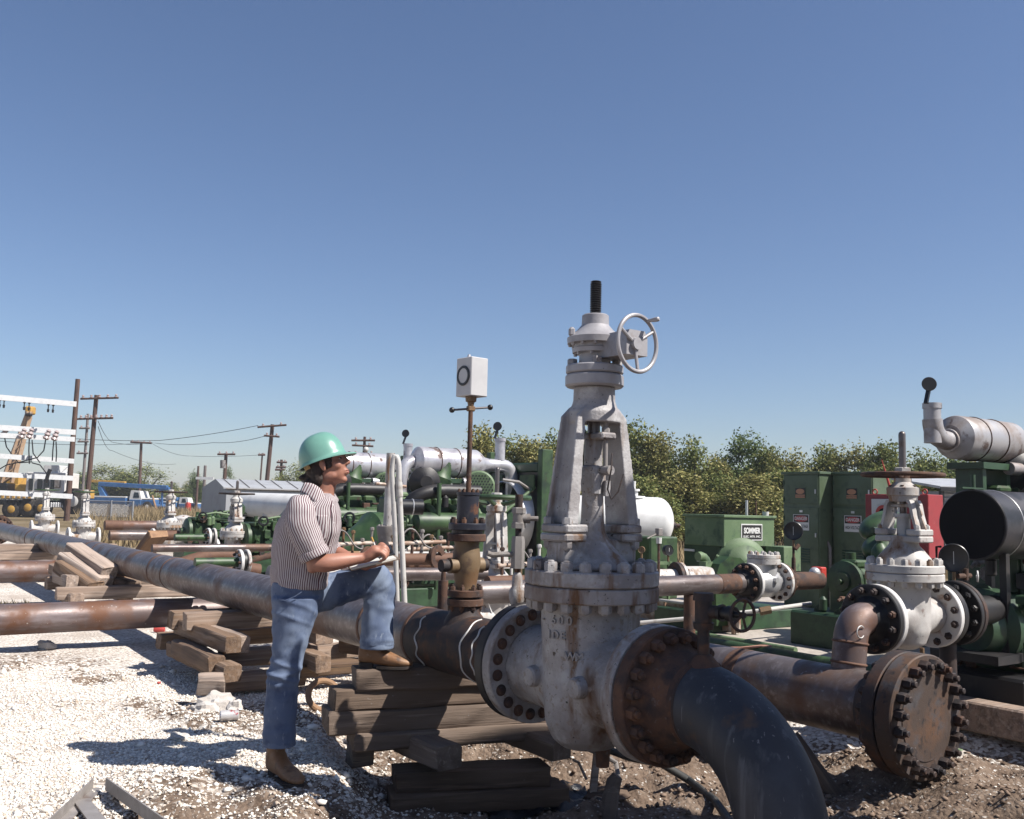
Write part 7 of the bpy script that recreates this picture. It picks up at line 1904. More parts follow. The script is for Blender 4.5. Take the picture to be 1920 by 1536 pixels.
def shirt_material():
    m = bpy.data.materials.new('shirt'); m.use_nodes = True
    nt = m.node_tree; N, L = nt.nodes, nt.links
    b = N['Principled BSDF']; b.inputs['Roughness'].default_value = .9; b.inputs['Specular IOR Level'].default_value = .2
    uv = N.new('ShaderNodeUVMap'); uv.uv_map = 'cloth'
    nz = N.new('ShaderNodeTexNoise'); nz.inputs['Scale'].default_value = 9; L.new(uv.outputs[0], nz.inputs['Vector'])
    sx = N.new('ShaderNodeSeparateXYZ'); L.new(uv.outputs[0], sx.inputs[0])
    wob = N.new('ShaderNodeMath'); wob.operation = 'MULTIPLY_ADD'; L.new(nz.outputs['Fac'], wob.inputs[0]); wob.inputs[1].default_value = .012; L.new(sx.outputs[0], wob.inputs[2])
    mu = N.new('ShaderNodeMath'); mu.operation = 'MULTIPLY'; L.new(wob.outputs[0], mu.inputs[0]); mu.inputs[1].default_value = 1 / .0132
    fr = N.new('ShaderNodeMath'); fr.operation = 'FRACT'; L.new(mu.outputs[0], fr.inputs[0])
    r = N.new('ShaderNodeValToRGB'); r.color_ramp.interpolation = 'LINEAR'; L.new(fr.outputs[0], r.inputs[0])
    e = r.color_ramp.elements
    e[0].position, e[0].color = 0, (.40, .375, .375, 1)
    e[1].position, e[1].color = 1, (.40, .375, .375, 1)
    for p, c in ((.46, (.40, .375, .375, 1)), (.54, (.105, .05, .062, 1)), (.90, (.105, .05, .062, 1)), (.97, (.40, .375, .375, 1))):
        q = e.new(p); q.color = c
    L.new(r.outputs[0], b.inputs['Base Color'])
    MATS['shirt'] = m
shirt_material()

MB0 = Vector((P(530, 1440, 5.0).x, 5.05, 0))
def S(px, py, Y):
    return P(px, py, Y) - MB0
def catmull(a, t):
    """a: list of tuples; t in 0..len-1"""
    i = min(int(t), len(a) - 2); f = t - i
    p = [np.array(a[max(min(k, len(a) - 1), 0)], float) for k in (i - 1, i, i + 1, i + 2)]
    return .5 * ((2 * p[1]) + (p[2] - p[0]) * f + (2 * p[0] - 5 * p[1] + 4 * p[2] - p[3]) * f * f + (3 * p[1] - p[0] - 3 * p[2] + p[3]) * f ** 3)
def loft(rings, n=48, sub=8, fold=None, pw=2.3, phase=0.0):
    """rings: (centre, a-vector, b-vector); returns verts grid and uv grid in metres"""
    rows = []
    tot = (len(rings) - 1) * sub
    flat = [tuple(c) + tuple(a) + tuple(b) for c, a, b in rings]
    V, U = [], []
    s = 0.0; prev = None
    for k in range(tot + 1):
        q = catmull(flat, k / sub)
        c, a, b = Vector(q[:3]), Vector(q[3:6]), Vector(q[6:9])
        if prev is not None: s += (c - prev).length
        prev = c
        row = []
        for i in range(n + 1):
            th = 2 * math.pi * i / n + phase
            co, si = math.cos(th), math.sin(th)
            f = (abs(co) ** pw + abs(si) ** pw) ** (-1 / pw)
            p = c + a * (co * f) + b * (si * f)
            if fold:
                nrm = (a.normalized() * co + b.normalized() * si)
                p = p + nrm * fold(k / tot, th, p)
            row.append(p)
        V.append(row)
        per = [0.0]
        for i in range(n): per.append(per[-1] + (row[i + 1] - row[i]).length)
        U.append([(x, s) for x in per])
    return V, U
def loft_object(name, V, U, m, parent, cap=False, solid=0.0, uscale=None):
    nr, nc = len(V), len(V[0])
    vs = [tuple(p) for r in V for p in r]
    f = [(i * nc + j, i * nc + j + 1, (i + 1) * nc + j + 1, (i + 1) * nc + j) for i in range(nr - 1) for j in range(nc - 1)]
    me = bpy.data.meshes.new(name); me.from_pydata(vs, [], f)
    uvl = me.uv_layers.new(name='cloth')
    mid = U[nr // 2][-1][0]
    uu = []
    for i in range(nr):
        k = mid / max(U[i][-1][0], 1e-6)
        k = 1 + (k - 1) * (1.0 if uscale is None else uscale)
        uu += [(a * k, b) for a, b in U[i]]
    for l in me.loops:
        uvl.data[l.index].uv = uu[l.vertex_index]
    me.polygons.foreach_set('use_smooth', [True] * len(me.polygons))
    o = link(name, me, m, parent)
    if solid:
        md = o.modifiers.new('cloth', 'SOLIDIFY'); md.thickness = solid; md.offset = -1
    return o
def mb_loft(b, V):
    nr, nc = len(V), len(V[0]) - 1
    vs = [p for r in V for p in r[:-1]]
    f = [(i * nc + j, i * nc + (j + 1) % nc, (i + 1) * nc + (j + 1) % nc, (i + 1) * nc + j) for i in range(nr - 1) for j in range(nc)]
    f += [tuple(range(nc))[::-1], tuple((nr - 1) * nc + j for j in range(nc))]
    b.add(vs, f)
def limb(b, pts, rr, n=16, sub=6):
    m = [tuple(p) + (r,) for p, r in zip(pts, rr)]
    q = [catmull(m, k / sub) for k in range((len(m) - 1) * sub + 1)]
    b.tube([x[:3] for x in q], 0, n, True, [x[3] for x in q])
    b.ball(pts[0], rr[0] * .98, 14, 10); b.ball(pts[-1], rr[-1] * .98, 14, 10)
def remesh(o, v, it=4, fac=.5):
    rm = o.modifiers.new('remesh', 'REMESH'); rm.mode = 'VOXEL'; rm.voxel_size = v; rm.use_smooth_shade = True
    sm = o.modifiers.new('smooth', 'SMOOTH'); sm.iterations = it; sm.factor = fac

# head frame
HC = S(614.5, 869, 5.10)
yaw, tilt = R(-6), R(13)
hf = Vector((math.cos(yaw) * math.cos(tilt), math.sin(yaw) * math.cos(tilt), math.sin(tilt)))
hr_ = Vector((math.sin(yaw), -math.cos(yaw), 0))          # his right, toward the camera
hu = hr_.cross(hf)
HM = Matrix((hf, -hr_, hu)).transposed()
def hd_(x, y, z):
    return HC + HM @ Vector((x, y, z))
def head(b):
    b.ball(hd_(-.006, 0, .028), (.100, .077, .098), 28, 18, HM)
    b.ball(hd_(.030, 0, -.045), (.064, .058, .074), 24, 16, HM)
    b.ball(hd_(.062, 0, -.020), (.034, .052, .060), 20, 14, HM)
    b.ball(hd_(.066, 0, -.102), (.023, .026, .018), 16, 10, HM)
    b.ball(hd_(.040, 0, -.088), (.042, .042, .024), 16, 10, HM)
    b.ball(hd_(.082, 0, .034), (.018, .048, .015), 18, 10, HM)
    b.tube([hd_(.090, 0, .022), hd_(.101, 0, .004), hd_(.114, 0, -.016), hd_(.108, 0, -.026)], 0, 12, True, [.008, .0095, .0135, .010])
    for s_ in (-1, 1):
        b.ball(hd_(.100, s_ * .012, -.022), (.012, .009, .008), 12, 8, HM)
        b.ball(hd_(.055, s_ * .045, -.022), (.030, .022, .028), 14, 10, HM)
        b.ball(hd_(.010, s_ * .052, -.072), (.040, .014, .026), 14, 10, HM)
        E = HM @ Matrix.Rotation(.25 * s_, 3, 'Z') @ Matrix.Rotation(-.2, 3, 'Y')
        b.ball(hd_(-.006, s_ * .081, -.012), (.019, .009, .032), 16, 12, E)
        b.ball(hd_(-.001, s_ * .082, -.036), (.011, .007, .012), 12, 8, E)
    b.ball(hd_(.090, 0, -.056), (.014, .027, .0085), 16, 10, HM)
    b.ball(hd_(.091, 0, -.071), (.014, .024, .0085), 16, 10, HM)
    b.ball(hd_(.083, 0, -.050), (.012, .03, .02), 16, 10, HM)
    limb(b, [hd_(-.02, 0, -.04), hd_(-.035, 0, -.11), S(606, 925, 5.10), S(598, 950, 5.10)], [.062, .058, .060, .075], 20)
    b.ball(S(621, 915, 5.085), (.016, .016, .03), 10, 8)
def hand_writing(b):
    w = S(683, 1047, 4.985)
    limb(b, [w, S(692, 1042, 4.985), S(703, 1034, 4.99)], [.0265, .031, .034], 16)
    b.ball(S(702, 1036, 4.985), (.036, .030, .030), 18, 12)
    for kx, ky, Y, m_, t_, r_ in (((715, 1020, 5.03), 0, 0, (724, 1030, 5.045), (716, 1043, 5.055), .0105), ((719, 1024, 5.01), 0, 0, (727.5, 1034, 5.02), (719, 1046, 5.03), .0112), ((719, 1030, 4.985), 0, 0, (726.5, 1040, 4.99), (717, 1050, 5.0), .0112), ((716, 1037, 4.965), 0, 0, (723, 1046, 4.968), (712, 1053, 4.98), .0100)):
        limb(b, [S(703, 1034, kx[2]), S(*kx), S(*m_), S(*t_)], [.012, r_ * 1.12, r_, r_ * .8], 10, 5)
    limb(b, [S(694, 1038, 5.02), S(703, 1028, 5.045), S(712, 1032, 5.055), S(718, 1041, 5.055)], [.016, .0125, .0115, .009], 10, 5)
def hand_holding(b):
    w = S(676, 1058, 5.24)
    limb(b, [w, S(686, 1060, 5.22)], [.026, .03], 14)
    b.ball(S(695, 1060, 5.21), (.042, .034, .018), 16, 10)
    for i, (px, py, Y) in enumerate(((718, 1056, 5.24), (721, 1056, 5.215), (720, 1056, 5.19), (716, 1057, 5.168))):
        limb(b, [S(700, 1060, Y), S(710, 1059, Y), S(px, py, Y), S(px - 3, py - 4, Y + .004)], [.012, .011, .0098, .008], 10, 4)
    limb(b, [S(686, 1055, 5.245), S(696, 1050, 5.262), S(708, 1046, 5.262)], [.015, .0125, .009], 10, 4)
def body(b):
    head(b)
    # trunk, under the shirt
    mb_loft(b, loft([(S(606, 925, 5.10), Vector((.05, 0, 0)), Vector((0, .06, 0))), (S(588, 955, 5.10), Vector((.09, 0, 0)), Vector((0, .16, 0))), (S(578, 1000, 5.10), Vector((.12, 0, 0)), Vector((0, .165, 0))), (S(566, 1060, 5.10), Vector((.12, 0, 0)), Vector((0, .15, 0))), (S(562, 1110, 5.10), Vector((.12, 0, 0)), Vector((0, .145, 0)))], 24, 5)[0])
    # right arm (near), left arm (far)
    limb(b, [S(568, 962, 4.955), S(578, 1008, 4.92), S(590, 1054, 4.91)], [.058, .048, .043], 16)
    limb(b, [S(590, 1056, 4.91), S(612, 1056, 4.915), S(640, 1052, 4.94), S(668, 1048, 4.97), S(684, 1046, 4.985)], [.043, .0465, .041, .031, .0265], 18)
    b.ball(S(586, 1064, 4.905), .030, 14, 10)
    hand_writing(b)
    limb(b, [S(598, 962, 5.26), S(606, 1005, 5.30), S(612, 1040, 5.33)], [.055, .047, .042], 16)
    limb(b, [S(612, 1036, 5.33), S(635, 1040, 5.31), S(660, 1053, 5.26), S(677, 1058, 5.24)], [.042, .043, .033, .026], 16)
    hand_holding(b)
    # legs, under the jeans
    limb(b, [S(556, 1120, 5.03), S(546, 1200, 5.02), S(534, 1262, 5.0), S(526, 1340, 5.0), S(521, 1385, 5.02)], [.085, .07, .055, .045, .036], 14)
    limb(b, [S(590, 1112, 5.19), S(650, 1096, 5.26), S(704, 1092, 5.32), S(708, 1150, 5.31), S(702, 1208, 5.31)], [.085, .07, .06, .045, .036], 14)
pb = MB(); body(pb)
person = pb.build('person', 'skin', None, 60, label='man in teal hard hat, striped shirt and jeans writing with one boot on timbers', cat='person', loc=tuple(MB0))
remesh(person, .0058, 4, .5)
for s_ in (-1, 1):
    part(person, 'eye', 'eye_white', lambda b: (b.ball(hd_(.0725, s_ * .031, .008), .0118, 12, 8)))
    part(person, 'iris', 'hair_dark', lambda b: b.ball(hd_(.0815, s_ * .032, .0095), .0065, 10, 6))
    part(person, 'eyebrow', 'hair_dark', lambda b: b.tube([hd_(.097, s_ * .012, .030), hd_(.094, s_ * .03, .036), hd_(.078, s_ * .05, .030)], .0045, 6))
part(person, 'lips', 'lip', lambda b: (b.ball(hd_(.0975, 0, -.0585), (.008, .021, .0045), 12, 8, HM), b.ball(hd_(.0975, 0, -.069), (.008, .019, .005), 12, 8, HM)))
# hair: thick over the collar and in front of the ear
def hair(b):
    b.ball(hd_(-.028, 0, .012), (.088, .083, .085), 24, 16, HM)
    b.ball(hd_(-.075, 0, -.040), (.048, .070, .062), 20, 14, HM)
    b.ball(hd_(-.082, 0, -.085), (.050, .070, .046), 20, 14, HM)
    b.ball(hd_(-.060, 0, -.105), (.045, .066, .032), 20, 14, HM)
    for k in range(16):
        a = -1.25 + 2.5 * k / 15
        b.ball(hd_(-.095 - .022 * math.cos(a), .072 * math.sin(a), -.088 - .018 * random.random()), (.026, .013, .030), 10, 8, HM @ Matrix.Rotation(.5 + .4 * random.random(), 3, 'Y'))
    b.ball(hd_(-.112, .0, -.060), (.038, .05, .020), 16, 10, HM @ Matrix.Rotation(.35, 3, 'Y'))
    b.ball(hd_(-.128, .0, -.052), (.040, .05, .020), 16, 10, HM @ Matrix.Rotation(.2, 3, 'Y'))
    for s_ in (-1, 1):
        b.ball(hd_(.024, s_ * .068, .014), (.024, .014, .050), 14, 10, HM)
        b.ball(hd_(-.012, s_ * .076, .030), (.040, .012, .030), 14, 10, HM)
        b.ball(hd_(-.050, s_ * .066, -.070), (.030, .020, .045), 14, 10, HM)
        b.ball(hd_(-.045, s_ * .070, -.03), (.030, .016, .05), 14, 10, HM)
hb2 = part(person, 'hair', 'hair_dark', hair, 60)
remesh(hb2, .0065, 3, .5)
dt = bpy.data.textures.new('hair_clumps', 'CLOUDS'); dt.noise_scale = .018
dm = hb2.modifiers.new('clumps', 'DISPLACE'); dm.texture = dt; dm.strength = .014; dm.mid_level = .5
# hard hat
HH = S(606, 864.5, 5.10)
ht = R(21.5)
ff = Vector((math.cos(yaw) * math.cos(ht), math.sin(yaw) * math.cos(ht), math.sin(ht)))
fu = hr_.cross(ff)
XM = Matrix((ff, -hr_, fu)).transposed()
def hh(x, y, z): return HH + XM @ Vector((x, y, z))
def shell(b):
    n, m_ = 48, 18
    vs, fs = [], []
    rows = []
    prof = [(1.0 + e, -z) for e, z in ((0, 0),)]
    def ext(th): return .006 + .050 * max(0, math.cos(th)) ** 3.2 + .006 * max(0, -math.cos(th))
    layers = [('o', 0.0, -.006, 1.0), ('o', 1.0, -.008, 1.0), ('o', 1.0, -.002, 1.0), ('o', .12, .003, 1.0)]
    for kind, e, z, sc_ in layers:
        rows.append([hh((.126 + ext(t) * e) * math.cos(t), (.107 + ext(t) * e * .8) * math.sin(t), z + (-.016 * max(0, math.cos(t)) ** 3 * e)) for t in [2 * math.pi * i / n for i in range(n)]])
    for k in range(1, m_ + 1):
        ph = k / m_ * math.pi / 2
        c, s_ = math.cos(ph) ** .80, math.sin(ph) ** .92
        rows.append([hh(.126 * c * math.cos(t) + .004 * s_, .107 * c * math.sin(t), .148 * s_ + (.0045 * math.exp(-((.107 * c * math.sin(t)) / .016) ** 2) if k > 3 else 0)) for t in [2 * math.pi * i / n for i in range(n)]])
    vs = [p for r_ in rows for p in r_]
    for i in range(len(rows) - 1):
        for j in range(n):
            q = (j + 1) % n
            fs.append((i * n + j, i * n + q, (i + 1) * n + q, (i + 1) * n + j))
    fs.append(tuple((len(rows) - 1) * n + j for j in range(n)))
    b.add(vs, fs)
hat = part(person, 'hard_hat', 'helmet_teal', shell, 50)
md = hat.modifiers.new('thickness', 'SOLIDIFY'); md.thickness = .003; md.offset = -1
def band(b):
    th = np.linspace(math.pi * .68, math.pi * 1.32, 20)
    lo = [hh(.104 * math.cos(a), .090 * math.sin(a), -.024) for a in th]; hi = [hh(.110 * math.cos(a), .095 * math.sin(a), .004) for a in th]
    b.add(lo + hi, [(i, i + 1, i + 21, i + 20) for i in range(19)])
part(hat, 'headband', 'leather_strap', band)

# shirt
def fold_shirt(t, th, p):
    q = p * 9
    f = noise.noise(Vector((p.x * 11 + p.z * 6, p.y * 9, p.z * 13 - p.x * 7))) * .009
    f += noise.noise(p * 26) * .003
    f += .006 * math.sin(p.z * 55 + p.x * 40 + 3 * noise.noise(p * 7)) * max(0, t - .6) * 1.6
    return f * min(1, t * 6)
tor = []
for y, xl, xr, hd2 in ((926, 583, 618, .064), (932, 572, 626, .100), (941, 553, 632, .156), (956, 535, 637, .190), (985, 521, 640, .198), (1015, 513, 634, .182), (1045, 510, 625, .170), (1075, 508, 616, .165), (1094, 509, 612, .164), (1101, 513, 609, .155)):
    k = 5.10 / 1800
    tor.append((S((xl + xr) / 2, y, 5.10), Vector(((xr - xl) / 2 * k, -.01, 0)), Vector((-.03, hd2, 0))))
V, U = loft(tor, 96, 9, fold_shirt, 2.4, math.pi * .0)
shirt = loft_object('shirt', V, U, 'shirt', person, solid=.003)
def placket(i0, i1, r0, r1, name, off=.0045):
    rows, us = [], []
    for r in range(r0, r1):
        c = sum((V[r][k] for k in range(96)), Vector()) / 96
        row, ur = [], []
        for k in range(i0, i1 + 1):
            p = V[r][k % 96]; d = (p - c); d.z = 0
            row.append(p + d.normalized() * off); ur.append(((k - i0) * .0105 + .003, r * .02))
        rows.append(row); us.append(ur)
    return loft_object(name, rows, us, 'shirt', shirt, solid=.004, uscale=0)
placket(83, 86, 16, 80, 'placket')
placket(76, 81, 30, 44, 'chest_pocket', .004)
for r in (22, 34, 46, 58, 70):
    c = sum((V[r][k] for k in range(96)), Vector()) / 96
    d = V[r][84] - c; d.z = 0; d.normalize()
    part(shirt, 'button', 'undershirt', lambda b: b.disc(V[r][84] + d * .005, d, .0055, .003, 12, .001))
def fold_sleeve(t, th, p):
    f = noise.noise(Vector((p.x * 14 - p.z * 9, p.y * 12, p.z * 10 + p.x * 12))) * .010 + noise.noise(p * 30) * .003
    return f * (1 - .3 * t)
def sleeve(pts, rr, name, cuff):
    rg = []
    for i, (p, r_) in enumerate(zip(pts, rr)):
        d = (pts[min(i + 1, len(pts) - 1)] - pts[max(i - 1, 0)]).normalized()
        y = Vector((0, 1, 0)); a = y.cross(d).normalized(); b_ = d.cross(a)
        rg.append((p, a * r_, b_ * r_ * 1.02))
    V, U = loft(rg, 56, 9, fold_sleeve, 2.15)
    o = loft_object(name, V, U, 'shirt', shirt, solid=.003)
    # rolled cuff, stripes run across it
    d = (pts[-1] - pts[-2]).normalized(); y = Vector((0, 1, 0)); a = y.cross(d).normalized(); b_ = d.cross(a)
    r_ = rr[-1]
    rg = [(pts[-1] - d * .034, a * (r_ * 1.03), b_ * (r_ * 1.03)), (pts[-1] - d * .028, a * (r_ + .009), b_ * (r_ + .009)), (pts[-1] + d * .0, a * (r_ + .011), b_ * (r_ + .011)), (pts[-1] + d * .010, a * (r_ + .005), b_ * (r_ + .005)), (pts[-1] + d * .006, a * (r_ - .004), b_ * (r_ - .004))]
    V, U = loft(rg, 56, 5, lambda t, th, p: noise.noise(p * 16) * .004, 2.1)
    loft_object('cuff', V, U, 'shirt', o, solid=.002)
sleeve([S(566, 944, 4.985), S(564, 962, 4.935), S(570, 992, 4.905), S(580, 1020, 4.90), S(590, 1042, 4.905)], [.066, .080, .079, .073, .066], 'sleeve', True)
sleeve([S(600, 948, 5.23), S(602, 965, 5.28), S(606, 995, 5.31), S(610, 1022, 5.325), S(616, 1034, 5.325)], [.062, .076, .074, .068, .060], 'sleeve', True)
# collar: two flaps and the stand
def flap(b, pts):
    n = len(pts) // 2
    vs = [S(*p) for p in pts]
    b.add(vs, [tuple(range(len(vs)))])
cl_v = [[S(571, 906, 5.03), S(586, 908, 4.995), S(598, 915, 4.985), S(606, 925, 4.995), S(611, 936, 5.015)], [S(563, 923, 4.985), S(575, 931, 4.955), S(588, 942, 4.94), S(599, 953, 4.935), S(608, 947, 4.965)]]
def collar(name, top, bot):
    nn = 14
    Va, Ua = [], []
    for r in range(5):
        f = r / 4
        row, ur = [], []
        for k in range(nn + 1):
            q = k / nn * (len(top) - 1)
            a, c = Vector(catmull([tuple(x) for x in top], q)), Vector(catmull([tuple(x) for x in bot], q))
            row.append(a.lerp(c, f) + Vector((0, -.004 * math.sin(f * math.pi), .001)))
            ur.append((k / nn * .17, f * .06))
        Va.append(row); Ua.append(ur)
    return loft_object(name, Va, Ua, 'shirt', shirt, solid=.004, uscale=0)
collar('collar', cl_v[0], cl_v[1])
collar('collar', [S(619, 936, 5.05), S(624, 929, 5.12), S(624, 922, 5.18), S(612, 912, 5.22)], [S(624, 948, 5.03), S(632, 943, 5.10), S(633, 936, 5.20), S(618, 926, 5.26)])
part(shirt, 'undershirt', 'undershirt', lambda b: b.add([S(607, 931, 5.0), S(616, 935, 5.03), S(621, 938, 5.06), S(614, 948, 4.97), S(608, 941, 4.97)], [(0, 4, 3, 1), (1, 3, 2)]))
# jeans
def fold_leg(p, amt=1.0):
    return (noise.noise(Vector((p.x * 8 + p.z * 14, p.y * 9, p.z * 12 - p.x * 15))) * .0065 + noise.noise(p * 24) * .0025) * amt
def jeans(b):
    k = 5.06 / 1800
    rg = []
    for y, xl, xr, d_, Yc in ((1090, 514, 614, .158, 5.10), (1104, 512, 613, .160, 5.10), (1122, 512, 608, .160, 5.10), (1140, 513, 600, .130, 5.07)):
        rg.append((S((xl + xr) / 2, y, Yc), Vector(((xr - xl) / 2 * k, 0, 0)), Vector((0, d_, 0))))
    mb_loft(b, loft(rg, 48, 6, lambda t, th, p: fold_leg(p, .5), 2.3)[0])
    rg = []
    for y, xl, xr, d_, Yc in ((1118, 512, 603, .112, 5.03), (1145, 513, 594, .110, 5.025), (1175, 513, 585, .104, 5.02), (1206, 513, 575, .097, 5.015), (1235, 511, 567, .088, 5.01), (1262, 505, 561, .083, 5.0), (1290, 501, 557, .080, 5.0), (1330, 498, 555.5, .080, 5.0), (1370, 496, 553, .082, 5.0), (1392, 495.5, 552, .084, 5.0)):
        rg.append((S((xl + xr) / 2, y, Yc), Vector(((xr - xl) / 2 * k, 0, 0)), Vector((0, d_, 0))))
    def f1(t, th, p):
        y = -p.z
        kn = math.exp(-((t - .56) / .10) ** 2)
        cr = 0
        for t0, kk_, w_, A, ph in ((.485, .035, .016, .010, .4), (.53, -.03, .013, .012, 1.2), (.575, .045, .015, .011, .1), (.62, -.02, .018, .008, 2.0), (.10, .07, .016, .007, 1.0), (.17, .05, .014, .006, .5), (.90, .02, .02, .006, 2.4), (.78, -.03, .02, .005, .9)):
            cr += A * math.exp(-((t - t0 - kk_ * math.cos(th - ph)) / w_) ** 2)
        return fold_leg(p) + cr * (.55 + .45 * math.cos(th * 1.0 + 2.0))
    mb_loft(b, loft(rg, 48, 9, f1, 2.2)[0])
    pts = [(584, 1116, 5.18, 34), (622, 1107, 5.24, 31), (655, 1098, 5.27, 29), (685, 1091, 5.31, 28), (706, 1090, 5.33, 29.5), (712, 1104, 5.335, 29.5), (711, 1125, 5.33, 28.5), (709, 1150, 5.32, 28), (707, 1178, 5.31, 28.5), (706.5, 1203, 5.305, 30), (706.5, 1210, 5.305, 30.5)]
    c = [S(*p[:3]) for p in pts]; kk = 5.35 / 1800
    rg = []
    for i, p in enumerate(c):
        d = (c[min(i + 1, len(c) - 1)] - c[max(i - 1, 0)]).normalized()
        y = Vector((0, 1, 0)); y = (y - d * y.dot(d)).normalized(); a = y.cross(d)
        w = pts[i][3] * kk
        rg.append((p, a * w, y * w * .98))
    def f2(t, th, p):
        kn = math.exp(-((t - .42) / .10) ** 2)
        cr = 0
        for t0, kk_, w_, A, ph in ((.33, .05, .015, .009, 3.3), (.37, .03, .012, .010, 3.0), (.45, -.03, .013, .010, 3.4), (.50, -.05, .014, .009, 2.9), (.08, .05, .015, .008, 1.5), (.15, .06, .014, .007, 1.8), (.90, .02, .018, .006, 1.0), (.62, .05, .02, .006, 4.0)):
            cr += A * math.exp(-((t - t0 - kk_ * math.cos(th - ph)) / w_) ** 2)
        return fold_leg(p) + cr * (.6 + .4 * math.sin(th * 2 + 1))
    mb_loft(b, loft(rg, 44, 8, f2, 2.25)[0])
jn = part(person, 'jeans', 'denim', jeans, 60)
remesh(jn, .006, 2, .35)
for c_, w_, y_ in ((S(523.7, 1391, 5.0), (.082, .086), 0), (S(706.5, 1209, 5.305), (.091, .091), 0)):
    part(jn, 'hem', 'denim', lambda b: b.lathe(c_ - ZZ * .018, ZZ, [(0, .90), (.002, .985), (.008, 1.01), (.016, .995), (.028, .985)], 40, False, sx=w_[0], sy=w_[1], xdir=(1, 0, 0)))
part(jn, 'pocket_seam', 'denim', lambda b: b.tube([S(516, 1112, 4.925), S(520, 1124, 4.905), S(535, 1126, 4.895), S(552, 1119, 4.90), S(566, 1110, 4.905)], .0022, 6))
part(jn, 'belt', 'boot_leather', lambda b: b.lathe(S(563, 1097, 5.10), ZZ, [(-.015, .99), (.015, 1.0)], 44, False, sx=.142, sy=.16, xdir=(1, 0, 0)))
# boots
def boot(name, heel, toe_dir, L, lean):
    d = Vector(toe_dir).normalized(); s_ = Vector((-d.y, d.x, 0))
    def bp(x, y, z): return heel + d * (x * L / .30) + s_ * y + ZZ * z
    def up(b):
        rg = []
        for x, zb_, zt, w in ((-.004, .035, .10, .026), (.008, .03, .15, .036), (.045, .028, .165, .041), (.085, .026, .155, .041), (.118, .022, .118, .042), (.155, .018, .096, .045), (.20, .016, .080, .049), (.24, .016, .066, .047), (.275, .018, .054, .036), (.296, .02, .042, .018)):
            rg.append((bp(x, 0, (zb_ + zt) / 2), s_ * w, ZZ * ((zt - zb_) / 2)))
        mb_loft(b, loft(rg, 28, 6, lambda t, th, p: noise.noise(p * 22) * .0035, 2.4)[0])
        limb(b, [bp(.045, 0, .11), bp(.048, 0, .16) + lean * .4, bp(.05, 0, .23) + lean], [.046, .049, .054], 20)
    o = part(person, name, 'boot_leather', up, 60)
    remesh(o, .006, 3, .4)
    def sole(b):
        out = [(.10, .033), (.15, .043), (.20, .051), (.245, .048), (.28, .036), (.302, .014)]
        pl = [(x, y) for x, y in out] + [(x, -y) for x, y in out[::-1]]
        n = len(pl)
        vs = [bp(x, y, .004 + .006 * max(0, (x - .22) / .08)) for x, y in pl] + [bp(x, y, .018 + .006 * max(0, (x - .22) / .08)) for x, y in pl]
        b.add(vs, [tuple(range(n)), tuple(range(n, 2 * n))[::-1]] + [(i, i + n, (i + 1) % n + n, (i + 1) % n) for i in range(n)])
    part(o, 'sole', 'sole_dark', sole)
    part(o, 'heel', 'sole_dark', lambda b: b.prism([(x * .98, y * 1.0) for x, y in ((.0, .022), (.01, .034), (.05, .038), (.075, .036), (.075, -.036), (.05, -.038), (.01, -.034), (.0, -.022))], .034, Matrix((tuple(d) + (heel.x,), tuple(s_) + (heel.y,), (0, 0, 1, heel.z), (0, 0, 0, 1)))))
hl = S(507, 1430, 5.07); 
q = P(507, 1430, 5.07)
boot('boot', Vector((hl.x, hl.y, hz(q.x, q.y) + .0)), (.205, -.215, 0), .30, Vector((.0, .01, 0)))
hl = S(673, 1258, 5.315)
boot('boot', Vector((hl.x, hl.y, P(673, 1257, 5.25).z)), (1, -.03, 0), .295, Vector((.035, -.01, 0)))

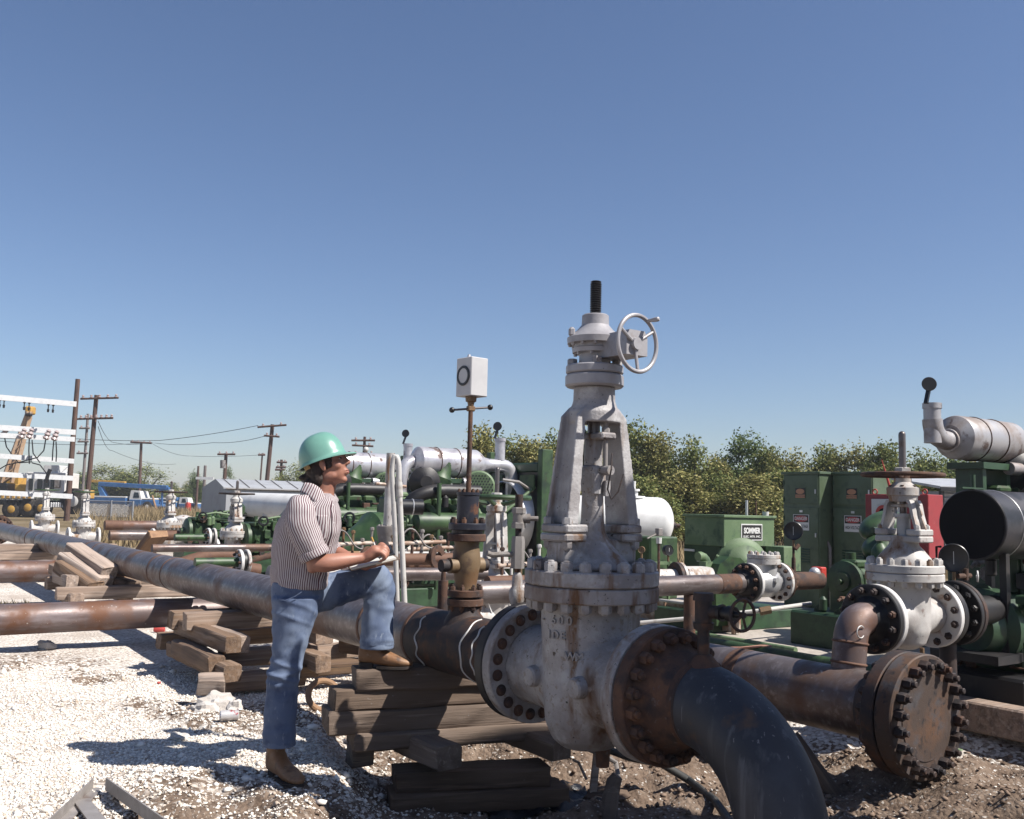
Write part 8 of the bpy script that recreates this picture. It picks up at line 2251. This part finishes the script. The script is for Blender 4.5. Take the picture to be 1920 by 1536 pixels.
# clipboard with paper, pen
c0, c1 = P(659, 1069, 4.985), P(750, 1047, 5.06)
du = (c1 - c0).normalized(); dv_ = Vector((.10, .96, .16)); dv_ = (dv_ - du * dv_.dot(du)).normalized(); dn = du.cross(dv_)
CB = Matrix((du, dv_, dn)).transposed().to_4x4(); CB.translation = c0
Lc = (c1 - c0).length
cbd = thing('clipboard', 'clipboard with white writing paper resting on the raised knee', 'clipboard')
cbd.matrix_world = CB
part(cbd, 'board', 'wood_brown', lambda b: b.box((Lc / 2, .11, -.004), (Lc, .22, .004)))
part(cbd, 'paper_pad', 'paper', lambda b: b.box((Lc / 2 - .008, .11, .003), (Lc - .02, .21, .009)))
part(cbd, 'clip', 'black_paint', lambda b: (b.box((Lc - .03, .14, .012), (.05, .10, .01), 0, None, .003), b.box((Lc - .035, .14, .03), (.04, .07, .006), 0, Matrix.Rotation(-.5, 3, 'Y'))))
part(cbd, 'carbon_sheet', 'drum_black', lambda b: b.add([(Lc - .085, .10, .010), (Lc - .01, .09, .012), (Lc + .0, .2, .05), (Lc - .08, .21, .045)], [(0, 1, 2, 3)]))
a, b_ = P(713, 1050, 5.045), P(697, 1008, 5.05)
pen = thing('pen', 'pale yellow pen held in the writing hand', 'pen', tuple(a))
part(pen, 'barrel', 'paper', lambda b: b.cyl((b_ - a) * .1, b_ - a, .0042, .0042, 10))
part(pen, 'tip', 'black_paint', lambda b: b.cyl((0, 0, 0), (b_ - a) * .1, .001, .004, 10))
part(pen, 'cap', 'yellow_paint', lambda b: b.cyl((b_ - a) * .8, (b_ - a) * 1.02, .0048, .0045, 10))
# ------------------------------------------------------------------ autumn haze
hm = bpy.data.materials.new('haze'); hm.use_nodes = True
hm.node_tree.nodes.clear()
hv_ = hm.node_tree.nodes.new('ShaderNodeVolumePrincipled')
hv_.inputs['Color'].default_value = (.86, .89, .96, 1)
hv_.inputs['Density'].default_value = 0.0007
hv_.inputs['Anisotropy'].default_value = 0.2
ho = hm.node_tree.nodes.new('ShaderNodeOutputMaterial')
hm.node_tree.links.new(hv_.outputs[0], ho.inputs['Volume'])
MATS['haze'] = hm
hzb = MB().box((0, 2000, 5.0), (6400, 4400, 15.0)).build('haze', 'haze', None, 0, kind='stuff', label='thin pale haze hanging over the whole yard', cat='haze')
SC.cycles.volume_bounces = 0
SC.cycles.volume_step_rate = 1.0
